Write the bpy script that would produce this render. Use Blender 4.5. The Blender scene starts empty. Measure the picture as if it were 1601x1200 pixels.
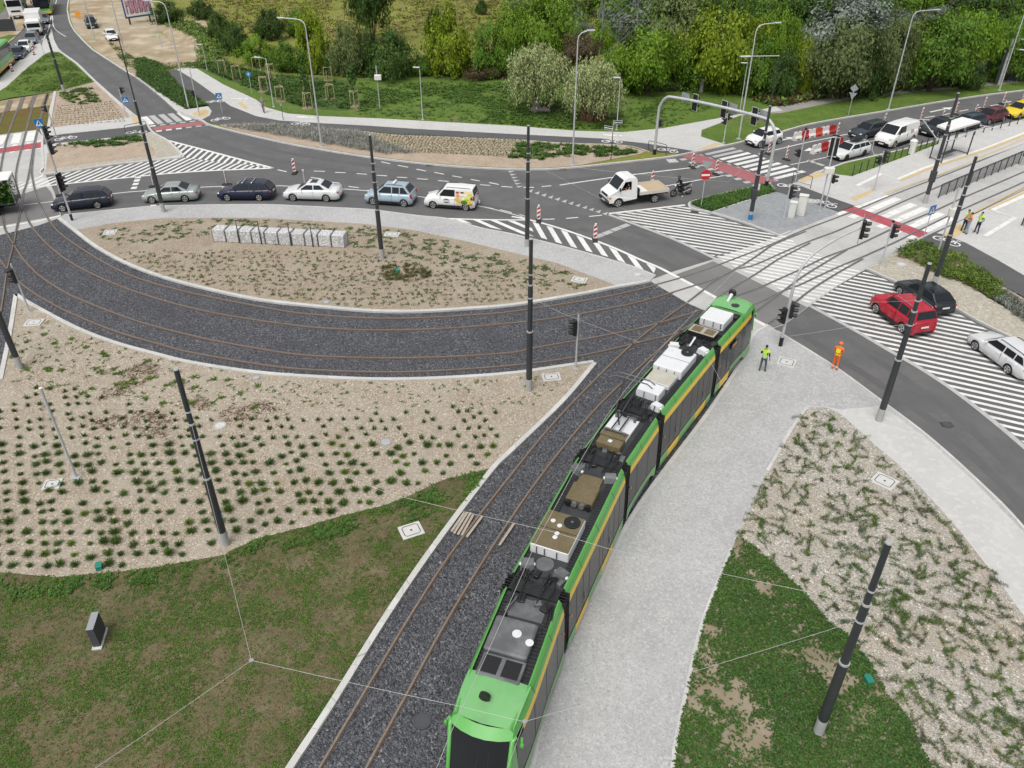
import bpy, bmesh, math, random
from mathutils import Vector, Matrix, noise
from mathutils.geometry import tessellate_polygon
R = random.Random(7)
S = bpy.context.scene
COL = S.collection
rad = math.radians
# ------------------------------------------------------------------ camera, sky, sun, exposure
FPX, PITCH, HCAM = 1237.0, 0.5954, 23.75          # focal length in photo pixels, tilt below the horizon, height in metres
cd = bpy.data.cameras.new('camera'); cam = bpy.data.objects.new('camera', cd); COL.objects.link(cam)
cd.sensor_width = 36.0; cd.lens = 36.0 * FPX / 1601.0; cd.clip_start = 0.5; cd.clip_end = 4000
cam.location = (0, 0, HCAM); cam.rotation_euler = (math.pi / 2 - PITCH, 0, 0)
S.camera = cam
SUN_EL, SUN_AZ = 62.0, 205.0                     # azimuth clockwise from +Y
W = bpy.data.worlds.new('World'); S.world = W; W.use_nodes = True
nt = W.node_tree; bg = nt.nodes['Background']
sky = nt.nodes.new('ShaderNodeTexSky'); sky.sky_type = 'NISHITA'; sky.sun_disc = False
sky.sun_elevation = rad(SUN_EL); sky.sun_rotation = rad(SUN_AZ); sky.dust_density = 4.0; sky.ozone_density = 0.6; sky.air_density = 1.0
hs = nt.nodes.new('ShaderNodeHueSaturation'); hs.inputs['Saturation'].default_value = 0.22   # thin white cloud
nt.links.new(sky.outputs[0], hs.inputs['Color']); nt.links.new(hs.outputs[0], bg.inputs['Color'])
bg.inputs['Strength'].default_value = 0.125
sl = bpy.data.lights.new('sun', 'SUN'); sl.energy = 1.6; sl.angle = rad(36); sl.color = (1.0, 0.97, 0.92)
so = bpy.data.objects.new('sun', sl); COL.objects.link(so)
so.rotation_euler = (rad(90 - SUN_EL), 0, rad(180 - SUN_AZ))
so.location = (0, 0, 60)
S.view_settings.view_transform = 'Standard'; S.view_settings.look = 'None'
S.view_settings.exposure = 0.25; S.view_settings.gamma = 1.0
S.render.engine = 'CYCLES'
S.cycles.use_denoising = True; S.cycles.max_bounces = 5; S.cycles.diffuse_bounces = 3; S.cycles.glossy_bounces = 3
S.cycles.transmission_bounces = 3; S.cycles.transparent_max_bounces = 6; S.cycles.caustics_reflective = False; S.cycles.caustics_refractive = False

# ------------------------------------------------------------------ survey: photograph point -> place on the ground
CP, SP = math.cos(PITCH), math.sin(PITCH)
def G(px, py, z=0.0):
    a = (px - 800.5) / FPX; b = (600 - py) / FPX
    d = Vector((a, CP + SP * b, -SP + CP * b))
    return Vector((0, 0, HCAM)) + d * ((HCAM - z) / -d.z)
def pj(v):
    x, y, z = v[0], v[1], v[2] - HCAM
    w = y * CP - z * SP
    return 800.5 + FPX * x / w, 600 - FPX * (y * SP + z * CP) / w
def hgt(base, ytop, zb=0.1):
    """height of an upright thing standing at photo point base whose top shows at row ytop"""
    g = G(base[0], base[1], zb); lo, hi = 0.0, 60.0
    for _ in range(40):
        m = (lo + hi) / 2
        if pj((g.x, g.y, zb + m))[1] > ytop: lo = m
        else: hi = m
    return lo
def yaw(a, b):
    p, q = G(*a), G(*b); return math.atan2(q.y - p.y, q.x - p.x)
def smooth(P, n=6, closed=False):
    P = [Vector(p) for p in P]; out = []; N = len(P)
    rng = range(N if closed else N - 1)
    for i in rng:
        p0 = P[(i - 1) % N] if (closed or i > 0) else P[0] * 2 - P[1]
        p1, p2 = P[i], P[(i + 1) % N]
        p3 = P[(i + 2) % N] if (closed or i + 2 < N) else P[-1] * 2 - P[-2]
        for k in range(n):
            t = k / n
            out.append(0.5 * ((2 * p1) + (p2 - p0) * t + (2 * p0 - 5 * p1 + 4 * p2 - p3) * t * t + (3 * p1 - p0 - 3 * p2 + p3) * t ** 3))
    if not closed: out.append(P[-1])
    return out
def GL(pts, z=0.0, n=0): 
    w = [G(x, y, z) for x, y in pts]
    return smooth(w, n) if n else w

# ------------------------------------------------------------------ materials
MATS = {}
def mat(name, col, rough=0.6, metal=0.0, spec=0.5, coat=0.0, emit=None, alpha=1.0, trans=0.0):
    if name in MATS: return MATS[name]
    m = bpy.data.materials.new(name); m.use_nodes = True; b = m.node_tree.nodes['Principled BSDF']
    b.inputs['Base Color'].default_value = (*col, 1); b.inputs['Roughness'].default_value = rough
    b.inputs['Metallic'].default_value = metal; b.inputs['Specular IOR Level'].default_value = spec
    b.inputs['Coat Weight'].default_value = coat; b.inputs['Coat Roughness'].default_value = 0.05
    b.inputs['Transmission Weight'].default_value = trans; b.inputs['Alpha'].default_value = alpha
    if emit: b.inputs['Emission Color'].default_value = (*emit[0], 1); b.inputs['Emission Strength'].default_value = emit[1]
    MATS[name] = m; return m
def gmat(name, base, layers=(), rough=0.85, bump=0.0, bscale=40, bdist=0.02, coord='pos', metal=0.0, spec=0.3, vor=False, coat=0.0, stretch=None, island=0.0):
    """ground/surface material: base colour, then layers (kind, scale, colour, lo, hi, strength)
       kind n = soft noise patches, f = fine noise, v = one value per small stone, e = edges between cells"""
    m = bpy.data.materials.new(name); m.use_nodes = True; t = m.node_tree; N = t.nodes; L = t.links
    b = N['Principled BSDF']; b.inputs['Roughness'].default_value = rough; b.inputs['Metallic'].default_value = metal
    b.inputs['Specular IOR Level'].default_value = spec; b.inputs['Coat Weight'].default_value = coat
    if coord == 'pos':
        g = N.new('ShaderNodeNewGeometry'); c = g.outputs['Position']
    else:
        g = N.new('ShaderNodeTexCoord'); c = g.outputs['Object']
    if stretch:
        mp = N.new('ShaderNodeMapping'); mp.inputs['Scale'].default_value = stretch[:3]
        if len(stretch) > 3: mp.inputs['Rotation'].default_value = (0, 0, stretch[3])
        L.new(c, mp.inputs['Vector']); c = mp.outputs['Vector']
    col = N.new('ShaderNodeRGB'); col.outputs[0].default_value = (*base, 1); cur = col.outputs[0]
    for kind, sc, cc, lo, hi, stg in layers:
        if kind in 'nf':
            x = N.new('ShaderNodeTexNoise'); x.inputs['Scale'].default_value = sc; x.inputs['Detail'].default_value = 5 if kind == 'n' else 2
            x.inputs['Roughness'].default_value = 0.6; fac = x.outputs['Fac']
        elif kind == 'v':
            x = N.new('ShaderNodeTexVoronoi'); x.inputs['Scale'].default_value = sc
            sp = N.new('ShaderNodeSeparateColor'); L.new(x.outputs['Color'], sp.inputs[0]); fac = sp.outputs[0]
        elif kind == 'w':
            x = N.new('ShaderNodeTexVoronoi'); x.inputs['Scale'].default_value = sc
            sp = N.new('ShaderNodeSeparateColor'); L.new(x.outputs['Color'], sp.inputs[0]); fac = sp.outputs[1]
        else:
            x = N.new('ShaderNodeTexVoronoi'); x.feature = 'DISTANCE_TO_EDGE'; x.inputs['Scale'].default_value = sc; fac = x.outputs['Distance']
        L.new(c, x.inputs['Vector'])
        mr = N.new('ShaderNodeMapRange'); mr.inputs['From Min'].default_value = lo; mr.inputs['From Max'].default_value = hi
        mr.inputs['To Min'].default_value = 0; mr.inputs['To Max'].default_value = stg
        L.new(fac, mr.inputs['Value'])
        mx = N.new('ShaderNodeMix'); mx.data_type = 'RGBA'; mx.inputs[7].default_value = (*cc, 1)
        L.new(mr.outputs[0], mx.inputs[0]); L.new(cur, mx.inputs[6]); cur = mx.outputs[2]
    if island:
        gi = N.new('ShaderNodeNewGeometry'); oi = N.new('ShaderNodeObjectInfo')
        ad = N.new('ShaderNodeMath'); ad.operation = 'ADD'
        mo = N.new('ShaderNodeMath'); mo.operation = 'MULTIPLY'; mo.inputs[1].default_value = 0.35
        L.new(oi.outputs['Random'], mo.inputs[0]); L.new(gi.outputs['Random Per Island'], ad.inputs[0]); L.new(mo.outputs[0], ad.inputs[1])
        mr = N.new('ShaderNodeMapRange'); mr.inputs['From Max'].default_value = 1.35
        mr.inputs['To Min'].default_value = 1 - island; mr.inputs['To Max'].default_value = 1 + island
        L.new(ad.outputs[0], mr.inputs['Value'])
        hv = N.new('ShaderNodeHueSaturation'); L.new(mr.outputs[0], hv.inputs['Value']); L.new(cur, hv.inputs['Color'])
        mh = N.new('ShaderNodeMapRange'); mh.inputs['To Min'].default_value = 0.485; mh.inputs['To Max'].default_value = 0.515
        L.new(gi.outputs['Random Per Island'], mh.inputs['Value']); L.new(mh.outputs[0], hv.inputs['Hue'])
        cur = hv.outputs[0]
    L.new(cur, b.inputs['Base Color'])
    if bump:
        x = N.new('ShaderNodeTexVoronoi' if vor else 'ShaderNodeTexNoise'); x.inputs['Scale'].default_value = bscale; L.new(c, x.inputs['Vector'])
        bp = N.new('ShaderNodeBump'); bp.inputs['Strength'].default_value = bump; bp.inputs['Distance'].default_value = bdist
        if vor: bp.invert = True
        L.new(x.outputs['Distance' if vor else 'Fac'], bp.inputs['Height']); L.new(bp.outputs[0], b.inputs['Normal'])
    MATS[name] = m; return m
def leafmat(name, col, var=0.35, rough=0.6, trans=0.25, tint=None):
    m = gmat(name, col, [('n', 0.35, tint or tuple(c * 1.5 for c in col), 0.42, 0.68, 0.7)], rough=rough, island=var, spec=0.25)
    t = m.node_tree; b = t.nodes['Principled BSDF']; out = [n for n in t.nodes if n.type == 'OUTPUT_MATERIAL'][0]
    tr = t.nodes.new('ShaderNodeBsdfTranslucent'); src = b.inputs['Base Color'].links[0].from_socket; t.links.new(src, tr.inputs['Color'])
    ms = t.nodes.new('ShaderNodeMixShader'); ms.inputs[0].default_value = trans
    t.links.new(b.outputs[0], ms.inputs[1]); t.links.new(tr.outputs[0], ms.inputs[2]); t.links.new(ms.outputs[0], out.inputs['Surface'])
    return m

# ------------------------------------------------------------------ mesh builder
class MB:
    def __init__(s): s.v = []; s.f = []; s.m = []; s.mats = []; s.sm = []
    def mi(s, m):
        if m not in s.mats: s.mats.append(m)
        return s.mats.index(m)
    def add(s, vs, fs, m, sm=False):
        o = len(s.v); i = s.mi(m)
        s.v.extend([tuple(x) for x in vs]); s.f.extend([tuple(o + k for k in f) for f in fs]); s.m.extend([i] * len(fs)); s.sm.extend([sm] * len(fs))
    def box(s, c, d, m, rz=0.0, M=None, taper=1.0, bev=0.0):
        x, y, z = d[0] / 2, d[1] / 2, d[2] / 2
        if bev:
            b = min(bev, x * .9, y * .9, z * .9); V = []
            ring = lambda X, Y, Z: [(X - b, -Y, Z), (X, -Y + b, Z), (X, Y - b, Z), (X - b, Y, Z), (-X + b, Y, Z), (-X, Y - b, Z), (-X, -Y + b, Z), (-X + b, -Y, Z)]
            lv = [ring(x - b, y - b, -z), ring(x, y, -z + b), ring(x * taper, y * taper, z - b), ring(x * taper - b, y * taper - b, z)]
            for l in lv: V += l
            F = [tuple(range(7, -1, -1)), tuple(range(24, 32))]
            for k in range(3):
                for i in range(8): F.append((k * 8 + i, k * 8 + (i + 1) % 8, k * 8 + 8 + (i + 1) % 8, k * 8 + 8 + i))
        else:
            V = [(-x, -y, -z), (x, -y, -z), (x, y, -z), (-x, y, -z), (-x * taper, -y * taper, z), (x * taper, -y * taper, z), (x * taper, y * taper, z), (-x * taper, y * taper, z)]
            F = [(3, 2, 1, 0), (4, 5, 6, 7), (0, 1, 5, 4), (1, 2, 6, 5), (2, 3, 7, 6), (3, 0, 4, 7)]
        T = Matrix.Translation(Vector(c)) @ Matrix.Rotation(rz, 4, 'Z')
        if M: T = Matrix.Translation(Vector(c)) @ M
        s.add([T @ Vector(p) for p in V], F, m); return s
    def tube(s, P, r, m, n=8, cap=True, sm=True):
        P = [Vector(p) for p in P]; k = len(P); rs = r if isinstance(r, (list, tuple)) else [r] * k
        V = []; F = []; ref = None
        for i, p in enumerate(P):
            t = (P[min(i + 1, k - 1)] - P[max(i - 1, 0)]).normalized()
            if ref is None: ref = Vector((1, 0, 0)) if abs(t.x) < .9 else Vector((0, 1, 0))
            u = (ref - t * ref.dot(t)).normalized(); w = t.cross(u); ref = u
            for a in range(n):
                an = 2 * math.pi * a / n; V.append(p + (u * math.cos(an) + w * math.sin(an)) * rs[i])
        for i in range(k - 1):
            for a in range(n): F.append((i * n + a, i * n + (a + 1) % n, (i + 1) * n + (a + 1) % n, (i + 1) * n + a))
        s.add(V, F, m, sm)
        if cap: s.add(V[:n], [tuple(range(n - 1, -1, -1))], m); s.add(V[-n:], [tuple(range(n))], m)
        return s
    def cyl(s, c, r, h, m, n=16, axis='Z', r2=None):
        c = Vector(c); d = {'X': Vector((1, 0, 0)), 'Y': Vector((0, 1, 0)), 'Z': Vector((0, 0, 1))}[axis]
        return s.tube([c - d * h / 2, c + d * h / 2], [r, r if r2 is None else r2], m, n)
    def ball(s, c, r, m, nu=12, nv=8, sc=(1, 1, 1)):
        V = []; F = []
        for j in range(nv + 1):
            th = math.pi * j / nv
            for i in range(nu):
                ph = 2 * math.pi * i / nu
                V.append((c[0] + r * sc[0] * math.sin(th) * math.cos(ph), c[1] + r * sc[1] * math.sin(th) * math.sin(ph), c[2] + r * sc[2] * math.cos(th)))
        for j in range(nv):
            for i in range(nu):
                a, b = j * nu + i, j * nu + (i + 1) % nu
                F.append((a, a + nu, b + nu, b))
        s.add(V, F, m, True); return s
    def prism(s, pts, z0, z1, m, side=None):
        """flat polygon pts (x, y) with vertical sides"""
        n = len(pts); ar = sum(pts[i][0] * pts[(i + 1) % n][1] - pts[(i + 1) % n][0] * pts[i][1] for i in range(n))
        if ar < 0: pts = pts[::-1]
        V = [Vector((p[0], p[1], z1)) for p in pts]
        tri = tessellate_polygon([[Vector((p[0], p[1], 0)) for p in pts]])
        T = []
        for t in tri:
            a, b, c = (V[k] for k in t)
            cr = (b - a).cross(c - a).z
            if abs(cr) < 1e-9: continue
            T.append(tuple(t) if cr > 0 else tuple(t[::-1]))
        s.add(V, T, m)
        if z0 is not None:
            s.add([Vector((p[0], p[1], z0)) for p in pts] + V, [(i, (i + 1) % n, n + (i + 1) % n, n + i) for i in range(n)], side or m)
        return s
    def ribbon(s, P, w, z0, z1, m, off=0.0):
        """strip of width w along path P (x, y); off moves it to the left"""
        P = [Vector((p[0], p[1], 0)) for p in P]; n = len(P); A = []; B = []
        for i in range(n):
            t = (P[min(i + 1, n - 1)] - P[max(i - 1, 0)]).normalized(); q = Vector((-t.y, t.x, 0))
            A.append(P[i] + q * (off + w / 2)); B.append(P[i] + q * (off - w / 2))
        zt = Vector((0, 0, z1))
        V = [a + zt for a in A] + [b + zt for b in B]
        F = [(n + i, n + i + 1, i + 1, i) for i in range(n - 1)]
        s.add(V, F, m)
        if z0 is not None:
            zb = Vector((0, 0, z0))
            V2 = [a + zb for a in A] + [b + zb for b in B]
            VV = V + V2
            F2 = []
            for i in range(n - 1):
                F2.append((i, i + 1, 2 * n + i + 1, 2 * n + i)); F2.append((n + i + 1, n + i, 3 * n + i, 3 * n + i + 1))
            F2 += [(0, 2 * n, 3 * n, n), (n - 1, 2 * n - 1, 4 * n - 1, 3 * n - 1)]
            s.add(VV, F2, m)
        return s
    def quad(s, a, b, c, d, m): s.add([a, b, c, d], [(0, 1, 2, 3)], m); return s
    def mesh(s, name):
        me = bpy.data.meshes.new(name); me.from_pydata(s.v, [], s.f)
        for m in s.mats: me.materials.append(m)
        me.polygons.foreach_set('material_index', s.m); me.polygons.foreach_set('use_smooth', s.sm)
        me.update(); return me
    def build(s, name, parent=None, label=None):
        o = bpy.data.objects.new(name, s.mesh(name)); COL.objects.link(o)
        if parent: o.parent = parent
        if label: o['label'] = label
        return o
def tag(o, label=None, cat=None, group=None, kind=None):
    if label: o['label'] = label
    if cat: o['category'] = cat
    if group: o['group'] = group
    if kind: o['kind'] = kind
    return o
def thing(name, label, cat, loc=(0, 0, 0), rz=0.0, group=None):
    o = bpy.data.objects.new(name, None); COL.objects.link(o); o.empty_display_size = 0.3
    o.location = loc; o.rotation_euler = (0, 0, rz); return tag(o, label, cat, group)
def dup(root, loc, rz=None, label=None, group=None, sc=None):
    r = root.copy(); COL.objects.link(r); r.location = loc
    if rz is not None: r.rotation_euler = (0, 0, rz)
    if sc is not None: r.scale = (sc, sc, sc) if not isinstance(sc, tuple) else sc
    if label: r['label'] = label
    if group: r['group'] = group
    for ch in list(root.children):
        c = ch.copy(); COL.objects.link(c); c.parent = r
        for g in list(ch.children):
            d = g.copy(); COL.objects.link(d); d.parent = c
    return r
def struct(mb, name): return tag(mb.build(name), kind='structure')
def inpoly(x, y, P):
    c = False; j = len(P) - 1
    for i in range(len(P)):
        xi, yi, xj, yj = P[i][0], P[i][1], P[j][0], P[j][1]
        if (yi > y) != (yj > y) and x < (xj - xi) * (y - yi) / (yj - yi) + xi: c = not c
        j = i
    return c
def clip(P, n, d, keep):
    """part of polygon P with n.p <= d (keep<0) or >= d"""
    out = []; s = 1 if keep > 0 else -1
    for i in range(len(P)):
        a, b = P[i], P[(i + 1) % len(P)]; fa = s * (a[0] * n[0] + a[1] * n[1] - d); fb = s * (b[0] * n[0] + b[1] * n[1] - d)
        if fa >= 0: out.append(a)
        if (fa >= 0) != (fb >= 0):
            t = fa / (fa - fb); out.append((a[0] + (b[0] - a[0]) * t, a[1] + (b[1] - a[1]) * t))
    return out
def hatch(mb, poly, a, b, period, width, z, m, phase=0.0):
    """painted bars parallel to a->b across polygon poly"""
    d = (b - a); d = Vector((d.x, d.y)).normalized(); n = (-d.y, d.x)
    P = [(p[0], p[1]) for p in poly]; v = [p[0] * n[0] + p[1] * n[1] for p in P]
    k0 = a.x * n[0] + a.y * n[1] + phase
    i = math.floor((min(v) - k0) / period)
    while k0 + i * period < max(v):
        lo = k0 + i * period; q = clip(clip(P, n, lo, 1), n, lo + width, -1); i += 1
        if len(q) >= 3:
            ar = abs(sum(q[k][0] * q[(k + 1) % len(q)][1] - q[(k + 1) % len(q)][0] * q[k][1] for k in range(len(q)))) / 2
            if ar > 0.02: mb.prism(q, None, z, m)
# ------------------------------------------------------------------ surfaces
M_ASPH = gmat('asphalt', (.112, .112, .113), [('n', .35, (.148, .147, .145), .42, .66, .7), ('n', 2.2, (.09, .09, .092), .5, .72, .45), ('f', 60, (.22, .19, .19), .55, .75, .5), ('f', 90, (.04, .04, .04), .56, .72, .4)], rough=.85, bump=.15, bscale=90)
M_ASPL = gmat('pale_asphalt', (.165, .162, .158), [('n', .3, (.22, .215, .21), .4, .7, .8), ('f', 50, (.26, .26, .26), .55, .75, .5), ('f', 80, (.10, .10, .10), .56, .72, .4)], rough=.88)
M_CYCL = gmat('cycle_path_asphalt', (.092, .092, .094), [('n', .6, (.115, .115, .115), .4, .7, .6), ('f', 60, (.15, .15, .15), .55, .75, .5)], rough=.85)
M_CONC = gmat('track_concrete', (.46, .455, .44), [('n', .25, (.33, .325, .315), .45, .72, .8), ('n', 2.5, (.53, .53, .52), .5, .75, .5), ('f', 40, (.36, .36, .36), .55, .8, .4)], rough=.8)
M_PAVE = gmat('pale_paving', (.50, .495, .48), [('n', .5, (.44, .435, .42), .42, .68, .7), ('v', 5, (.58, .575, .56), .6, .95, .5), ('f', 30, (.40, .40, .39), .52, .75, .5)], rough=.82, bump=.1, bscale=30)
M_SETT = gmat('grey_setts', (.44, .44, .44), [('n', .22, (.36, .36, .36), .42, .62, .85), ('n', 1.4, (.49, .49, .485), .5, .72, .6), ('n', .7, (.33, .33, .325), .60, .70, .6), ('v', 11, (.33, .33, .33), .5, 1.0, .6), ('w', 11, (.56, .56, .555), .6, 1.0, .55), ('f', 26, (.22, .22, .22), .53, .70, .75), ('f', 7, (.36, .36, .355), .55, .75, .5)], rough=.85, bump=.35, bscale=15, vor=True)
M_BLUE = gmat('blue_grey_setts', (.26, .275, .29), [('v', 6, (.36, .37, .38), .55, 1, .5), ('w', 6, (.19, .205, .225), .6, 1, .5), ('n', .6, (.33, .335, .34), .45, .7, .6)], rough=.8, stretch=(1, 1, 1, .5))
M_KERB = gmat('kerb_stone', (.50, .495, .475), [('v', 1.1, (.58, .575, .555), .35, 1, .9), ('e', 1.1, (.22, .22, .21), .012, .0, .8), ('n', 1.2, (.47, .465, .44), .45, .7, .7), ('f', 25, (.48, .48, .47), .5, .8, .4)], rough=.8)
M_BALL = gmat('ballast', (.088, .092, .103), [('v', 17, (.20, .205, .22), .3, .95, .9), ('w', 17, (.022, .023, .028), .4, .9, .9), ('w', 14, (.36, .36, .37), .955, .99, .7), ('n', .4, (.055, .056, .066), .45, .7, .5)], rough=.75, bump=1.0, bscale=17, bdist=.06, vor=True)
M_CHIP = gmat('wood_chip_gravel', (.375, .318, .242), [('v', 20, (.53, .47, .385), .3, 1, .85), ('w', 20, (.17, .13, .09), .55, 1, .85), ('n', .35, (.42, .375, .31), .42, .66, .7), ('n', .9, (.31, .245, .175), .52, .72, .6), ('w', 15, (.70, .63, .55), .92, .98, .7)], rough=.9, bump=.8, bscale=20, bdist=.05, vor=True)
M_CHIP2 = gmat('pale_gravel', (.385, .365, .325), [('v', 19, (.55, .53, .49), .3, 1, .85), ('w', 19, (.19, .16, .12), .55, 1, .85), ('n', .3, (.36, .31, .245), .45, .68, .7), ('w', 14, (.75, .72, .66), .9, .98, .7)], rough=.9, bump=.8, bscale=19, bdist=.05, vor=True)
M_CHIPD = gmat('brown_gravel', (.345, .275, .205), [('v', 14, (.47, .40, .32), .3, 1, .8), ('w', 14, (.22, .15, .10), .6, 1, .7), ('n', .5, (.44, .36, .28), .42, .66, .7)], rough=.9, bump=.5, bscale=14, vor=True)
M_COBB = gmat('beige_cobbles', (.42, .39, .32), [('v', 7, (.56, .53, .46), .4, 1, .8), ('w', 7, (.30, .27, .21), .5, 1, .6), ('e', 7, (.22, .20, .16), .10, 0, .6)], rough=.85, bump=.6, bscale=7, bdist=.05, vor=True)
M_LAWN = gmat('lawn', (.085, .150, .022), [('n', .5, (.125, .190, .030), .40, .66, .8), ('n', 2.5, (.040, .072, .014), .5, .7, .7), ('f', 14, (.13, .18, .045), .5, .75, .5), ('n', .22, (.19, .16, .075), .60, .70, .75)], rough=.9, bump=.6, bscale=16, bdist=.08)
M_LAWND = gmat('dark_lawn', (.055, .100, .024), [('n', 1.2, (.085, .145, .032), .4, .66, .8), ('f', 10, (.025, .05, .014), .5, .7, .7), ('n', .3, (.085, .135, .025), .52, .7, .6)], rough=.9, bump=.8, bscale=10, bdist=.12)
M_DRY = gmat('worn_turf', (.150, .115, .066), [('n', .8, (.26, .205, .145), .52, .66, .85), ('n', .35, (.085, .062, .036), .52, .68, .7), ('n', 1.6, (.082, .098, .028), .46, .62, .75), ('n', .25, (.085, .075, .035), .45, .65, .6), ('n', 5, (.06, .075, .022), .46, .62, .7), ('f', 30, (.24, .20, .135), .52, .72, .65), ('f', 16, (.045, .055, .02), .52, .70, .7)], rough=.95, bump=.5, bscale=20, bdist=.05)
M_SOIL = gmat('sandy_soil', (.25, .205, .145), [('n', 1.6, (.11, .115, .045), .5, .66, .8), ('n', .8, (.33, .28, .21), .42, .66, .8), ('f', 20, (.20, .16, .11), .52, .74, .6)], rough=.95)
M_SAND = gmat('sandy_lot', (.36, .30, .215), [('n', .07, (.28, .205, .115), .45, .6, .85), ('n', .35, (.54, .47, .36), .48, .66, .8), ('n', .16, (.17, .19, .055), .58, .66, .8), ('n', 1.4, (.27, .20, .13), .55, .72, .6), ('f', 9, (.50, .43, .33), .52, .75, .5)], rough=.95, bump=.4, bscale=3, bdist=.1)
M_MEAD = gmat('meadow', (.195, .205, .042), [('n', .05, (.14, .17, .026), .42, .62, .85), ('n', .3, (.255, .24, .065), .45, .66, .8), ('n', 1.2, (.09, .105, .022), .52, .72, .7), ('f', 5, (.29, .25, .10), .55, .75, .5)], rough=.95, bump=.8, bscale=3, bdist=.3)
M_PATH = gmat('old_path', (.26, .25, .235), [('n', .6, (.33, .315, .29), .42, .66, .7), ('f', 30, (.18, .17, .16), .52, .75, .5)], rough=.9)
M_SEDUM = gmat('sedum_track', (.115, .105, .022), [('n', .5, (.145, .072, .026), .47, .6, .85), ('f', 9, (.17, .16, .04), .5, .75, .6), ('n', 2, (.07, .075, .018), .5, .7, .6)], rough=.95, bump=.6, bscale=12)
M_WHITE = gmat('road_paint', (.72, .72, .70), [('n', .6, (.58, .58, .57), .48, .68, .7), ('n', 2.5, (.46, .46, .455), .52, .75, .65), ('f', 45, (.40, .40, .40), .60, .8, .5)], rough=.7)
M_WHITEW = gmat('worn_road_paint', (.44, .44, .43), [('n', 2.5, (.34, .34, .335), .45, .7, .7), ('f', 45, (.22, .22, .22), .55, .8, .5)], rough=.75)
M_RED = gmat('red_cycle_paint', (.37, .075, .095), [('n', 1.5, (.44, .14, .15), .45, .7, .6), ('f', 40, (.30, .10, .11), .5, .8, .5)], rough=.8)
M_REDW = gmat('worn_red_paint', (.36, .13, .14), [('n', 1.2, (.27, .12, .125), .45, .7, .6), ('f', 40, (.24, .13, .13), .5, .8, .5)], rough=.8)
M_YTAC = gmat('tactile_paving', (.52, .40, .21), [('n', 3, (.58, .47, .28), .4, .7, .7)], rough=.8)
M_RAILH = gmat('rail_head', (.24, .205, .18), [('n', .6, (.25, .17, .115), .45, .65, .8), ('f', 12, (.42, .37, .33), .5, .75, .5)], rough=.5, metal=.4)
M_RAILR = gmat('rusty_rail', (.125, .082, .055), [('n', .7, (.17, .11, .07), .42, .66, .8), ('f', 14, (.12, .06, .035), .5, .75, .6)], rough=.8)
M_GROOV = mat('rail_groove', (.05, .045, .045), .7)
M_STEEL = gmat('embedded_rail', (.27, .265, .26), [('n', .6, (.36, .355, .35), .42, .68, .8)], rough=.45, metal=.5)

def flat(name, pts, m, z, n=0, closed=True):
    mb = MB(); w = [G(x, y, z) for x, y in pts]
    if n: w = smooth(w, n, True)
    mb.prism([(p.x, p.y) for p in w], None, z, m); return struct(mb, name)
def slabs(name, pts, m, z=.10, z0=-.05, side=None):
    mb = MB(); mb.prism([tuple(G(x, y, z).xy) for x, y in pts], z0, z, m, side or M_KERB); return struct(mb, name)
def kerbs(name, lines, w=.16, z=.125, off=0.0, z0=-.05, n=5, mt=None):
    mb = MB()
    for l in lines: mb.ribbon(smooth([G(x, y, z) for x, y in l], n), w, z0, z, mt or M_KERB, off)
    return struct(mb, name)

# ---- terrain and asphalt
mb = MB(); mb.prism([(-1500, -300), (1500, -300), (1500, 2500), (-1500, 2500)], None, -.12, M_MEAD); struct(mb, 'terrain')
mb = MB(); mb.prism([(-170, -15), (150, -15), (150, 240), (-170, 240)], None, 0.0, M_ASPH); struct(mb, 'road')

# ---- north side: one raised verge with kerb, then what lies on it
KN = [(122, -60), (107, 0), (107, 25), (113, 42), (125, 57), (140, 72), (150, 80), (200, 112), (215, 121), (250, 148), (277, 172), (290, 180), (315, 187), (325, 193), (350, 200), (400, 212), (450, 223), (500, 232), (575, 244), (650, 253), (725, 259.5), (800, 263), (850, 263), (900, 260), (975, 252), (1045, 244), (1087, 236), (1135, 226), (1170, 218), (1221, 205), (1275, 191), (1387, 172), (1495, 154), (1601, 140), (1800, 118), (2100, 90)]
w = [tuple(G(x, y, .1).xy) for x, y in KN] + [(420, 240), (420, 420), (-60, 420)]
mb = MB(); mb.prism(w, -.05, .10, M_MEAD, M_KERB); struct(mb, 'north_verge')
kerbs('north_kerb', [KN], w=.2, z=.13, off=-.0)
SANDP = [(124, -60), (109, 0), (109, 25), (115, 42), (127, 57), (142, 71), (152, 80), (202, 112), (217, 121), (226, 110), (255, 112), (275, 109), (300, 101), (345, 106), (352, 92), (325, 66), (310, 40), (262, 32), (245, 20), (230, -20), (215, -60)]
flat('sand_lot', SANDP, M_SAND, .104)
M_FURR = gmat('ploughed_sand', (.36, .285, .185), [('n', .9, (.46, .38, .27), .42, .60, .9), ('f', 1.6, (.22, .165, .10), .50, .66, .8)], rough=.95, bump=.8, bscale=1.2, bdist=.2, stretch=(1.6, .25, 1, .3))
flat('ploughed_sand', [(256, 42), (285, 30), (318, 30), (326, 52), (318, 68), (290, 70), (262, 62)], M_FURR, .106, 3)
GRASSN = [(300, 101), (330, 96), (352, 93), (400, 112), (460, 118), (520, 120), (560, 121), (640, 118), (720, 122), (800, 124), (870, 128), (960, 140), (1040, 145), (1130, 140), (1180, 155), (1215, 165), (1172, 176), (1125, 185), (1037, 201), (975, 207), (900, 205), (800, 197), (687, 191), (600, 186), (500, 182), (450, 178), (415, 168), (400, 156), (350, 133)]
flat('north_grass', GRASSN, M_LAWN, .108)
flat('weedy_grass', [(310, 104), (352, 97), (420, 116), (500, 122), (548, 128), (560, 150), (545, 172), (470, 166), (420, 148), (372, 130)], M_LAWND, .112, 3)
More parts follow.
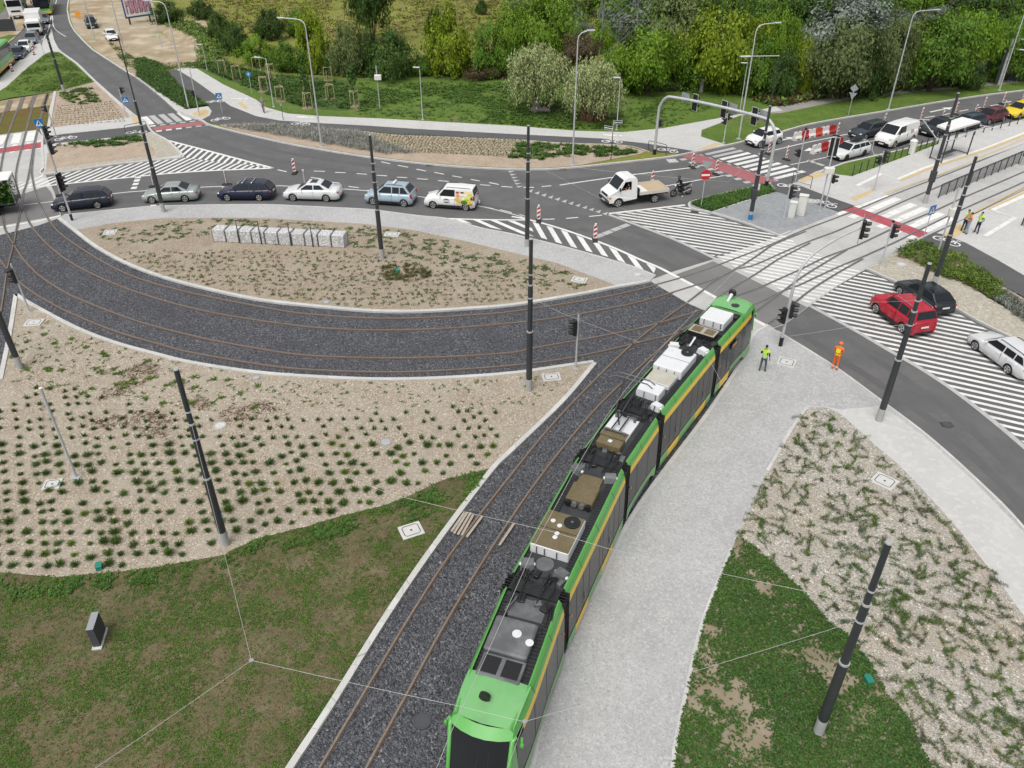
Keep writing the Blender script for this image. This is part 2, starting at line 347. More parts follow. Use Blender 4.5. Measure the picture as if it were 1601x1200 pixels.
flat('verge_strip', [(1096, 213), (1097, 203), (1157, 181), (1220, 177), (1337, 153), (1440, 143), (1510, 138), (1601, 129), (1800, 112), (2100, 84), (2100, 90), (1800, 118), (1601, 140), (1495, 153), (1387, 171), (1275, 190), (1221, 204), (1170, 217), (1137, 225)], M_LAWN, .108)
flat('scrub_ground', [(1180, 155), (1215, 165), (1275, 155), (1425, 139), (1500, 134), (1601, 121), (1800, 104), (1800, 60), (1601, 95), (1400, 112), (1200, 122), (1000, 122), (880, 110), (700, 100), (560, 100), (450, 92), (380, 78), (400, 108), (450, 114), (560, 120), (640, 117), (720, 121), (800, 123), (870, 127), (960, 139), (1040, 144), (1130, 139)], M_LAWND, .106)
flat('old_path', [(1172, 176), (1210, 166), (1275, 155), (1350, 146.5), (1425, 139), (1500, 134), (1601, 121.5), (1800, 104), (1800, 110), (1601, 127.5), (1510, 137), (1440, 142.5), (1337, 152.5), (1220, 176.5)], M_PATH, .112)
PAVN = [(300, 102), (350, 132), (400, 155), (415, 167), (450, 177), (500, 181), (600, 185), (687, 190), (800, 196), (900, 204), (975, 206), (1037, 200), (1125, 184), (1172, 175), (1212, 166), (1224, 172.5), (1157, 180), (1097, 203), (1096, 213), (1135, 226), (1087, 236.5), (1012, 224), (940, 216), (800, 209), (650, 201), (575, 196), (500, 192), (437, 188), (400, 181), (360, 165), (335, 147), (300, 122), (276, 108)]
flat('footpath', PAVN, M_PAVE, .116)
flat('cycle_path', [(276, 108), (300, 122), (335, 147), (360, 165), (400, 181), (437, 188), (500, 192), (575, 196), (650, 201), (800, 209), (940, 216), (1012, 224), (1087, 236), (1062, 241), (1015, 236), (975, 226), (875, 222), (800, 217), (625, 210), (562, 204), (480, 198), (400, 193), (345, 195), (328, 192.5), (316, 187), (328, 180), (331, 173), (325, 165), (277, 132), (252, 112)], M_CYCL, .120)
flat('kerb_corner', [(292, 170.5), (325, 165.5), (331, 173), (328, 180), (316, 186.5), (290, 179)], M_PAVE, .124)
flat('tactile_strip', [(300, 176), (322, 170), (327, 174), (324, 180), (315, 184), (303, 180)], M_YTAC, .128)
flat('grass_bed', [(212, 92), (225, 90), (250, 96), (252, 112), (277, 132), (325, 165), (292, 170), (250, 144), (215, 119)], M_LAWND, .124)
flat('paved_strip', [(212, 119), (215, 118.5), (293, 170.5), (290, 179), (277, 171), (250, 147)], M_PAVE, .122)
flat('tactile_strip', [(1087, 234.5), (1118, 223), (1128, 225), (1092, 236)], M_YTAC, .122)
flat('tactile_strip', [(371, 160), (378, 159), (389, 169), (382, 170)], M_YTAC, .122)
LENSN = [(345, 195.5), (400, 193.5), (480, 198.5), (562, 205), (625, 211), (800, 218), (875, 223), (975, 227), (1010, 236), (1000, 240.5), (900, 259), (850, 262), (800, 262), (725, 258.5), (650, 252), (575, 243), (500, 231), (450, 222), (400, 211), (352, 199)]
flat('planting_bed', LENSN, M_CHIPD, .124)
kerbs('footpath_edge', [[(345, 195), (400, 193), (480, 198), (562, 204.5), (625, 210.5), (800, 217.5), (875, 222.5), (975, 226.5), (1015, 236)]], w=.10, z=.135)

# ---- north-west island between the two streets
slabs('west_island', [(75, 60), (80, 45), (83, 60), (88, 71), (95, 80), (120, 98), (148, 125), (205, 175), (226, 188), (238, 205), (262, 219), (284, 240), (282, 245), (250, 248), (175, 256), (70, 271), (68, 258), (66, 236), (66, 212), (62, 201), (75, 200), (77, 170), (85, 143), (0, 153), (-60, 190), (-60, 140), (0, 122), (40, 85), (65, 60)], M_PAVE)
kerbs('west_island_kerb', [[(80, 45), (83, 60), (88, 71), (95, 80), (120, 98), (148, 125), (205, 175), (226, 188), (238, 205), (262, 219), (284, 240), (282, 245), (250, 248), (175, 256), (70, 271), (68, 258), (66, 236), (66, 214)]], w=.2, z=.13)
flat('west_grass', [(70, 84), (80, 80), (93, 81), (118, 99), (146, 126), (148, 128), (120, 135), (100, 140), (85, 143), (55, 147), (20, 152), (-40, 165), (-30, 160), (10, 135), (40, 108)], M_LAWN, .106)
flat('west_bed', [(86, 143), (148, 129), (202, 178), (200, 183), (160, 188), (84, 199), (78, 198), (79, 170)], M_CHIPD, .106)
flat('cycle_path', [(66, 214), (100, 209), (196, 199), (232, 193), (238, 205), (220, 210), (130, 219), (66, 226)], M_CYCL, .106)
flat('planting_bed', [(80, 230), (95, 226), (216, 211), (222, 214), (240, 232), (245, 242), (150, 254), (72, 264), (74, 240)], M_CHIPD, .106)
flat('cobbled_edge', [(216, 211), (238, 206), (262, 220), (282, 241), (248, 247), (70, 270), (71, 264), (150, 254), (246, 242), (240, 232), (222, 214)], M_COBB, .104)
flat('tactile_strip', [(205, 183), (216, 181), (222, 192), (211, 194)], M_YTAC, .108)
kerbs('track_edge', [[(86, 142), (80, 175), (75, 201)]], w=.3, z=.16)
# tram track going north-west: sedum, then bare trench with sleepers
flat('sedum_track', [(0, 176), (30, 170), (70, 163), (82, 142), (79, 170), (74, 201), (58, 202), (0, 210), (-80, 222), (-80, 188)], M_SEDUM, .02)
flat('open_trackbed', [(0, 157), (84, 144), (79, 164), (40, 169), (0, 176), (-80, 190), (-80, 168)], M_SAND, .024)
flat('track_crossing', [(-80, 222), (0, 210), (58, 202), (66, 212), (66, 236), (70, 271), (85, 300), (96, 339), (60, 352), (0, 367), (-80, 384), (-80, 300)], M_CONC, .004)
flat('worn_lane', [(-80, 322), (0, 309), (35, 303), (72, 291), (80, 300), (88, 320), (94, 336), (0, 353), (-80, 366)], M_ASPL, .006)
# ---- far west side of the bus street
slabs('west_verge', [(-80, 110), (0, 75), (20, 61), (35, 46), (42, 34), (47, 20), (52, 0), (60, -60), (10, -60), (0, 20), (-80, 60)], M_SAND)
flat('verge_grass', [(-60, 62), (0, 22), (13, 9), (13, -30), (-40, -30)], M_LAWN, .106)
flat('verge_grass', [(-60, 100), (0, 74), (18, 60), (27, 54), (14, 54), (0, 58), (-60, 75)], M_LAWN, .106)
flat('access_road', [(-60, 72), (0, 46), (10, 34), (18, 12), (24, -40), (12, -40), (13, 9), (0, 22), (-60, 62)], M_ASPL, .108)

# ---- lens bed between street and tram loop
slabs('lens_island', [(92, 340), (100, 335), (130, 332), (200, 325), (257, 321), (400, 319), (462, 321), (525, 324), (580, 327), (650, 336), (700, 341), (750, 355), (800, 365), (882, 385), (950, 404), (990, 416), (1025, 430), (1018, 437), (1000, 440), (962, 447), (900, 459), (800, 475), (725, 481), (650, 485), (575, 484), (475, 475), (400, 466), (312, 447), (250, 430), (195, 409), (150, 384), (118, 360)], M_SETT)
BEDL = [(119, 359), (150, 353), (175, 348.5), (250, 341), (330, 340), (400, 340), (475, 344), (575, 350), (650, 360), (725, 376), (800, 394), (875, 412), (925, 431), (964, 446), (900, 458), (800, 473.5), (725, 479.5), (650, 483.5), (575, 482.5), (475, 473.5), (400, 464.5), (312, 445.5), (250, 428.5), (195, 407.5), (150, 382.5)]
M_CHIPL = gmat('lens_bed_gravel', (.345, .285, .21), [('v', 20, (.48, .42, .335), .3, 1, .85), ('w', 20, (.16, .12, .08), .5, 1, .85), ('n', .4, (.41, .355, .28), .45, .66, .7), ('n', .8, (.26, .20, .14), .52, .72, .65)], rough=.9, bump=.8, bscale=20, bdist=.05, vor=True)
flat('planting_bed', BEDL, M_CHIPL, .106)
kerbs('lens_kerb', [[(92, 340), (118, 360), (150, 384), (195, 409), (250, 430), (312, 447), (400, 466), (475, 475), (575, 484), (650, 485), (725, 481), (800, 475), (900, 459), (962, 447), (1000, 440.5), (1016, 437)]], w=.26, z=.15)
kerbs('lens_road_kerb', [[(100, 335), (130, 332), (200, 325), (257, 321), (400, 319), (462, 321), (525, 324), (580, 327), (650, 336), (700, 341), (750, 355), (800, 365), (882, 385), (950, 404), (990, 416), (1025, 430)]], w=.14, z=.112)

# ---- ballast
flat('ballast', [(-120, 394), (0, 367), (60, 352), (96, 340), (118, 360), (250, 432), (475, 477), (700, 484), (900, 460), (1017, 437), (1033, 449), (1076, 474), (1116, 491), (1150, 514), (1178, 524), (1172, 533), (1160, 560), (1000, 790), (868, 1040), (800, 1300), (400, 1300), (452, 1200), (640, 905), (800, 700), (-60, 900), (-120, 700)], M_BALL, .03)

# ---- south-west bed and worn turf
SWI = [(25, 459), (45, 472), (112, 508), (175, 533), (240, 551), (300, 565.5), (400, 580.5), (500, 588), (600, 591.5), (700, 589), (800, 582), (875, 571.5), (925, 564), (930, 567), (880, 625), (800, 702), (767, 735), (680, 850), (604, 961), (517, 1101), (452, 1200), (392, 1300), (-500, 1300), (-300, 1100), (-60, 700), (0, 592), (14, 525)]
slabs('south_west_bed', SWI, M_CHIP)
TURF = [(767, 731), (745, 737), (700, 748), (687, 752), (645, 772), (600, 790), (537, 805), (482, 822), (400, 842), (350, 867), (233, 888), (175, 894), (87, 902), (0, 894), (-120, 880), (-300, 1100), (-500, 1300), (390, 1300), (450, 1200), (515, 1101), (602, 961), (678, 850)]
flat('worn_turf', TURF, M_DRY, .106)
kerbs('south_west_kerb', [[(0, 592), (14, 525), (24.5, 459)], [(25, 459), (45, 472), (112, 508), (175, 533), (240, 551), (300, 565.5), (400, 580.5), (500, 588), (600, 591.5), (700, 589), (800, 582), (875, 571.5), (928, 564)], [(930, 566), (880, 625), (800, 702), (767, 735), (680, 850), (604, 961), (517, 1101), (452, 1200), (392, 1300)]], w=.24, z=.16)

# ---- south-east pavement, bed, clover
SEI = [(1178, 523), (1201, 507), (1216, 517), (1270, 550), (1312, 577), (1380, 627), (1450, 680), (1525, 747), (1601, 824), (1750, 1010), (1900, 1300), (810, 1300), (868, 1040), (937, 905), (1000, 788), (1110, 640), (1160, 562)]
slabs('south_east_pavement', SEI, M_SETT)
kerbs('south_east_kerb', [[(1216, 517), (1270, 550), (1312, 577), (1380, 627), (1450, 680), (1525, 747), (1601, 824), (1750, 1010)]], w=.14, z=.115)
kerbs('tram_edge', [[(1201, 507), (1178, 523), (1160, 562), (1110, 640), (1000, 788), (937, 905), (868, 1040), (810, 1300)]], w=.2, z=.13)
BEDR = [(1262, 636), (1292, 637), (1315, 648), (1375, 701), (1412, 733), (1462, 786), (1518, 851), (1601, 962), (1720, 1130), (1800, 1300), (1020, 1300), (1051, 1200), (1057, 1156), (1080, 1048), (1100, 967), (1144, 856), (1200, 735), (1240, 666)]
flat('planting_bed', BEDR, M_CHIP2, .106)
CLOV = [(1152, 838), (1175, 850), (1200, 873), (1252, 920), (1296, 972), (1331, 996), (1363, 1040), (1387, 1083), (1424, 1127), (1433, 1153), (1457, 1200), (1500, 1300), (1022, 1300), (1053, 1200), (1059, 1156), (1082, 1048), (1102, 967), (1146, 856)]
flat('clover_soil', CLOV, M_SOIL, .110)
flat('smooth_walkway', [(1292, 636), (1316, 640), (1380, 634), (1450, 686), (1523, 752), (1601, 832), (1750, 1020), (1850, 1300), (1802, 1300), (1720, 1128), (1601, 960), (1518, 849), (1462, 784), (1412, 731), (1375, 699), (1315, 646)], M_PAVE, .104)
kerbs('bed_edge', [[(1262, 635), (1240, 666), (1200, 735)], [(1144, 856), (1100, 967), (1080, 1048), (1057, 1156), (1051, 1200), (1020, 1300)]], w=.14, z=.12)
kerbs('bed_edge', [[(1262, 635.5), (1292, 636.5), (1315, 647), (1375, 700), (1412, 732), (1462, 785), (1518, 850), (1601, 961), (1720, 1129)]], w=.06, z=.115)

# ---- concrete tram crossing and platforms
flat('tram_crossing', [(1015, 438), (1050, 425), (1115, 405), (1200, 375.5), (1237, 361), (1315, 331), (1340, 320), (1420, 290), (1601, 222), (1800, 150), (1800, 215), (1601, 296), (1500, 345), (1460, 363), (1402, 392), (1360, 417), (1312, 445), (1267, 477), (1227, 507), (1201, 516), (1176, 525), (1150, 514), (1116, 491), (1076, 474), (1033, 449)], M_CONC, .036)
flat('worn_lane', [(1056, 429), (1115, 408), (1140, 419), (1197, 447), (1262, 480), (1228, 505), (1210, 512), (1172, 494)], M_ASPL, .040)
slabs('north_platform', [(1238, 287), (1275, 268), (1320, 253), (1420, 230), (1470, 216), (1601, 186), (1800, 140), (1800, 152), (1601, 224), (1420, 291), (1335, 322), (1290, 306)], M_PAVE, .10)
flat('platform_grass', [(1283, 269), (1320, 255), (1420, 231.5), (1468, 219), (1466, 225), (1400, 250), (1332, 275)], M_LAWN, .106)
flat('cycle_path', [(1205, 297), (1238, 287), (1252, 290), (1290, 305), (1336, 321), (1312, 330), (1250, 310), (1216, 300)], M_CYCL, .108)
slabs('signal_island', [(1078, 319), (1086, 313), (1120, 304), (1165, 294), (1205, 285), (1216, 300), (1250, 310), (1312, 331), (1236, 360), (1220, 366), (1205, 361), (1160, 345), (1110, 330), (1088, 326)], M_BLUE)
flat('grass_tip', [(1081, 318.5), (1088, 314), (1120, 305.5), (1165, 295.5), (1200, 287.5), (1212, 299.5), (1160, 314), (1112, 330)], M_LAWND, .106)
kerbs('signal_island_kerb', [[(1237, 360), (1220, 366), (1205, 361), (1160, 345), (1110, 330), (1088, 326), (1078, 321), (1082, 314), (1120, 304), (1165, 294), (1205, 285)], [(1212, 300), (1160, 315), (1112, 331)]], w=.15, z=.13, n=4)
flat('tactile_strip', [(1247, 281), (1280, 268), (1291, 273), (1256, 284)], M_YTAC, .108)
flat('tactile_strip', [(1328, 310), (1362, 296), (1369, 297.5), (1338, 313)], M_YTAC, .108)
slabs('south_platform', [(1449, 372), (1500, 346), (1601, 297), (1800, 205), (1900, 300), (1900, 700), (1750, 560), (1601, 495), (1560, 474), (1500, 436), (1450, 404), (1437, 381)], M_PAVE, .10)
flat('cycle_path', [(1437, 380), (1459, 363), (1475, 366), (1510, 379), (1560, 406), (1601, 430), (1700, 500), (1700, 540), (1601, 464), (1570, 447), (1520, 415), (1490, 395)], M_CYCL, .108)
slabs('shrub_island', [(1355, 418), (1372, 409), (1402, 393), (1437, 379), (1460, 390), (1520, 416), (1570, 447), (1601, 464), (1700, 545), (1700, 600), (1601, 536), (1530, 500), (1470, 466), (1405, 440)], M_COBB)
flat('shrub_soil', [(1395, 400), (1437, 380.5), (1490, 398), (1520, 416), (1570, 448), (1601, 466), (1700, 548), (1700, 565), (1601, 490), (1560, 468), (1500, 440), (1440, 416)], M_CHIPD, .106)
kerbs('shrub_island_kerb', [[(1355, 418), (1405, 440), (1470, 466), (1530, 500), (1601, 536), (1700, 600)]], w=.14, z=.125)
for nm, pts, wd, mt, z in [
    ('platform_line', [(1340, 290), (1378, 271), (1404, 280), (1446, 262), (1540, 232), (1601, 208), (1700, 172)], .35, M_WHITE, .112),
    ('platform_tactile', [(1407, 282), (1450, 264), (1540, 234.5), (1601, 211), (1700, 176)], .35, M_YTAC, .114),
    ('platform_edge_line', [(1383, 302), (1470, 272), (1540, 243), (1601, 217), (1700, 180)], .15, M_YTAC, .112),
    ('platform_edge_line', [(1512, 338), (1550, 318), (1601, 292), (1700, 244)], .15, M_YTAC, .112),
    ('platform_tactile', [(1547, 328), (1575, 314), (1601, 302), (1700, 255)], .35, M_YTAC, .112),
    ('platform_line', [(1540, 369), (1587, 340), (1552, 328), (1601, 306), (1700, 259)], .35, M_WHITE, .116),
    ('tactile_strip', [(1482, 370), (1508, 352)], .8, M_YTAC, .114)]:
    mb = MB(); mb.ribbon([G(x, y, .1) for x, y in pts], wd, None, z, mt); struct(mb, nm)

# ---- wheel worn bands on the asphalt
M_WORN = gmat('wheel_worn_asphalt', (.098, .098, .099), [('n', .5, (.112, .112, .113), .40, .62, .95), ('f', 60, (.19, .19, .19), .55, .75, .5)], rough=.8)
wb = MB()
for i_, (l, wd) in enumerate([([(1240, 512), (1300, 552), (1390, 610), (1470, 668), (1560, 750), (1640, 835), (1720, 930)], .55), ([(1275, 500), (1340, 540), (1420, 596), (1500, 655), (1580, 730), (1680, 830)], .5), ([(965, 352), (1040, 380), (1120, 415)], .6), ([(905, 357), (960, 372), (1060, 420)], .6), ([(160, 318), (300, 306), (440, 304), (560, 307), (680, 318), (800, 338), (900, 362)], .7), ([(130, 310), (300, 297), (440, 295), (560, 298), (680, 309), (800, 328)], .5), ([(330, 196), (420, 232), (560, 256), (720, 276), (860, 283), (1000, 268), (1100, 250)], .6), ([(300, 206), (400, 243), (540, 267), (700, 286)], .6), ([(120, 60), (180, 105), (250, 158), (300, 196)], .7), ([(100, 60), (160, 112), (230, 165), (275, 200)], .7)]): wb.ribbon(smooth([G(x, y, 0) for x, y in l], 6), wd, None, .0035 + .0004 * i_, M_WORN)
struct(wb, 'wheel_wear')
# ---- road markings
mk = MB(); mw = MB(); mr = MB()
def bar(a, b, w, m=None, mb=None, z=.010): (mb or mk).ribbon([G(*a, z), G(*b, z)], w, None, z, m or M_WHITE)
def line(pts, w=.14, z=.010, n=5, m=None): mk.ribbon(smooth([G(x, y, z) for x, y in pts], n), w, None, z, m or M_WHITE)
# striped triangle beside the north-west island
line([(262, 219), (320, 234), (427, 262.5)], .28, n=2); line([(36, 293), (53, 292), (180, 279), (300, 268), (427, 262.5)], .26, n=3)
hatch(mk, GL([(36, 292), (55, 282), (110, 268.5), (180, 259), (230, 252), (283, 245.5), (292, 247), (393, 258), (421, 262.3), (300, 268), (180, 279)], .01), G(110, 284), G(168, 259), .60, .26, .012, M_WHITE)
hatch(mk, GL([(270, 222), (320, 235), (421, 261.5), (393, 258), (292, 247), (284, 238)], .01), G(287, 243), G(303, 230), .66, .28, .012, M_WHITE)
hatch(mk, GL([(5, 300), (30, 285), (50, 279), (66, 272), (70, 278), (55, 288), (36, 296)], .02), G(30, 292), G(57, 280), .60, .26, .020, M_WHITE)
# striped wedge under the queue
line([(692, 341), (760, 343), (829, 343.5)], .22)
line([(800, 338), (829, 343.5), (880, 358), (950, 383), (1000, 405), (1030, 417.5)], .24)
mk.ribbon(GL([(1030, 417.5), (1060, 433), (1100, 454), (1131, 471)], .044), .26, None, .044, M_WHITE); mk.ribbon(GL([(1171, 494.5), (1200, 510), (1216, 519)], .044), .26, None, .044, M_WHITE)
hatch(mk, GL([(700, 342), (826, 345.5), (838, 370), (800, 362), (750, 352)], .01), G(713, 343), G(753, 361), .92, .36, .012, M_WHITE)
hatch(mk, GL([(831, 346), (880, 360), (950, 385), (1026, 418), (1022, 427), (954, 402), (882, 382), (842, 370)], .01), G(832, 346), G(848, 375), .88, .38, .012, M_WHITE)
# large striped median
line([(952, 333.5), (1000, 328), (1071, 320)], .26, n=2)
line([(952, 335), (1050, 372), (1112, 401)], .3, n=3, m=M_WHITEW); line([(1262, 475), (1330, 512), (1395, 550), (1450, 582), (1512, 625), (1601, 698), (1700, 790)], .3, n=4, m=M_WHITEW)
mk.ribbon(GL([(1112, 401), (1160, 424), (1200, 445), (1262, 475)], .044), .3, None, .044, M_WHITEW)
MED1 = [(958, 334.5), (1072, 321.5), (1086, 327), (1160, 351), (1205, 365), (1222, 371), (1115, 400), (1050, 370)]
MED2 = [(1352, 424), (1372, 431), (1405, 447), (1470, 474), (1530, 508), (1601, 546), (1700, 600), (1700, 780), (1601, 692), (1512, 622), (1450, 579), (1395, 547), (1268, 475), (1312, 446)]
MED3 = [(1118, 401), (1210, 370), (1232, 366), (1246, 384), (1290, 401), (1322, 412), (1345, 424), (1310, 445), (1264, 474), (1200, 442)]
hatch(mk, GL(MED1, .01), G(1010, 329), G(1165, 352), .54, .23, .012, M_WHITE)
hatch(mk, GL(MED2, .01), G(1446, 565), G(1600, 598), .54, .23, .012, M_WHITE)
hatch(mk, GL(MED3, .044), G(1220, 436), G(1296, 450), .54, .23, .044, M_WHITE)
# lane lines
line([(37, 320), (87, 314), (180, 302), (225, 298), (310, 292.5), (350, 291), (425, 290), (460, 291), (536, 295), (585, 299), (650, 306)], .13)
line([(650, 306), (745, 321), (800, 334), (826, 342)], .10); bar((755, 322.5), (772, 326), .1); bar((782, 327.5), (800, 332), .1); bar((812, 335), (826, 339), .1)
line([(875, 289), (975, 274.5), (1100, 259.5)], .16, n=2); line([(1037, 291), (1132, 274)], .13, n=1)
line([(1186, 240.5), (1245, 226), (1290, 216.5), (1336, 207)], .14, n=2); line([(1236, 257), (1260, 252.5), (1320, 239)], .12, n=1); line([(1354, 222), (1373, 218)], .12, n=1)
for a, b in [((388, 194), (403, 204)), ((446, 203), (460, 206.5))]: pass
for x0, y0, x1, y1 in [(596, 252.5, 610, 255.5), (622, 258, 638, 261), (651, 264, 666, 267), (679, 269, 694, 272), (707, 274.5, 722, 277), (736, 280, 750, 282.5), (765, 285, 780, 288),
                       (434, 265, 448, 268), (490.5, 267, 508, 267.5), (524, 269, 540.5, 269.7), (557.5, 271, 573.5, 272), (589, 273.5, 605.5, 274.6), (620.5, 276.5, 636.5, 277.3), (652, 279, 669, 280), (685, 282, 701.5, 283.3), (717.5, 285, 734, 286), (750.5, 288.3, 766.5, 289.5), (784, 291, 801, 292.3), (818, 292.5, 835, 292.5), (847, 291.3, 862, 290),
                       (486, 277, 502, 279), (515.5, 284, 531, 286), (545, 291, 561, 293), (574, 297, 590, 300),
                       (848, 342.5, 867, 342), (885, 341, 904, 339.5), (921, 338, 941, 336)]: bar((x0, y0), (x1, y1), .14)
for x0, y0, x1, y1 in [(1387, 195, 1404, 192), (1446, 183.5, 1462, 181), (1475, 179, 1485, 177), (1500, 173.5, 1514, 171), (1525, 169, 1534, 167), (1548, 165, 1561, 163), (1570, 160.5, 1581, 158), (1502, 180.5, 1518, 177.5)]: bar((x0, y0), (x1, y1), .16)
for x0, y0, x1, y1 in [(1263, 250, 1274, 254), (1276, 254.5, 1288, 258.5)]: bar((x0, y0), (x1, y1), .45, M_WHITEW)
for k in range(12):                                               # give-way triangles
    t = k / 11; x, y = 829 + (946 - 829) * t, 298 + (333.5 - 298) * t
    mk.prism([tuple(G(*q, .01).xy) for q in [(x - 4.5, y + .3), (x + 4.5, y - 2.6), (x + 2, y + 2.6)]], None, .01, M_WHITEW)
for k in range(6):
    t = k / 5; x, y = 795 + 13 * t, 267.5 + 23.5 * t
    mk.prism([tuple(G(*q, .01).xy) for q in [(x - 1, y - .8), (x + 10, y - .4), (x + 2, y + 2)]], None, .01, M_WHITEW)
for x, y, dx, dy in [(216, 277, 3, 0), (214, 282, 3, 0), (212, 287.5, 3, 0), (209.5, 293.5, 3, 0), (239, 322, 3, 0)]: bar((x - 4.5, y), (x + 4.5, y - .5), .55, M_WHITE)
for x, y in [(976.5, 352.5), (963.5, 357.5), (950, 363), (937, 368)]: bar((x - 6, y + 2.5), (x + 6, y - 2.2), .5, M_WHITEW)
line([(112, 40), (125, 57), (141, 73)], .22, n=2); line([(82, 24), (83, 38), (88, 47), (103, 57)], .12, n=3); line([(80, 24), (76, 45), (65, 66)], .14, n=2); line([(60, 74), (24, 108), (-30, 150)], .2, n=1)
for x0, y0, x1, y1 in [(88.5, 0, 86.5, 6), (85, 9, 83, 15), (82, 18, 81.5, 22)]: bar((x0, y0), (x1, y1), .12)
line([(0, 355), (60, 345), (94, 336.5)], .22, n=1)
# crossings
def zebra(p0, p1, step, n, w, m=None, z=.010, worn=()):
    a, b = G(*p0, z), G(*p1, z); c = G(p0[0] + step[0] * (n - 1), p0[1] + step[1] * (n - 1), z); st = (c - a) / max(1, n - 1)
    for k in range(n): mk.ribbon([a + st * k, b + st * k], w, None, z, (M_WHITEW if k in worn else M_WHITE))
zebra((1104, 241), (1149, 231), (11.9, 4.2), 10, .50, worn=(0, 1))
mr.prism([tuple(G(*q, .012).xy) for q in [(1065, 244), (1087, 239), (1214, 282), (1190, 290)]], None, .012, M_REDW)
for k in range(9): bar((1089 + 14.6 * k, 243.2 + 4.9 * k), (1098 + 14.6 * k, 241.6 + 4.9 * k), .5, M_WHITEW)
for k in range(9): bar((1064 + 14.2 * k, 249.5 + 5.1 * k), (1073 + 14.2 * k, 248 + 5.1 * k), .5, M_WHITEW)
for x0, y0, x1, y1, m in [(225, 182, 237, 194, M_WHITE), (236.5, 180.2, 251.5, 193, M_WHITEW), (251.5, 178.5, 266.5, 191, M_WHITEW), (266, 177, 281, 189.5, M_WHITEW), (280.5, 175.3, 295.5, 187.5, M_WHITE)]:
    bar((x0, y0), (x1, y1), .62, m)
mr.prism([tuple(G(*q, .012).xy) for q in [(238, 198.8), (317, 189), (328, 193), (242, 204)]], None, .012, M_REDW)
for k in range(5): bar((234.5 + 15.5 * k, 197 - 1.8 * k), (243.5 + 15.5 * k, 195.9 - 1.8 * k), .45, M_WHITE if k == 0 else M_WHITEW)
for k in range(6): bar((244 + 15.5 * k, 205 - 1.9 * k), (253 + 15.5 * k, 203.9 - 1.9 * k), .45, M_WHITE if k < 3 else M_WHITEW)
for x0, y0, x1, y1 in [(6, 211, -3, 226), (28, 208, 23, 224), (50, 204.5, 46, 220), (-18, 214, -26, 230)]: bar((x0, y0), (x1, y1), .75, z=.012)
mr.prism([tuple(G(*q, .012).xy) for q in [(-60, 242), (0, 231.5), (66, 221.5), (66, 230), (0, 239), (-60, 250)]], None, .012, M_RED)
for x, y in [(2, 230), (23, 226.5), (45, 223), (62, 220), (-3, 243), (19, 237), (42.5, 234), (60, 231)]: bar((x - 4, y + .6), (x + 4, y - .6), .45, z=.012)
for p in [((1346, 320.5), (1386, 304.5)), ((1365, 326), (1404, 309.5)), ((1391, 334.5), (1429, 318.5)), ((1410, 340.5), (1447, 324.5)), ((1435, 349), (1472, 333)), ((1454, 356.5), (1489, 340))]: bar(*p, .62, z=.044)
mr.prism([tuple(G(*q, .046).xy) for q in [(1317, 327.5), (1332, 321), (1452, 363.5), (1437, 371)]], None, .046, M_RED)
for x, y in [(1340, 323.5), (1359, 329), (1385, 337.5), (1403, 343.5), (1430, 352), (1449, 359.5), (1314, 332), (1336, 337.5), (1352, 344), (1380, 352.5), (1404, 361), (1425, 369.5)]: bar((x - 6, y + 2.4), (x + 6, y - 2.4), .55, z=.044)
# arrows, cyclist and walker symbols
def symbol(kind, a, b, z, m=M_WHITE, s=1.0):
    o = G(*a, z); d = G(*b, z) - o; d.normalize(); q = Vector((-d.y, d.x, 0)); P = lambda u, v: o + d * u * s + q * v * s
    if kind == 'bike':
        for cu in (-.62, .62):
            ring = [P(cu + .36 * math.cos(t), .36 * math.sin(t)) for t in [2 * math.pi * i / 14 for i in range(15)]]
            mk.ribbon(ring, .12 * s, None, z, m)
        for l in [[(-.62, 0), (-.2, .5), (.45, .5), (.62, 0)], [(-.2, .5), (.05, -.02), (.45, .5)], [(-.62, 0), (.05, -.02)], [(.45, .5), (.4, .72), (.65, .75)], [(-.35, .66), (-.05, .66)]]: mk.ribbon([P(u, v) for u, v in l], .11 * s, None, z + .002, m)
    elif kind == 'arrow':
        mk.prism([tuple(P(u, v).xy) for u, v in [(-1.6, -.1), (.6, -.1), (.6, -.4), (1.6, 0), (.6, .4), (.6, .1), (-1.6, .1)]], None, z, m)
    elif kind == 'walk':
        mk.prism([tuple(P(u, v).xy) for u, v in [(-.9, -.12), (-.2, -.25), (.5, -.12), (.5, .12), (-.1, .3), (-.9, .2)]], None, z, m)
        mk.prism([tuple(P(.85 + .2 * math.cos(t), .2 * math.sin(t)).xy) for t in [i * math.pi / 5 for i in range(10)]], None, z, m)
for a, b in [((336, 158.5), (343, 158)), ((345, 186), (352, 185)), ((957, 221), (965, 221.5)), ((1044, 235), (1052, 236.5)), ((103, 216), (110, 215)), ((213, 206.5), (220, 206)), ((470, 193.5), (478, 194)),
             ((1233, 292), (1240, 294)), ((1290, 318), (1297, 320.5)), ((1480, 376.5), (1488, 379.5))]: symbol('bike', a, b, .130)
for a, b in [((373, 154), (380, 154)), ((476, 183), (484, 183.5)), ((957, 211), (966, 211.5))]: symbol('walk', a, b, .130)
for a, b in [((1225, 218), (1240, 215)), ((1273, 208), (1287, 205)), ((1472, 171), (1486, 168)), ((1280, 231), (1265, 234))]: symbol('arrow', a, b, .010, s=1.2)
struct(mk, 'road_markings'); struct(mr, 'red_cycle_crossing')
mt = MB()                                                       # tar joints across the street, drain grates
for l in [[(80, 50), (112, 45)], [(86, 65), (125, 58)]]: mt.ribbon(GL(l, .008), .12, None, .008, M_GROOV)
for x, y in [(880, 264.5), (672, 258.5), (1086, 331), (281, 170.5), (1480, 663 - 0)]:
    g = G(x, y, .012); mt.box((g.x, g.y, .008), (.6, .4, .012), M_GROOV)
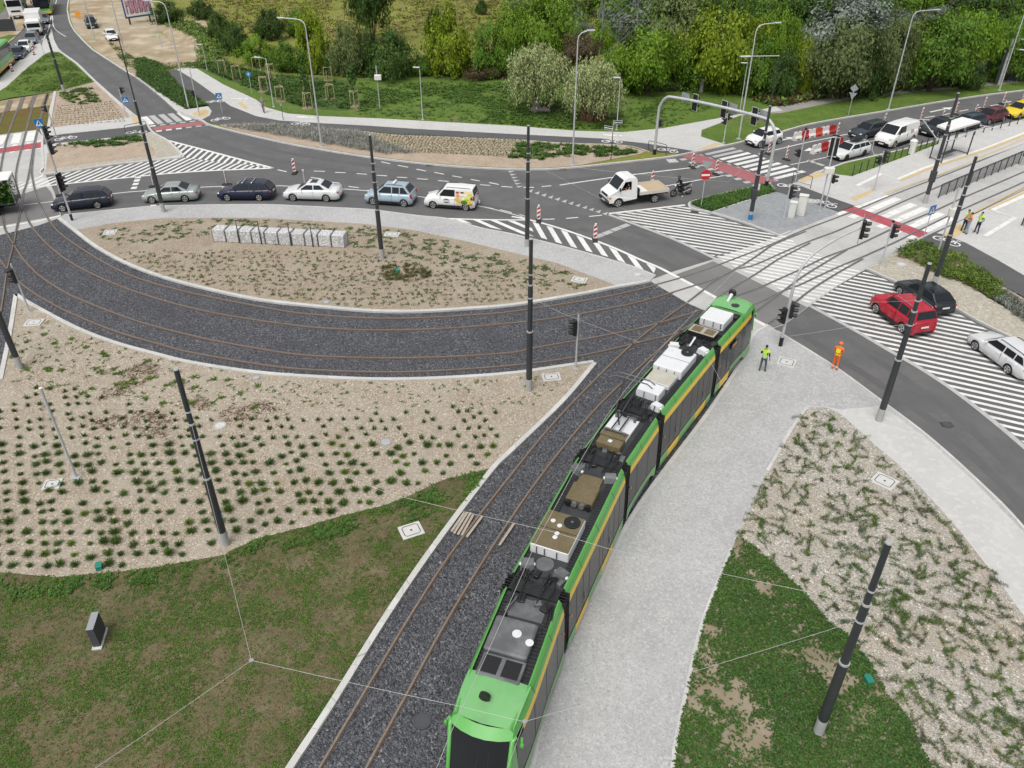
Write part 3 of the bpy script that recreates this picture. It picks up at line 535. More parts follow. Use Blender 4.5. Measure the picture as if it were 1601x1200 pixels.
struct(mt, 'road_joints')

# ---- rails
rl = MB()
def rail(pts, z=.11):                                            # open rail on ballast
    P = smooth([G(x, y, z) for x, y in pts], 6)
    rl.ribbon(P, .14, .02, z - .05, M_RAILR); rl.ribbon(P, .075, z - .05, z, M_RAILH)
GZ = [0]
def groove(pts, z=.050):
    GZ[0] += 1; z += .0022 * (GZ[0] % 16)                                         # rail let into concrete
    P = smooth([G(x, y, z) for x, y in pts], 6)
    rl.ribbon(P, .17, None, z, M_STEEL); rl.ribbon(P, .055, None, z + .0011, M_GROOV)
rail([(75, 341), (92, 362), (125, 386), (175, 416), (225, 437), (300, 457), (400, 477), (475, 489), (575, 496), (650, 496), (725, 492), (800, 486), (925, 467), (1000, 451.5), (1020, 446)])
rail([(52, 357), (75, 382), (112, 410), (175, 441), (250, 467), (325, 486), (400, 499), (475, 509), (550, 514), (625, 514.5), (700, 512), (800, 504), (875, 495), (950, 481.5), (1000, 471), (1052, 456)])
rail([(8, 358), (13, 368), (21, 381), (37, 405), (62, 430), (100, 455), (137, 472), (200, 496), (250, 511), (325, 529), (400, 543), (450, 551), (500, 555.5), (600, 558.5), (700, 556.5), (800, 550), (832, 543.5), (925, 527), (1000, 512), (1041, 501), (1098, 483)])
rail([(-20, 382), (0, 405), (11, 420), (27, 437), (50, 455), (87, 477), (137, 500), (187, 519), (250, 537), (295, 549), (400, 567.5), (475, 576), (600, 580.5), (700, 577.5), (800, 570), (875, 561), (937, 549), (987, 537), (1050, 522), (1066, 516)])
rail([(25, 360), (21, 381), (11, 420), (2, 480), (-14, 560)]); rail([(-12, 372), (-30, 440), (-60, 540)])
rail([(440, 1300), (499, 1200), (575, 1072), (651, 946), (715, 850), (800, 740), (875, 650), (975, 549), (1037, 499), (1074, 473)])
rail([(518, 1300), (572, 1200), (633, 1089), (700, 967), (772, 850), (850, 737), (937, 632), (1025, 550), (1060, 520), (1110, 487)])
TC = [(-2.6, 8.0), (-1.54, 11.4), (-.4, 14.6), (.77, 18.0), (2.1, 21.2), (3.63, 24.66), (4.6, 26.5), (5.56, 28.13), (7.4, 31.1), (9.29, 33.96), (11.0, 36.5), (12.74, 39.0), (15.0, 42.2)]
TCs = smooth([(x, y, 0) for x, y in TC], 5)
for o in (-.7175, .7175):
    rl.ribbon(TCs[:-9], .16, .02, .06, M_RAILR, o); rl.ribbon(TCs[:-9], .075, .06, .11, M_RAILH, o)
for l in [[(1018, 446.5), (1060, 435), (1100, 422), (1141, 407), (1200, 384), (1255, 360), (1305, 341), (1340, 327.5), (1389, 307), (1454, 282), (1503, 263), (1568, 236.5), (1601, 223), (1700, 183)],
          [(1050, 457), (1085, 446), (1120, 435), (1160, 415), (1201, 387), (1221, 377), (1260, 361)],
          [(1075, 472), (1097, 455), (1117, 439), (1150, 420), (1180, 402), (1205, 384)],
          [(1150, 420), (1180, 413.5), (1229, 392), (1267, 376), (1305, 362), (1340, 347), (1372, 333), (1418, 312), (1490, 282), (1601, 236), (1700, 195)],
          [(1120, 466), (1141, 452), (1180, 429), (1215, 406), (1236, 395), (1267, 379)],
          [(1141, 465), (1180, 452), (1215, 437), (1255, 419), (1292, 401), (1340, 383), (1404, 353), (1464, 328), (1503, 310), (1601, 268), (1700, 225)],
          [(1162, 481), (1187, 472), (1221, 456), (1250, 445), (1280, 431), (1317, 414), (1349, 401), (1402, 377), (1438, 359), (1500, 329), (1601, 284), (1700, 238)],
          [(1171, 494), (1192, 479), (1224, 455), (1255, 432), (1292, 409), (1324, 390)],
          [(1185, 519), (1200, 507), (1222, 490), (1262, 457), (1292, 437), (1317, 422), (1349, 404)]]: groove(l)
for l in [[(75, 341), (67, 327), (58, 309), (52, 285), (50, 260), (58, 205), (75, 145)], [(52, 357), (43, 342), (36, 324), (26, 290), (26, 262), (40, 207), (55, 148)],
          [(25, 360), (28, 347), (36, 302), (42, 285), (47, 260), (52, 230), (58, 205)], [(8, 358), (4, 340), (0, 310), (0, 270), (12, 212), (34, 152)], [(-12, 372), (-8, 330), (-8, 280), (-10, 220), (14, 156)]]: groove(l, .028)
for l in [[(55, 148), (46, 168)], [(75, 146), (68, 163)], [(36, 151), (30, 170)], [(17, 156), (11, 174)]]: rl.ribbon(GL(l, .05), .45, None, .05, mat('bare_sleeper_beam', (.16, .12, .095), .8))
struct(rl, 'tram_rails')
# ------------------------------------------------------------------ street furniture
M_DARK = gmat('anthracite_paint', (.034, .039, .043), [('n', 1.5, (.05, .054, .058), .45, .7, .6)], rough=.45, coord='obj', spec=.5)
M_GALV = gmat('galvanised_steel', (.46, .48, .49), [('n', 2, (.56, .57, .58), .42, .66, .7), ('f', 20, (.38, .39, .40), .5, .8, .4)], rough=.5, metal=.15, coord='obj')
M_GREY = gmat('grey_sleeve', (.36, .365, .36), [('n', 3, (.44, .44, .43), .4, .7, .7)], rough=.7, coord='obj')
M_BLK = mat('black_plastic', (.012, .012, .013), .5)
M_RUB = gmat('rubber_foot', (.035, .035, .034), [('n', 6, (.06, .058, .055), .45, .7, .6)], rough=.9, coord='obj')
M_SIGR = mat('sign_red', (.50, .018, .022), .35); M_SIGW = mat('sign_white', (.78, .78, .77), .35); M_SIGB = mat('sign_blue', (.006, .17, .46), .35)
M_SIGG = gmat('sign_back', (.36, .38, .40), [('n', 4, (.44, .46, .47), .4, .7, .6)], rough=.5, metal=.4, coord='obj')
M_ORNG = mat('sign_orange', (.80, .30, .02), .5)
M_LENS = mat('signal_lens', (.02, .02, .02), .15); M_CAB = gmat('cabinet_paint', (.66, .66, .62), [('n', 2, (.58, .58, .54), .45, .7, .5)], rough=.5, coord='obj')
M_LAMPG = mat('lamp_glass', (.62, .64, .66), .15)
UP = Vector((0, 0, 1))
def at(p, z=.1): g = G(p[0], p[1], z); return (g.x, g.y, z)

def catenary_pole(base, label, h=8.6, z=.1, mast=None, sleeve=.75, blue=False):
    t = thing('catenary_pole', label, 'pole', at(base, z), 0, 'dark overhead line poles')
    MB().tube([(0, 0, -.05), (0, 0, sleeve)], .168, M_GREY, 16).build('base_sleeve', t)
    p = MB(); p.tube([(0, 0, sleeve), (0, 0, 3.6)], [.160, .155], M_DARK, 16); p.tube([(0, 0, 3.6), (0, 0, 6.2)], [.128, .122], M_DARK, 16); p.tube([(0, 0, 6.2), (0, 0, h - .04)], [.098, .092], M_DARK, 16)
    p.build('shaft', t)
    for zz, r in ((3.6, .168), (6.2, .138)): MB().cyl((0, 0, zz), r, .07, M_GREY, 16).build('band', t)
    for zz in (5.5, 6.75): MB().cyl((0, 0, zz), .14 if zz < 6 else .112, .06, M_GALV, 14).box((.13, 0, zz), (.1, .05, .05), M_GALV).build('wire_clamp', t)
    MB().tube([(0, 0, h - .04), (0, 0, h)], [.1, .085], M_GREY, 14).build('cap', t)
    if blue: MB().box((.158, -.03, 1.6), (.02, .1, .12), M_SIGB, rad(-40)).build('number_plate', t)
    if mast:
        mh, ay, al = mast; d = Vector((math.cos(ay), math.sin(ay), 0))
        MB().tube([(0, 0, h), (0, 0, h + mh)], [.05, .038], M_DARK, 8).build('mast', t)
        m = MB(); m.tube([Vector((0, 0, h + mh)), Vector((0, 0, h + mh + .05)) + d * al], .03, M_GALV, 8).build('lamp_arm', t)
        m = MB(); m.box(Vector((0, 0, h + mh + .05)) + d * (al + .25), (.75, .28, .10), M_GALV, ay, bev=.04); m.build('lamp_head', t)
    return t
P_A = catenary_pole((353, 851), 'dark pole among the planted tussocks, at the edge of the worn turf', blue=True)
P_B = catenary_pole((1279, 1145), 'dark pole standing in the clover beside the green valve box', blue=True)
P_C = catenary_pole((1374, 657), 'dark pole on the pavement tip at the pointed end of the gravel bed')
P_D = catenary_pole((1459, 447), 'dark pole between the shrub bed and the black hatchback')
P_E = catenary_pole((597.5, 404), 'dark pole in the lens shaped bed right of the stone gabion wall')
P_F = catenary_pole((824, 385), 'dark pole on the pavement by the striped wedge, north edge of the lens bed', sleeve=.6)
P_G = catenary_pole((827, 610), 'dark pole in the gravel point between the two tram curves')
P_H = catenary_pole((256, 331), 'dark pole with tall lamp mast behind the silver green sedan', h=8.5, mast=(4.4, rad(170), .5))
P_I = catenary_pole((1172.5, 344), 'dark pole with lamp mast on the blue grey sett island', mast=(3.3, rad(190), 2.2))
P_J = catenary_pole((1446, 317), 'dark pole with cross arms standing between the platform tracks', z=.05)
P_K = catenary_pole((100, 142), 'dark pole on the grass triangle north of the planted rows', h=hgt((100, 142), 32))
P_L = catenary_pole((32, 575), 'dark pole cut by the left photo edge beside the traffic signal apex')
P_M = catenary_pole((1597, 256), 'dark pole at the far end of the mesh fence between the platform tracks')
b = MB()
for zz, ang, l in ((6.4, rad(150), 1.9), (6.4, rad(-20), 2.6)):
    d = Vector((math.cos(ang), math.sin(ang), 0)); b.tube([Vector((0, 0, 5.0)), Vector((0, 0, 5.0)) + d * .6 + UP * .15, Vector((0, 0, zz)) + d * l], .04, M_GALV, 8); b.tube([Vector((0, 0, zz)) + d * (l - .5), Vector((0, 0, zz - .15)) + d * (l + 1.2)], .03, M_GALV, 8)
b.build('bracket', P_J)
MB().box((0, 0, 2.2), (.42, .34, .9), M_DARK, bev=.03).build('control_box', P_J)
MB().box((-.05, -.05, 2.1), (.40, .40, .8), M_DARK, bev=.03).build('control_box', P_I); MB().box((.22, .1, 2.6), (.2, .2, .45), M_CAB, bev=.02).build('terminal_box', P_I)
MB().tube([(0, 0, .1), (0, 0, .5)], .175, M_SIGB, 14).build('blue_wrap', P_I)

def street_lamp(base, ytop, ay, al, label, r=.085, z=.1, curve=True, group='silver street lamps'):
    h = hgt(base, ytop, z); t = thing('street_lamp', label, 'street lamp', at(base, z), 0, group); d = Vector((math.cos(ay), math.sin(ay), 0))
    p = MB(); k = .7 if curve else 0
    P = [Vector((0, 0, .05)), Vector((0, 0, h * .5)), Vector((0, 0, h - k))]
    if curve: P += [Vector((0, 0, h - k * .45)) + d * k * .12, Vector((0, 0, h - k * .12)) + d * k * .5, Vector((0, 0, h)) + d * k]
    P += [Vector((0, 0, h + .05)) + d * al]
    n = len(P); p.tube(P, [r, r * .78] + [r * .55] * (n - 2), M_GALV, 10); p.build('pole', t)
    MB().box((0, 0, .03), (r * 5, r * 5, .06), M_GREY, bev=.02).build('base_plate', t)
    hd = MB(); c = Vector((0, 0, h + .07)) + d * (al + .28); hd.box(c, (.72, .26, .09), M_GALV, ay, bev=.035); o = hd.build('lamp_head', t)
    MB().box(c - UP * .05, (.5, .2, .02), M_LAMPG, ay).build('lamp_glass', o)
    return t
street_lamp((503, 229), 30, rad(170), 1.9, 'tall silver street lamp in the brown bed, its arm pointing left')
street_lamp((295, 169), 3, rad(165), 1.9, 'tall silver street lamp at the front of the ivy strip by the zebra crossing')
street_lamp((895, 257), 49, rad(10), .8, 'tall silver street lamp in the green ground cover right of the willow')
street_lamp((1155, 217), 38, rad(15), 1.8, 'tall silver street lamp behind the signal gantry, arm pointing right')
street_lamp((1389, 171), 17, rad(10), 2.3, 'tall silver street lamp on the grass verge beside the diamond sign')
street_lamp((1562, 141), 8, rad(10), 2.0, 'tall silver street lamp beside the sign gantry at the right photo edge')
street_lamp((149, 64), -40, rad(170), 1.8, 'tall silver street lamp next to the dark car on the sandy lot')
street_lamp((196, 86), -20, rad(170), 1.8, 'silver street lamp on the weedy strip right of the white car')
street_lamp((253, 73), 2, rad(160), .5, 'thin silver street lamp in the middle of the sandy lot', r=.06)
street_lamp((428, 167), 91, rad(165), .7, 'short silver path lamp behind the walking pedestrian', r=.06, curve=False, group='short path lamps')
street_lamp((661, 187), 106, rad(175), .05, 'short silver path lamp on the lawn right of the white camera box', r=.055, curve=False, group='short path lamps')
street_lamp((964, 203), 122, rad(175), .05, 'short silver path lamp behind the two street name plates', r=.055, curve=False, group='short path lamps')
street_lamp((1157, 172), 99, rad(175), .05, 'short silver path lamp just behind the tall lamp by the footpath fork', r=.055, curve=False, group='short path lamps')
street_lamp((324, 109), 70, rad(175), .05, 'short silver path lamp at the far start of the footpath', r=.05, curve=False, group='short path lamps')

# ---- traffic signals
def head(par, pos, yw, n=3, plate=False, s=1.0):
    """black signal head facing yw"""
    T = Matrix.Translation(Vector(pos)) @ Matrix.Rotation(yw, 4, 'Z')
    b = MB(); hh = .32 * n * s
    b.box(T @ Vector((0, 0, 0)), (.20 * s, .30 * s, hh), M_BLK, yw, bev=.03)
    if plate:
        b.box(T @ Vector((-.09, 0, 0)), (.02, .62 * s, hh + .42 * s), M_BLK, yw); b.box(T @ Vector((-.104, 0, 0)), (.012, .68 * s, hh + .48 * s), M_SIGW, yw); b.box(T @ Vector((-.115, 0, 0)), (.012, .62 * s, hh + .42 * s), M_BLK, yw)
    o = b.build('signal_head', par)
    for k in range(n):
        zc = hh / 2 - .16 * s - .32 * s * k; v = MB()
        V = []
        for x in (.10 * s, .34 * s):
            for i in range(9):
                a = -math.pi * .15 + math.pi * 1.3 * i / 8
                V.append(T @ Vector((x if i not in (0, 8) else min(x, .2 * s), .125 * s * math.cos(a), zc + .125 * s * math.sin(a))))
        v.add(V, [(i, i + 1, 9 + i + 1, 9 + i) for i in range(8)], M_BLK)
        v.add([T @ Vector((.104 * s, .1 * s * math.cos(a), zc + .1 * s * math.sin(a))) for a in [i * math.pi / 5 for i in range(10)]], [tuple(range(10))], M_LENS)
        v.build('visor', o)
    return o
def signal(base, ytop, label, heads, z=.1, r=.055, foot=None, group='traffic signals on posts', name='traffic_signal'):
    h = hgt(base, ytop, z); t = thing(name, label, 'traffic light', at(base, z), 0, group)
    MB().tube([(0, 0, 0), (0, 0, h)], [r, r * .9], M_GALV, 10).build('post', t)
    if foot: MB().tube([(0, 0, 0), (0, 0, .5)], r + .02, M_BLK, 10).build('black_foot', t)
    else: MB().box((0, 0, .015), (.3, .3, .03), M_GREY).build('base_plate', t)
    for zz, off, yw, n, pl in heads:
        d = Vector((math.cos(yw), math.sin(yw), 0)); head(t, Vector((0, 0, zz)) + d * off, yw, n, pl)
    return t, h
def plate(par, pos, yw, w, h, m, back=None, pts=None, name='sign_plate'):
    """flat sign panel facing yw; pts = outline in metres across/up"""
    T = Matrix.Translation(Vector(pos)) @ Matrix.Rotation(yw, 4, 'Z'); P = pts or [(-w / 2, -h / 2), (w / 2, -h / 2), (w / 2, h / 2), (-w / 2, h / 2)]; n = len(P)
    V = [T @ Vector((.012, y, zz)) for y, zz in P] + [T @ Vector((-.012, y, zz)) for y, zz in P]
    b = MB(); b.add(V[:n], [tuple(range(n))], m); b.add(V[n:], [tuple(range(n - 1, -1, -1))], back or M_SIGG); b.add(V, [(n + i, n + (i + 1) % n, (i + 1) % n, i) for i in range(n)], back or M_SIGG)
    return b.build(name, par), T
def figure_on(par, T, shapes, m, x=.016, name='symbol'):
    b = MB()
    for P in shapes:
        b.add([T @ Vector((x, y, zz)) for y, zz in P], [tuple(range(len(P)))], m)
    return b.build(name, par)
def crossing_sign(par, pos, yw, s=.62):
    o, T = plate(par, pos, yw, s, s, M_SIGB); a = s * .42
    figure_on(o, T, [[(-a, -a * .8), (a, -a * .8), (0, a * .85)]], M_SIGW, .016, 'white_triangle')
    k = s * .2; figure_on(o, T, [[(-.1 * k, k), (.3 * k, k), (.3 * k, .6 * k), (-.1 * k, .6 * k)], [(-.3 * k, .5 * k), (.4 * k, .5 * k), (.9 * k, -1.4 * k), (.6 * k, -1.4 * k), (0, -.3 * k), (-.7 * k, -1.4 * k), (-1 * k, -1.4 * k)]], M_BLK, .019, 'walker')
D = rad
t, h = signal((113, 344), 197, 'curved silver signal mast at the left tram crossing with three black heads', [(1.9 + 1.1, .17, D(-10), 3, True)], foot=True, r=.075)
for zz, yw in ((h - .45, D(-5)), (h - 1.55, D(5))): head(t, (.2, 0, zz), yw, 3)
crossing_sign(t, (-.05, -.1, h + .25), D(-80), .6); MB().tube([(0, 0, h), (0, 0, h + .5)], .03, M_GALV, 8).box((-.2, 0, h - .1), (.35, .06, .06), M_GALV).build('bracket', t)
t, h = signal((198, 183), 139, 'signal post with blue crossing sign left of the far zebra', [(2.75, .15, D(20), 2, False)]); crossing_sign(t, (.35, -.05, 1.25 + .55), D(-70))
t, h = signal((312, 180), 108, 'slim signal post on the tactile corner right of the far zebra', [(2.3, .15, D(200), 2, False)])
t, h = signal((46, 487), 412, 'leaning looking signal post at the gravel apex on the left', [(hgt((46, 487), 412) - .75, .1, D(-150), 3, False)])
t, h = signal((900, 576), 492, 'thin signal post at the gravel point beside the tram tracks', [(hgt((900, 576), 492) - .75, .17, D(185), 3, False)])
t, h = signal((88, 213), 165, 'signal post on the far pavement beside the planted rows', [(2.7, .15, D(190), 2, False)])
t, h = signal((1377, 415), 347, 'signal post at the tip of the cobbled shrub island', [(hgt((1377, 415), 347) - .62, .17, D(-15), 3, False)]); MB().cyl((0, 0, h + .06), .09, .12, M_BLK).build('detector', t)
t, h = signal((1222, 357), 287, 'thin signal post on the blue grey setts left of the cabinets', [(hgt((1222, 357), 287) - .62, .16, D(-10), 3, False)])
t, h = signal((1281, 329), 213, 'tall signal post carrying a white box above the setts', [(hgt((1281, 329), 213) - .8, .16, D(80), 3, True)], r=.06); MB().box((0, -.1, h - 2.55), (.75, .4, .5), M_CAB, bev=.05).build('white_box', t)
t, h = signal((1289, 327), 271, 'shorter signal post just right of the post with the white box', [(hgt((1289, 327), 271) - .42, .16, D(-10), 2, False)])
t, h = signal((1131, 223), 175, 'signal post on the lawn corner under the gantry', [(hgt((1131, 223), 175) - .4, .16, D(-15), 2, False), (hgt((1131, 223), 175) - .8, .18, D(200), 2, False)])
t, h = signal((1243, 285), 201, 'silver signal post by the railing at the right zebra', [(hgt((1243, 285), 201) - 2.0, .2, D(190), 2, False)]); MB().box((0, 0, h), (.16, .16, .22), M_BLK, bev=.03).box((.1, .05, h - .8), (.1, .12, .3), M_BLK).build('detector', t)
t, h = signal((1366, 297), 236, 'signal post with curved bracket on the north platform end', [(hgt((1366, 297), 236) - .45, .17, D(-15), 3, False), (hgt((1366, 297), 236) - .75, .18, D(195), 2, False)])
MB().tube([(-.1, 0, h - .3), (-.7, .1, h - .3), (-.95, .15, h + .1), (-.95, .15, h + 1.2)], .035, M_GALV, 8).build('bracket', t)
# curved mast over the striped median
t = thing('signal_mast', 'curved silver signal mast arching over the striped median', 'traffic light', at((1220, 540)), 0, 'signal masts over the carriageway'); o = Vector(t.location)
e = G(1346, 357, 6.3) - o; d = Vector((e.x, e.y, 0)); L_ = d.length; d.normalize()
P = [Vector((0, 0, 0)), Vector((0, 0, 3.6)), d * .12 + UP * 4.4, d * .5 + UP * 5.1, d * 1.3 + UP * 5.6, d * (L_ * .6) + UP * 6.0, d * L_ + UP * 6.25]
MB().tube(smooth(P, 5), [.085] * 6 + [.075] * 19 + [.05] * 6, M_GALV, 10).build('curved_post', t)
MB().tube([(0, 0, 0), (0, 0, .55)], .115, M_BLK, 12).build('black_foot', t)
head(t, d * (L_ + .2) + UP * 6.1, D(-25), 3, True, 1.1)
for yw, zz in ((D(-20), 2.35), (D(195), 2.0)): head(t, Vector((math.cos(yw), math.sin(yw), 0)) * .2 + UP * zz, yw, 3, False, 1.0)
# gantry over the north street
g0, g1 = Vector(at((1023, 241))), Vector(at((1198, 291))); t = thing('signal_gantry', 'arched silver signal gantry spanning the street at the red cycle crossing', 'traffic light', g0)
u = g1 - g0; LL = u.length; u.normalize(); H_ = hgt((1023, 241), 147)
P = [Vector((0, 0, 0)), UP * (H_ - 1.7), u * .15 + UP * (H_ - .9), u * .6 + UP * (H_ - .25), u * 1.5 + UP * H_, u * (LL / 2) + UP * (H_ + .1), u * (LL - 1.5) + UP * H_, u * (LL - .6) + UP * (H_ - .25), u * (LL - .15) + UP * (H_ - .9), u * LL + UP * (H_ - 1.7), u * LL]
MB().tube(smooth(P, 5), .125, M_GALV, 12).build('arch', t)
for q in (Vector((0, 0, 0)), u * LL): MB().tube([q, q + UP * .5], .15, M_BLK, 12).build('black_foot', t)
yr = yaw((1100, 262), (1600, 158))
for f in (.30, .55, .80):
    head(t, u * (LL * f) + UP * (H_ - .1) + Vector((math.cos(yr), math.sin(yr), 0)) * .3, yr, 3, True)
for f in (.21, .62, .87): plate(t, u * (LL * f) + UP * (H_ + .12) + Vector((math.cos(yr), math.sin(yr), 0)) * .22, yr, 1.0, .8, M_SIGB, name='sign_panel')
head(t, Vector((.25, 0, 2.9)), D(-10), 2)

# ---- signs
def sign_post(base, ytop, label, z=.1, r=.03, cat='sign', name='road_sign', dark=False):
    h = hgt(base, ytop, z); t = thing(name, label, cat, at(base, z)); MB().tube([(0, 0, 0), (0, 0, h)], r, M_DARK if dark else M_GALV, 8).build('post', t); return t, h
circ = lambda r, n=20: [(r * math.cos(2 * math.pi * i / n), r * math.sin(2 * math.pi * i / n)) for i in range(n)]
t, h = sign_post((1096, 323), 262, 'red and white no entry sign at the tip of the grassy island'); o_, T = plate(t, (.0, -.06, h - .55), D(-85), 0, 0, M_SIGR, pts=circ(.42), name='no_entry_disc'); figure_on(o_, T, [[(-.33, -.075), (.33, -.075), (.33, .075), (-.33, .075)]], M_SIGW, name='white_bar'); plate(t, (.05, .06, h + .15), D(60), 0, 0, M_SIGW, pts=[(-.42, .35), (.42, .35), (0, -.4)][::-1], name='give_way_plate')
t, h = sign_post((348, 178), 145, 'blue crossing sign standing on the cycle path edge'); crossing_sign(t, (0, -.04, h - .3), D(-80))
t, h = sign_post((1440, 383), 319, 'blue crossing sign at the shrub bed beside the right tram crossing'); crossing_sign(t, (0, -.05, h - .4), D(-60), .68)
t, h = sign_post((394, 146), 111, 'round blue cycle and foot path sign on the weedy lawn'); o_, T = plate(t, (0, -.05, h - .3), D(-90), 0, 0, M_SIGB, pts=circ(.3)); figure_on(o_, T, [[(-.2, -.03), (.2, -.03), (.2, .03), (-.2, .03)], [(-.03, -.2), (.03, -.2), (.03, .2), (-.03, .2)]], M_SIGW)
t, h = sign_post((955, 250), 187, 'black post with two white lettered street name plates'); b = MB(); b.tube([(0, 0, 0), (0, 0, h * .7)], .035, M_BLK, 8); b.build('black_sleeve', t)
for yw, off, zz in ((D(-70), Vector((.42, .1, 0)), h - .25), (D(-125), Vector((-.38, .12, 0)), h - .75)):
    o_, T = plate(t, off + UP * zz, yw, .85, .34, M_SIGW, name='name_plate'); figure_on(o_, T, [[(-.40, -.14), (.40, -.14), (.40, -.05), (-.40, -.05)], [(-.40, .03), (.40, .03), (.40, .14), (-.40, .14)]], mat('sign_navy', (.01, .015, .05), .4), name='dark_bands')
t, h = sign_post((1326, 181), 134, 'back of a diamond road sign above a yield plate on the verge'); plate(t, (0, .05, h - .25), D(60), 0, 0, M_SIGW, pts=[(-.42, 0), (0, -.42), (.42, 0), (0, .42)]); plate(t, (0, .05, h - 1.0), D(60), 0, 0, M_SIGW, pts=[(-.4, .3), (0, -.4), (.4, .3)])
t, h = sign_post((70, 87), 62, 'grey back of a yield sign on the bus stop pavement'); plate(t, (0, .04, h - .35), D(80), 0, 0, M_SIGW, pts=[(-.45, .35), (0, -.42), (.45, .35)])
t, h = sign_post((124, 30), 18, 'orange roadworks sign on the sandy lot'); plate(t, (0, -.04, h - .4), D(-80), .9, .7, M_ORNG)
t, h = sign_post((443, 187), 160, 'thin post with a small plate at the footpath edge', dark=True); plate(t, (0, -.04, h - .2), D(-100), .25, .3, M_SIGG)
t, h = sign_post((594, 170), 102, 'silver post carrying a white camera box on the lawn', r=.05, cat='camera post', name='camera_post'); MB().box((.1, -.05, h - 1.2), (.75, .4, .55), M_CAB, bev=.05).build('white_box', t)
t, h = sign_post((119, 745), 607, 'plain galvanised post bolted down among the tussocks', r=.06, cat='post', name='steel_post'); MB().box((0, 0, .015), (.42, .42, .03), M_GREY).build('base_plate', t); MB().cyl((0, 0, h + .01), .07, .03, M_SIGW).build('cap', t)
for k, (q, lb) in enumerate((((1417, 378), 'tall silver post with a white drum box next to the shrub bed'),)):
    t, h = sign_post((1465, 398), 293, lb, r=.055, cat='post', name='camera_post'); MB().cyl((.12, -.05, h - 1.7), .3, .5, M_CAB, 16).build('drum_box', t)

# ---- red and white beacon boards
M_BECW = mat('beacon_white', (.74, .73, .71), .5); M_BECR = mat('beacon_red', (.42, .03, .03), .5)
def beacon():
    t = thing('beacon_board', '', 'beacon', (0, 0, 0), 0, 'red and white beacon boards')
    b = MB(); b.box((0, 0, .06), (.8, .38, .12), M_RUB, bev=.04); b.box((0, 0, .13), (.3, .2, .05), M_RUB); b.build('rubber_foot', t)
    b = MB(); b.box((0, 0, .68), (.05, .27, 1.0), M_BECW, bev=.015); o = b.build('board', t)
    s = MB()
    for sd in (1, -1):
        for z0 in (.24, .58, .92):
            s.add([(sd * .028, -.12 * sd, z0), (sd * .028, .12 * sd, z0 + .13), (sd * .028, .12 * sd, z0 + .30), (sd * .028, -.12 * sd, z0 + .17)], [(0, 1, 2, 3)], M_BECR)
    s.build('red_stripes', o)
    MB().cyl((0, 0, 1.26), .08, .14, M_SIGR if False else M_BECW, 10).build('lamp', t)
    return t
bc = None
for px, py, yw, lb in [(461, 271, -95, 'beacon board behind the white sedan and the plain white boards'), (842, 346, -90, 'beacon board at the start of the striped wedge, by a dark pole'), (930, 376, -90, 'beacon board halfway along the striped wedge'),
                       (1082, 262, -70, 'beacon board on the lane line left of the no entry sign'), (1119, 273, -70, 'beacon board right of the no entry sign, near the red crossing'), (1019, 291, -85, 'beacon board half hidden behind the flatbed truck'),
                       (1201, 241, -60, 'beacon board partly hidden by the dark lamp pole and gantry leg'), (1229, 250, -60, 'beacon board in front of the red and white barrier rows'), (1308, 213, -60, 'beacon board closing the longer barrier row'),
                       (1381, 197, -60, 'beacon board behind the dark grey wagon'), (1439, 188, -60, 'beacon board near the turn arrow, above the white van'), (1493, 179, -60, 'beacon board beside the dark platform pole top'),
                       (1471, 193, -60, 'beacon board between the dark car and the shelter roof'), (1523, 183, -60, 'beacon board just above the shelter roof corner'), (1537, 171, -60, 'beacon board behind the maroon car roof'),
                       (1567, 163, -60, 'farther of two beacon boards in line behind the maroon car'), (1567, 177, -60, 'nearer of two beacon boards in line behind the maroon car'), (1598, 158, -60, 'beacon board at the right photo edge behind the yellow car'),
                       (54, 86, -60, 'beacon board beside the white car in the far queue'), (20, 112, -60, 'beacon board by the wheel of the green bus'),
                       (355, 289, 0, 'beacon board seen edge on behind the navy wagon'), (477, 289, 10, 'beacon board seen edge on beside the white sedan bonnet'), (241, 292, 8, 'beacon board seen edge on behind the silver green sedan'), (96, 306, 10, 'beacon board seen edge on behind the leftmost dark wagon')]:
    g = G(px, py); loc = (g.x, g.y, .004)
    if bc is None: bc = beacon(); bc.location = loc; bc.rotation_euler = (0, 0, D(yw)); bc['label'] = lb
    else: dup(bc, loc, D(yw), lb)
# ---- plastic barrier blocks
M_BARW = gmat('white_plastic', (.68, .67, .65), [('n', 3, (.58, .57, .55), .45, .7, .6)], rough=.5, coord='obj'); M_BARR = gmat('red_plastic', (.42, .03, .035), [('n', 3, (.34, .03, .03), .45, .7, .6)], rough=.5, coord='obj'); M_BARO = mat('faded_red_plastic', (.52, .07, .035), .5)
def barrier_row(a, b, n, mats, where):
    A, B = G(*a), G(*b); yw = math.atan2(B.y - A.y, B.x - A.x); L_ = (B - A).length / n
    ordn = ['first', 'second', 'third', 'fourth', 'fifth', 'sixth']
    for k in range(n):
        c = A + (B - A) * ((k + .5) / n); m = mats[k]; nm = {M_BARW: 'white', M_BARR: 'red', M_BARO: 'orange red'}[m]
        t = thing('barrier_block', '%s plastic barrier block, %s from the left in the %s' % (nm, ordn[k], where), 'barrier', (c.x, c.y, .004), yw, 'plastic barrier blocks on the street')
        b_ = MB()
        P = [(-.24, 0), (-.24, .22), (-.11, .42), (-.09, .80), (.09, .80), (.11, .42), (.24, .22), (.24, 0)]; h2 = L_ * .49
        V = [(-h2, y, z) for y, z in P] + [(h2, y, z) for y, z in P]
        b_.add(V, [tuple(range(8)), tuple(range(15, 7, -1))] + [(i, 8 + i, 8 + (i + 1) % 8, (i + 1) % 8) for i in range(8)], m); b_.build('body', t)
        q = MB(); q.cyl((0, 0, .82), .06, .05, M_BLK, 8); q.box((0, -.215, .1), (.3, .06, .1), M_RUB); q.build('filler_cap', t)
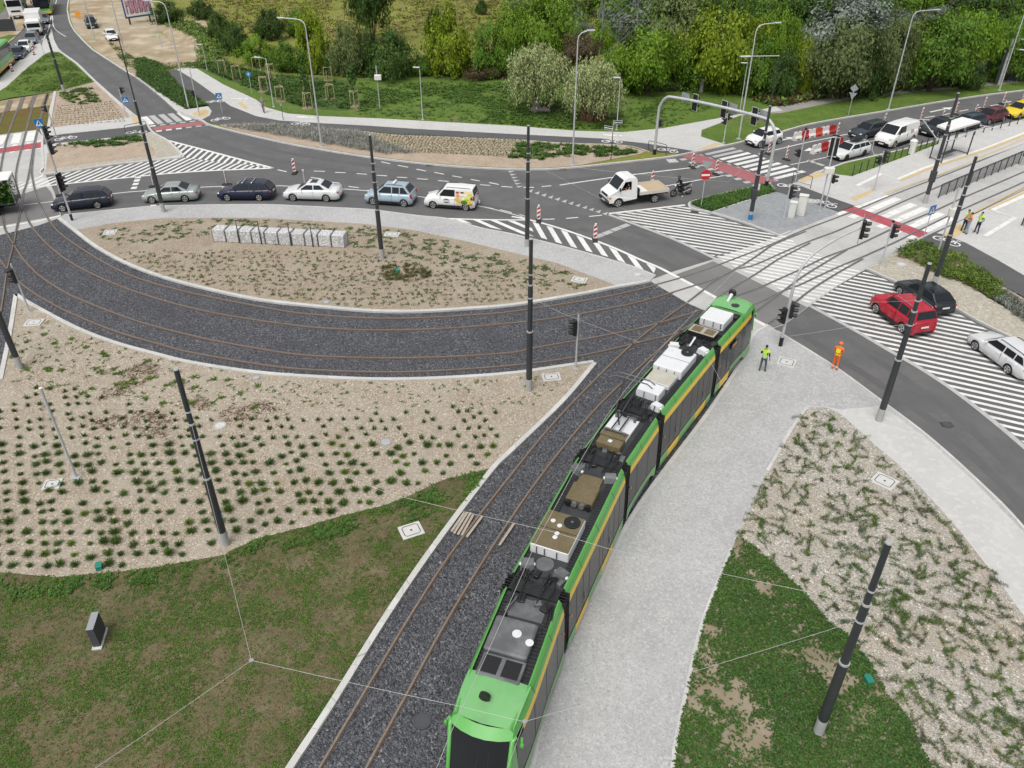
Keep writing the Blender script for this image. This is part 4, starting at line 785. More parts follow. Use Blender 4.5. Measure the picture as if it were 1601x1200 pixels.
barrier_row((1240, 219.5), (1304, 207), 6, [M_BARW, M_BARR, M_BARW, M_BARO, M_BARW, M_BARR], 'longer row')
barrier_row((1269, 240.5), (1315, 227), 4, [M_BARW, M_BARR, M_BARW, M_BARR], 'shorter row by the silver wagon')

# ---- railings, fences, shelter
def hoop(a, b, label, h=1.0, z=.1):
    A, B = Vector(at(a, z)), Vector(at(b, z)); v = B - A; t = thing('railing', label, 'railing', A, 0, 'dark hoop railings at crossings')
    MB().tube([Vector((0, 0, 0)), UP * (h - .06), UP * h + v * .03, UP * h + v * .97, v + UP * (h - .06), v], .028, M_DARK, 8).build('hoop', t)
    MB().tube([UP * .25, v + UP * .25], .02, M_DARK, 8).build('lower_bar', t)
hoop((1013, 236), (1041, 243), 'dark hoop railing around the left foot of the gantry')
hoop((1238, 286), (1267, 294), 'dark hoop railing beside the tactile strip at the right zebra')
hoop((198, 212), (231, 205), 'dark hoop railing on the cycle path behind the lamp pole')
M_MESH = mat('fence_mesh', (.16, .165, .17), .6, alpha=.42)
def fence(a, b, n, label, h, mesh, z=.1, name='platform_fence'):
    A, B = Vector(at(a, z)), Vector(at(b, z)); v = B - A; t = thing(name, label, 'fence', A)
    for k in range(n + 1): MB().box(v * (k / n) + UP * (h / 2), (.07, .07, h), M_DARK, math.atan2(v.y, v.x)).build('post', t)
    if mesh:
        MB().tube([UP * h, v + UP * h], .03, M_DARK, 6).build('top_rail', t)
        q = v / n
        for k in range(n): MB().box(q * (k + .5) + UP * (h * .52), (q.length - .09, .012, h * .84), M_MESH, math.atan2(v.y, v.x)).build('mesh_panel', t)
    else:
        for zz in (h * .45, h * .9): MB().tube([UP * zz, v + UP * zz], .008, M_DARK, 5).build('cable', t)
fence((1467, 309), (1592, 255.5), 11, 'mesh panel fence between the two platform tracks', 1.15, True, .05)
fence((1332.5, 275), (1466, 225), 13, 'row of black posts along the platform grass strip', 1.0, False, name='post_fence')
fence((1466, 225), (1640, 181), 13, 'row of black posts behind the platform shelter', 1.0, False, name='post_fence')
fence((1597, 352), (1640, 372), 3, 'low dark railing at the right photo edge on the south platform', 1.0, True)
# shelter with white roof
M_ROOF = gmat('white_roof', (.74, .74, .73), [('n', 1, (.68, .68, .67), .45, .7, .5)], rough=.5)
t = thing('platform_shelter', 'white flat roofed tram shelter on dark posts on the north platform', 'shelter', at((1450, 238)))
o = Vector(t.location)
RZ = hgt((1450, 238), 187); RP = [G(x, y, .1 + RZ) - o for x, y in [(1465, 196), (1504, 183), (1533, 190), (1486, 204)]]
b = MB(); V = [p + UP * dz for dz in (-.12, .04) for p in RP]; b.add(V, [(3, 2, 1, 0), (4, 5, 6, 7), (0, 1, 5, 4), (1, 2, 6, 5), (2, 3, 7, 6), (3, 0, 4, 7)], M_ROOF); b.build('roof', t)
for i in range(4):
    p = RP[i] * .88 + sum((q for q in RP), Vector()) * .03; MB().tube([Vector((p.x, p.y, 0)), Vector((p.x, p.y, p.z - .1))], .06, M_DARK, 8).build('post', t)
for i, j in ((0, 3), (1, 2)):
    p, q = (RP[k] * .88 + sum((x for x in RP), Vector()) * .03 for k in (i, j)); MB().tube([Vector((p.x, p.y, .15)), Vector((q.x, q.y, .15))], .04, M_DARK, 6).build('floor_bar', t)
c = sum(RP, Vector()) / 4; MB().box((c.x, c.y, .45), (2.2, .4, .06), M_DARK, yaw((1465, 196), (1504, 183))).build('bench_seat', t)
t = thing('waste_bin', 'white cylindrical bin at the post fence below the white van', 'bin', at((1424, 239))); MB().tube([(0, 0, 0), (0, 0, 1.15)], .33, M_CAB, 16).build('body', t); MB().tube([(0, 0, 1.15), (0, 0, 1.3)], [.36, .2], M_CAB, 16).build('lid', t)
# cabinets, stone, boxes
for q, sz, lb in [((1236.5, 340), (.5, .42, 1.25), 'shorter white utility cabinet on the blue grey setts'), ((1251, 336), (.62, .45, 1.6), 'taller white utility cabinet on the blue grey setts')]:
    t = thing('utility_cabinet', lb, 'cabinet', at(q), D(-25), 'white utility cabinets'); MB().box((0, 0, sz[2] / 2), sz, M_CAB, bev=.03).build('body', t); MB().box((0, -sz[1] / 2 - .006, sz[2] * .52), (sz[0] * .86, .012, sz[2] * .8), M_CAB, bev=.004).build('door', t); MB().box((0, 0, sz[2] + .025), (sz[0] + .08, sz[1] + .08, .06), M_CAB, bev=.02).build('lid', t)
t = thing('marker_stone', 'dark grey slab block leaning on a pale base in the worn turf', 'stone', at((157, 1000)), D(100))
M_STN = gmat('dark_stone', (.065, .07, .078), [('f', 40, (.13, .135, .14), .5, .75, .7)], rough=.6, coord='obj'); M_STP = gmat('lit_stone_top', (.27, .29, .31), [('f', 30, (.35, .37, .39), .5, .75, .6)], rough=.7, coord='obj')  # top of the slab is the same stone, coloured paler as if lit
MB().box((0, 0, .05), (.95, .34, .10), M_KERB, bev=.02).build('base', t); b = MB(); b.box((.02, 0, .55), (.80, .24, .9), M_STN); b.build('slab', t); MB().box((.02, 0, 1.01), (.8, .245, .02), M_STP).build('lit_top_face', t)
M_GRN = mat('green_plastic', (.02, .20, .14), .45)
for q, lb, gz in [((156, 888), 'small green valve box at the lower edge of the tussock bed', 20), ((1357, 1066), 'small green valve box on the gravel edge beside the clover', 8), ((622, 425), 'small green valve box among dark sprouts in the lens bed', 0)]:
    t = thing('valve_box', lb, 'valve box', at(q), D(gz), 'green valve boxes'); MB().box((0, 0, .10), (.24, .32, .2), M_GRN, bev=.02, taper=.95).build('body', t); MB().box((0, 0, .205), (.25, .33, .03), M_GRN, bev=.01).build('lid', t)
# manhole and duct covers
M_COV = gmat('cover_concrete', (.55, .55, .53), [('n', 3, (.46, .46, .45), .45, .7, .6)], rough=.8, coord='obj')
def cover(q, w, d, rz, label, rnd=False, m=None, z=.115):
    t = thing('duct_cover' if not rnd else 'manhole_cover', label, 'cover', at(q, z), D(rz), 'duct and manhole covers')
    if rnd: MB().cyl((0, 0, .0), w / 2, .05, m or M_COV, 24).build('disc', t); b = MB(); P = [(w * .42 * math.cos(a), w * .42 * math.sin(a)) for a in [i * math.pi / 12 for i in range(25)]]; b.ribbon(P, .02, None, .028, M_GROOV); b.build('seam', t)
    else:
        MB().box((0, 0, 0), (w, d, .06), m or M_COV, bev=.012).build('frame', t)
        b = MB(); k = .36; P = [(-w * k, -d * k + .08), (-w * k + .08, -d * k), (w * k - .08, -d * k), (w * k, -d * k + .08), (w * k, d * k - .08), (w * k - .08, d * k), (-w * k + .08, d * k), (-w * k, d * k - .08), (-w * k, -d * k + .08)]
        b.ribbon(P, .035, None, .034, M_GROOV); b.cyl((0, 0, .032), .05, .01, M_GROOV, 10); b.build('seam', t)
for a in [((53, 504), 1.0, .8, 5, 'square pale duct cover at the left gravel apex'), ((172, 363), .9, .9, 10, 'pale duct cover near the left tip of the lens bed'), ((613, 366), 1.1, .8, -8, 'pale duct cover right of the pole in the lens bed'), ((906, 437), 1.0, .8, -20, 'pale duct cover near the right tip of the lens bed'),
          ((862, 589), 1.0, .75, 8, 'white duct cover between the dark pole and the gravel point'), ((1230, 566), .95, .95, -28, 'square duct cover in the setts between the two workers'), ((1383, 752), 1.0, .9, -45, 'white duct cover near the top of the right gravel bed'), ((82, 757), .75, .7, 10, 'small white duct cover left of the steel post'), ((643, 829), .95, .8, 25, 'large white duct cover in the turf near the tram kerb'),
          ((740, 315), 1.1, .7, 0, 'pale duct cover in the asphalt below the fruit van'), ((1051, 251), .9, .9, 10, 'pale duct cover in the asphalt near the gantry foot'), ((1271, 314), .9, .8, -28, 'pale duct cover in the cycle path by the white cabinets')]: cover(*a, z=.02 if a[0] in ((740, 315), (1051, 251)) else .125)
for a in [((344, 665), .62, 'cream round manhole lid in the tussock bed right of a pole', M_COV), ((603, 691), .6, 'grey round manhole lid in the middle of the tussock rows', M_GREY), ((400, 590), .5, 'grey round lid just below the lower tram kerb', M_GREY), ((510, 472), .5, 'grey round lid at the lower edge of the lens bed', M_GREY), ((997, 429), .6, 'round manhole lid in the pavement tip by the ballast', M_COV), ((1409, 413), .7, 'white round manhole lid on the cobbles beside the shrubs', M_COV), ((660, 1127), .62, 'dark round lid in the ballast left of the tram cab', M_STN), ((1481, 664), .5, 'dark round lid in the right lane', M_STN)]: cover(a[0], a[1], 0, 0, a[2], True, a[3], z={1127: .06, 664: .01}.get(a[0][1], .125))
# gabion wall
M_GAB = gmat('gabion_stones', (.56, .565, .57), [('v', 11, (.76, .76, .76), .3, .9, .9), ('w', 11, (.28, .29, .30), .66, .98, .7), ('e', 11, (.12, .125, .13), .06, 0, .6)], rough=.8, bump=.9, bscale=11, bdist=.06, vor=True)
M_GABT = M_GAB
ga, gb = Vector(at((334, 377.5))), Vector(at((540, 387.5))); gv = gb - ga; gl = gv.length; gy = math.atan2(gv.y, gv.x)
t = thing('gabion_wall', 'low wall of ten wire baskets filled with white stones in the lens bed', 'gabion wall', ga, gy)
HG = hgt((334, 377.5), 358) * .98
for k in range(10):
    b = MB(); L1 = gl / 10; c = (L1 * (k + .5), .45, HG / 2); b.box(c, (L1 - .05, .9, HG), M_GAB, bev=.05); o_ = b.build('basket', t)
    w_ = MB()
    for xx in (L1 * k + .03, L1 * (k + 1) - .03): w_.tube([(xx, -.01, 0), (xx, -.01, HG + .01), (xx, .91, HG + .01), (xx, .91, 0)], .012, M_DARK, 5)
    w_.build('wire_frame', o_)
for x0 in (gl * .205, gl * .595): MB().tube([(x0, -.05, 0), (x0, -.05, 1.75), (x0 + gl * .165, -.05, 1.75), (x0 + gl * .165, -.05, 0)], .045, M_DARK, 8).build('steel_hoop', t)
# planks beside the track
M_PLK = gmat('old_plank', (.36, .31, .25), [('n', 3, (.46, .42, .37), .4, .7, .7), ('f', 20, (.25, .20, .15), .5, .8, .5)], rough=.9, coord='obj', stretch=(1, 6, 6))
for k, (a, b_) in enumerate([((706, 830), (726, 801)), ((710, 833), (731, 800)), ((716, 835), (736, 801)), ((722, 836), (740, 804)), ((730, 839), (754, 807)), ((781, 852), (804, 818))]):
    A, B = G(*a, .15), G(*b_, .15); lb = ['greyish plank lying nearest the kerb by the left rail', 'second plank from the kerb beside the left rail', 'third plank from the kerb beside the left rail', 'fourth plank from the kerb beside the left rail', 'longer brown plank touching the left rail', 'brown plank lying against the right rail of the left track'][k]
    t = tag(MB().box(((A.x + B.x) / 2, (A.y + B.y) / 2, .13 if k < 4 else .15), ((B - A).length, .11, .06), M_PLK, math.atan2(B.y - A.y, B.x - A.x), bev=.008).build('plank'), lb, 'plank', 'planks beside the track')
# billboard, gantry, screens, pylon
A, B = G(199, 39, .1), G(240, 33, .1); v = B - A; yb = math.atan2(v.y, v.x); zb = 1.0
t = thing('billboard', 'white billboard with pink graffiti letters and a blue frame on the sandy lot', 'billboard', A, yb); L_ = (G(243, 20, 1.4) - G(197, 25, 1.4)).length
M_BFR = mat('blue_frame', (.02, .09, .22), .5); M_PINK = gmat('pink_spray', (.55, .26, .36), [('n', 1.2, (.66, .40, .48), .4, .7, .7)], rough=.7, coord='obj')
MB().box((L_ / 2, 0, zb + 1.7), (L_, .2, 3.5), M_BFR, bev=.03).build('frame', t); MB().box((L_ / 2, -.11, zb + 1.65), (L_ * .92, .03, 2.9), M_SIGW).build('panel', t)
for x in (.6, L_ - .6): MB().box((x, .12, (zb + .2) / 2), (.2, .2, zb + .2), M_DARK).build('leg', t)
b = MB(); sh = MB(); W1 = L_ * .86 / 5
for k, pts in enumerate([[(0, 0), (.25, 0), (.25, .55), (.7, .55), (.7, 0), (1, 0), (.9, 1), (.5, .85), (.1, 1)], [(0, 0), (.4, .05), (.45, .3), (.6, .05), (1, 0), (.85, .5), (.95, 1), (.6, .9), (.5, .7), (.35, 1), (0, .95), (.15, .5)], [(0, 0), (.35, 0), (.4, .35), (.65, .35), (.7, 0), (1, .05), (.95, 1), (.65, .95), (.6, .65), (.4, .65), (.3, 1), (0, .95)], [(0, 0), (.3, .05), (.4, .4), (.55, .05), (1, 0), (.85, .5), (1, .95), (.6, 1), (.5, .7), (.3, 1), (0, 1), (.15, .5)], [(0, .05), (.3, 0), (.35, .5), (.5, .3), (.65, .5), (.7, 0), (1, 0), (1, 1), (.7, 1), (.5, .75), (.3, 1), (0, .95)]]):
    P = [(L_ * .07 + W1 * (k + x * .96), zb + .65 + 2.0 * y) for x, y in pts]
    for bb, dx, y, m in ((sh, .1, -.128, M_BLK), (b, 0, -.131, M_PINK)):
        V = [Vector((x + dx, y, z - dx)) for x, z in P]; tri = tessellate_polygon([[Vector((x, z, 0)) for x, z in P]]); bb.add(V, [tuple(q) for q in tri], m)
sh.build('letter_shadow', t); b.build('graffiti_letters', t)
A = Vector(at((1561, 132))); t = thing('sign_gantry', 'grey steel sign gantry reaching over the street at the right photo edge', 'gantry', A); h = hgt((1561, 132), 60)
d = Vector((math.cos(D(-35)), math.sin(D(-35)), 0)); MB().tube([(0, 0, 0), (0, 0, h)], .16, M_GALV, 8).build('post', t); b = MB(); b.tube([UP * h, d * 14 + UP * (h + .1)], .1, M_GALV, 6); b.tube([UP * (h - 1.1), d * 14 + UP * (h - 1)], .1, M_GALV, 6)
for k in range(8): b.tube([d * (1.75 * k) + UP * (h - 1.1), d * (1.75 * k) + UP * h], .05, M_GALV, 6)
b.build('truss', t); plate(t, d * -.15 + UP * (h * .48), D(120), 1.3, h * .92, M_SIGB, M_DARK, name='sign_panel')
def screen(q, w, h, rz, label, n=3):
    t = thing('noise_screen', label, 'screen', at(q), rz, 'dark screens at the roadside')
    MB().box((0, 0, h / 2), (w, .12, h), M_DARK).build('panel', t)
    for k in range(n): MB().box((-w / 2 + w * k / (n - 1), -.09, h / 2 + .1), (.14, .1, h + .3), M_GALV).build('post', t)
screen((1573, 125), 5.5, hgt((1573, 125), 97), D(-25), 'dark screen on posts behind the sign gantry at the woodland path')
screen((2, 49), 4.5, hgt((2, 49), 30), D(15), 'black screen at the upper left photo edge', 2)
M_PYL = mat('weathered_zinc', (.20, .21, .21), .6, .2)
t = thing('lattice_pylon', 'grey steel lattice pylon rising among the trees at the top of the photo', 'pylon', at((963, 84), -.1)); b = MB(); h = 34
W_ = lambda z: 2.6 * (1 - z / 46)
for sx in (-1, 1):
    for sy in (-1, 1): b.tube([(sx * W_(0), sy * W_(0), 0), (sx * W_(h), sy * W_(h), h)], .07, M_PYL, 5)
z = 0
while z < h:
    z2 = z + W_(z) * 1.5
    for sx, sy, ex, ey in ((-1, -1, 1, -1), (1, -1, 1, 1), (1, 1, -1, 1), (-1, 1, -1, -1)):
        a, c = W_(z), W_(z2)
        b.tube([(sx * a, sy * a, z), (ex * c, ey * c, z2)], .035, M_PYL, 4); b.tube([(ex * a, ey * a, z), (sx * c, sy * c, z2)], .035, M_PYL, 4); b.tube([(sx * c, sy * c, z2), (ex * c, ey * c, z2)], .03, M_PYL, 4)
    z = z2
b.build('lattice', t)
for q, lb in [((1073, 128), 'upper grey vent pipe in the scrub under the trees'), ((1096, 143), 'lower grey vent pipe in the scrub beside bare soil')]:
    t = thing('vent_pipe', lb, 'vent', at(q), 0, 'vent pipes in the scrub'); MB().cyl((0, 0, .7), .25, 1.4, M_GREY, 12).build('pipe', t); MB().cyl((0, 0, 1.45), .55, .12, M_GREY, 16).build('cap', t)
# overhead wires
M_WIRE = mat('wire_steel', (.52, .52, .50), .5, .3)
def wire(name, label, P, r=.006, group='overhead span wires'):
    b = MB(); Q = []
    for i in range(len(P) - 1):
        a, c = Vector(P[i]), Vector(P[i + 1])
        for k in range(8):
            s = k / 8; Q.append(a + (c - a) * s - UP * (.0 + .01 * (c - a).length * 4 * s * (1 - s) * .5))
    Q.append(Vector(P[-1])); b.tube(Q, r, M_WIRE, 5); return tag(b.build(name), label, 'wire', group)
pl = lambda t, z: Vector((t.location.x, t.location.y, t.location.z + z))
h1 = G(393, 1032, 5.4); h2 = G(820, 1128, 5.3); hm = G(715, 1103, 5.3)
wire('span_wire', 'pale span wire from the turf edge pole down across the worn turf to the hub', [pl(P_A, 6.2), h1])
wire('span_wire', 'pale span wire leaving the hub for the lower left corner of the photo', [h1, G(150, 1200, 5.6), G(-250, 1480, 5.8)])
wire('span_wire', 'pale span wire from the hub over the ballast to the tram cab', [h1, hm, h2])
wire('span_wire', 'pale span wire from the tram cab across the setts to the clover pole', [h2, pl(P_B, 5.5)])
wire('span_wire', 'pale span wire crossing above the tram between the turf pole and the clover pole', [pl(P_A, 6.75), G(610, 772, 5.9), G(865, 831, 5.6), G(950, 857, 5.6), pl(P_B, 6.2)])
wire('span_wire', 'pale span wire from the tram cab to the lower photo edge', [h2, G(790, 1210, 5.2), G(760, 1300, 5.2)])
wire('span_wire', 'pale span wire from the tram roof over the setts towards the right bed', [G(1108, 560, 5.4), G(1180, 690, 5.6), G(1262, 790, 5.8), pl(P_B, 6.75)])
wire('span_wire', 'pale span wire over the flatbed truck', [G(850, 264, 5.5), G(984, 331, 5.4), G(1050, 372, 5.4)])
wire('span_wire', 'pale span wire from the street to the lamp pole on the sett island', [G(905, 262, 5.6), G(1138, 284, 5.4), pl(P_I, 5.5)])
wire('span_wire', 'pale span wire from the right lane pole to the silver mast', [pl(P_C, 5.5), G(1320, 512, 5.5), G(1228, 526, 5.5)])
wire('span_wire', 'pale span wire across the red car bonnet to the right lane pole', [G(1360, 472, 5.6), pl(P_C, 6.75)])
wire('span_wire', 'pale span wire over the gravel point left of the tram', [pl(P_G, 5.5), G(878, 489, 5.5), G(1000, 535, 5.3)])
cw = [Vector((x, y, 5.5)) for x, y in TC]
wire('contact_wire', 'thin contact wire above the tram track', [c for c in cw], .008, 'contact wires')
for q in (h1, h2): tag(MB().box(q, (.11, .11, .03), M_SIGG, .6).build('wire_hub'), 'small white wire hub ' + ('above the worn turf' if q is h1 else 'above the tram cab corner'), 'wire hub', 'wire hubs')
# ------------------------------------------------------------------ vehicles
def paint(name, c, metal=0.0): return mat(name, c, .34, metal, .35, .45)
M_GLASS = mat('car_glass', (.014, .018, .022), .07, 0, .36); M_TYRE = mat('tyre', (.016, .016, .016), .8); M_RIM = mat('alloy_rim', (.50, .51, .52), .3, .6); M_RIMD = mat('rim_gap', (.015, .015, .015), .5)
M_HEADL = mat('headlight_glass', (.62, .65, .68), .08, .3, .8, 1); M_TAIL = mat('tail_light_red', (.33, .008, .012), .15, 0, .6, 1); M_AMB = mat('indicator_amber', (.70, .20, .02), .2)
M_TRIM = mat('black_trim', (.014, .014, .015), .45); M_NPL = mat('number_plate_white', (.72, .72, .70), .4); M_CHR = mat('bright_trim', (.55, .56, .57), .2, .9); M_UND = mat('underbody', (.008, .008, .008), .9)
def lerp(P, x):
    if x <= P[0][0]: return P[0][1]
    for (a, b), (c, d) in zip(P, P[1:]):
        if x <= c: return b + (d - b) * (x - a) / max(1e-6, c - a)
    return P[-1][1]
TYPES = {
 'sedan': dict(L=4.75, W=1.82, H=1.46, wb=2.80, fo=.86, top=[(0, .50), (.06, .66), (.25, .76), (1.25, .93), (3.7, 1.00), (4.55, 1.00), (4.70, .86), (4.75, .55)], gh=(1.22, 2.05, 3.20, 4.05), zb=.93, zr=1.00),
 'wagon': dict(L=4.75, W=1.82, H=1.48, wb=2.75, fo=.88, top=[(0, .50), (.06, .66), (.25, .76), (1.25, .93), (4.5, 1.0), (4.68, .98), (4.75, .55)], gh=(1.22, 2.00, 4.20, 4.66), zb=.93, zr=.99),
 'hatch': dict(L=4.35, W=1.80, H=1.50, wb=2.62, fo=.85, top=[(0, .50), (.06, .68), (.25, .78), (1.2, .97), (4.1, 1.03), (4.27, 1.0), (4.35, .55)], gh=(1.15, 1.95, 3.55, 4.24), zb=.97, zr=1.03),
 'mpv': dict(L=4.05, W=1.74, H=1.66, wb=2.60, fo=.76, top=[(0, .52), (.06, .70), (.22, .82), (1.0, 1.02), (3.8, 1.05), (3.98, 1.03), (4.05, .55)], gh=(.92, 1.72, 3.45, 3.96), zb=1.02, zr=1.05),
 'suv': dict(L=4.25, W=1.82, H=1.76, wb=2.57, fo=.84, top=[(0, .58), (.05, .86), (.2, .98), (1.25, 1.10), (4.1, 1.13), (4.24, 1.12), (4.30, .6)], gh=(1.22, 1.72, 3.95, 4.22), zb=1.10, zr=1.13),
 'city': dict(L=3.58, W=1.66, H=1.50, wb=2.42, fo=.62, top=[(0, .50), (.05, .68), (.2, .80), (.85, .98), (3.4, 1.02), (3.52, 1.0), (3.58, .55)], gh=(.80, 1.50, 3.0, 3.50), zb=.98, zr=1.02),
 'small_van': dict(L=4.38, W=1.76, H=1.82, wb=2.81, fo=.81, top=[(0, .52), (.05, .74), (.2, .90), (1.08, 1.10), (4.2, 1.12), (4.32, 1.1), (4.38, .55)], gh=(1.02, 1.75, 4.18, 4.34), zb=1.10, zr=1.12),
 'van': dict(L=4.80, W=1.92, H=1.98, wb=3.10, fo=.84, top=[(0, .52), (.04, .84), (.15, 1.00), (.75, 1.22), (4.6, 1.28), (4.76, 1.26), (4.80, .6)], gh=(.70, 1.48, 4.66, 4.78), zb=1.22, zr=1.28),
 'pickup': dict(L=4.4, W=1.8, H=1.75, wb=2.6, fo=.85, top=[(0, .6), (.05, .9), (.2, 1.0), (1.3, 1.1), (4.2, 1.12), (4.4, .7)], gh=(1.3, 1.7, 3.9, 4.2), zb=1.1, zr=1.12),
}
def wheel(par, x, y, r, w, sd, rimm=None, fancy=0):
    b = MB(); b.tube([(x, y - w / 2, r), (x, y - w / 2 + .03, r), (x, y + w / 2 - .03, r), (x, y + w / 2, r)], [r - .03, r, r, r - .03], M_TYRE, 20); o = b.build('wheel', par)
    q = MB(); yo = y + sd * (w / 2 + .004); rr = r * .68
    q.add([(x + rr * math.cos(a), yo, r + rr * math.sin(a)) for a in [i * math.pi / 10 for i in range(20)]], [tuple(range(20)) if sd < 0 else tuple(range(19, -1, -1))], M_RIMD)
    yo += sd * .006; n = 5
    for k in range(n):
        a = 2 * math.pi * k / n + .3; wd = .30 if fancy == 0 else .2
        P = [(0, 0)] + [(rr * .97 * math.cos(a + t), rr * .97 * math.sin(a + t)) for t in (-wd, 0, wd)]
        P[0] = (-.02 * math.cos(a), -.02 * math.sin(a))
        q.add([(x + u, yo, r + v) for u, v in P], [(0, 1, 2, 3) if sd < 0 else (3, 2, 1, 0)], rimm or M_RIM)
    ring = [(x + rr * math.cos(i * math.pi / 10), yo, r + rr * math.sin(i * math.pi / 10)) for i in range(21)]; q.tube(ring, .016, rimm or M_RIM, 5, False)
    q.build('rim', o)
def car(kind, pm, label, group=None, extras=(), rimm=None, cat='car', name='parked_car', trim=False, glassroof=False, sides=True, lightglass=None):
    d = TYPES[kind]; L, W, H = d['L'], d['W'], d['H']; x0 = d['fo'] + d['wb'] / 2; X = lambda x: x0 - x
    t = thing(name, label, cat, (0, 0, 0), 0, group); r = .315 if kind not in ('suv', 'van', 'pickup') else .345; Ra = r + .055
    fa, ra = d['fo'], d['fo'] + d['wb']; xs = {0, .03, .1, .2, .35, .5, L - .5, L - .3, L - .12, L - .04, L}
    for i in range(22): xs.add(L * i / 21)
    for xa in (fa, ra):
        for k in range(9): xs.add(xa + Ra * math.cos(math.pi * k / 8) * .999)
        xs.add(xa - Ra - .004); xs.add(xa + Ra + .004)
    xs = sorted(x for x in xs if 0 <= x <= L); V = []; wd = lambda x: W / 2 * (1 - .16 * max(0, 1 - x / .55) ** 2 - .12 * max(0, 1 - (L - x) / .5) ** 2)
    rings = []
    for x in xs:
        zt = lerp(d['top'], x); zb = .19 + .10 * max(0, 1 - x / .25) + .10 * max(0, 1 - (L - x) / .3); arch = False
        for xa in (fa, ra):
            if abs(x - xa) < Ra: zb = max(zb, r + math.sqrt(Ra * Ra - (x - xa) ** 2)); arch = True
        w = wd(x); zz = [zb, zb, zb + .05, zb + (zt - zb) * .5, zb + (zt - zb) * .84, zt - .015, zt + .012]
        ww = [0, w * .90 if not arch else w * .99, w * .985 if not arch else w * 1.0, w, w * .965, w * .88, 0]
        zz = [min(a, zt + .01) for a in zz]
        rings.append([(X(x), y, z) for y, z in zip(ww, zz)] + [(X(x), -y, z) for y, z in list(zip(ww, zz))[-2:0:-1]])
    n = len(rings[0]); b = MB(); F = []; U = []
    for i in range(len(rings) - 1):
        for k in range(n):
            f = (i * n + k, i * n + (k + 1) % n, (i + 1) * n + (k + 1) % n, (i + 1) * n + k)
            (U if k in (0, n - 1) else F).append(f)
    V = [p for rg in rings for p in rg]
    b.add(V, F, pm, True); b.add(V, U, M_UND); b.add(rings[0], [tuple(range(n - 1, -1, -1))], M_TRIM); b.add(rings[-1], [tuple(range(n))], pm)
    # roof and pillars
    c, rf, rr_, br = d['gh']; wb, wt = W / 2 * .885, W / 2 * (.70 if kind not in ('van', 'small_van') else .80); zr = d['zr']
    def gw(x, z):
        base = lerp([(c, d['zb']), (br, zr)], x); return wb + (wt - wb) * max(0, min(1, (z - base) / (H - base)))
    zr_ = lambda x: lerp([(c, d['zb'] - .01), (rf, H - .045), ((rf + rr_) / 2, H), (rr_, H - .03), (br, zr)], x)
    st = [c, c + (rf - c) * .5, rf, rf + .12, (rf + rr_) / 2, rr_ - .15, rr_, (rr_ + br) / 2, br]; GR = []
    for x in st:
        zt = zr_(x); base = min(zt, lerp([(c, d['zb'] - .03), (br, zr - .03)], x)); w0 = gw(x, base); w1 = gw(x, zt - .03); ed = 1 if rf <= x <= rr_ else .0
        GR.append([(X(x), w0, base), (X(x), w1, max(base, zt - .05)), (X(x), w1 - .09, zt - .006), (X(x), 0, zt + .015), (X(x), -w1 + .09, zt - .006), (X(x), -w1, max(base, zt - .05)), (X(x), -w0, base)])
    V = [p for g in GR for p in g]; b.add(V, [(i * 7 + k, i * 7 + k + 1, (i + 1) * 7 + k + 1, (i + 1) * 7 + k) for i in range(len(GR) - 1) for k in range(6)], pm, False)
    if trim:
        for sd in (1, -1): b.box((0, sd * (W / 2 + .002), .33), (d['wb'] - 2 * Ra - .05, .03, .18), M_TRIM, bev=.012)
    b.build('body', t)
    lg = M_GLASS
    # glass
    def slope(xa, za, xb, zb_, name, f0, f1, sgn):
        P = []
        for f in (f0, f1):
            x = xa + (xb - xa) * f; z = za + (zb_ - za) * f; w = gw(x, z) - .07
            P.append((x, z, w))
        nx, nz = (zb_ - za), (xb - xa); ln = math.hypot(nx, nz); off = .030
        ox, oz = -abs(nx) / ln * off * sgn, abs(nz) / ln * off
        q = MB(); (xa_, za_, wa), (xb_, zb__, wb_) = P
        ps = [(X(xa_ + ox), -wa, za_ + oz), (X(xa_ + ox), wa, za_ + oz), (X(xb_ + ox), wb_, zb__ + oz), (X(xb_ + ox), -wb_, zb__ + oz)]
        q.add(ps if sgn < 0 else ps, [(0, 1, 2, 3)], lg); q.build(name, t)
    slope(c, d['zb'], rf, H - .045, 'windscreen', .04, .93, 1)
    if sides or kind in ('van',): pass
    if kind not in ('van',): slope(br, zr, rr_, H - .03, 'rear_window', .18, .90, -1)
    zt = H - .12
    def sidepane(xa, xb, ta, tb):
        for sd in (1, -1):
            q = MB(); pts = []
            for x, z in ((xa, lerp([(c, d['zb']), (br, zr)], xa) + .04), (xb, lerp([(c, d['zb']), (br, zr)], xb) + .04), (tb, zt), (ta, zt)):
                pts.append((X(x), sd * (gw(x, z) + .012), z))
            q.add(pts, [(0, 1, 2, 3) if sd > 0 else (3, 2, 1, 0)], lg); q.build('side_window', t)
    mid = (rf + rr_) / 2 if kind in ('sedan', 'hatch', 'city', 'pickup') else rf + (rr_ - rf) * .38
    fx = c + (rf - c) * .42; fw0 = c + (rf - c) * .25
    if kind in ('van', 'small_van'): sidepane(fw0 + .1, rf + .95, rf + .05, rf + .95)
    elif kind in ('sedan', 'hatch', 'city', 'pickup'):
        sidepane(fw0 + .08, mid - .04, rf + .02, mid - .04); sidepane(mid + .05, br - (br - rr_) * .45 - .1, mid + .05, rr_ - .02)
    else:
        m2 = rf + (rr_ - rf) * .76; sidepane(fw0 + .08, mid - .04, rf + .02, mid - .04); sidepane(mid + .05, m2 - .04, mid + .05, m2 - .04); sidepane(m2 + .04, br - .22, m2 + .04, rr_ - .08)
    # wheels, lights, plates, mirrors
    for xa in (fa, ra):
        for sd in (1, -1): wheel(t, X(xa), sd * (W / 2 - .115), r, .2, sd, rimm)
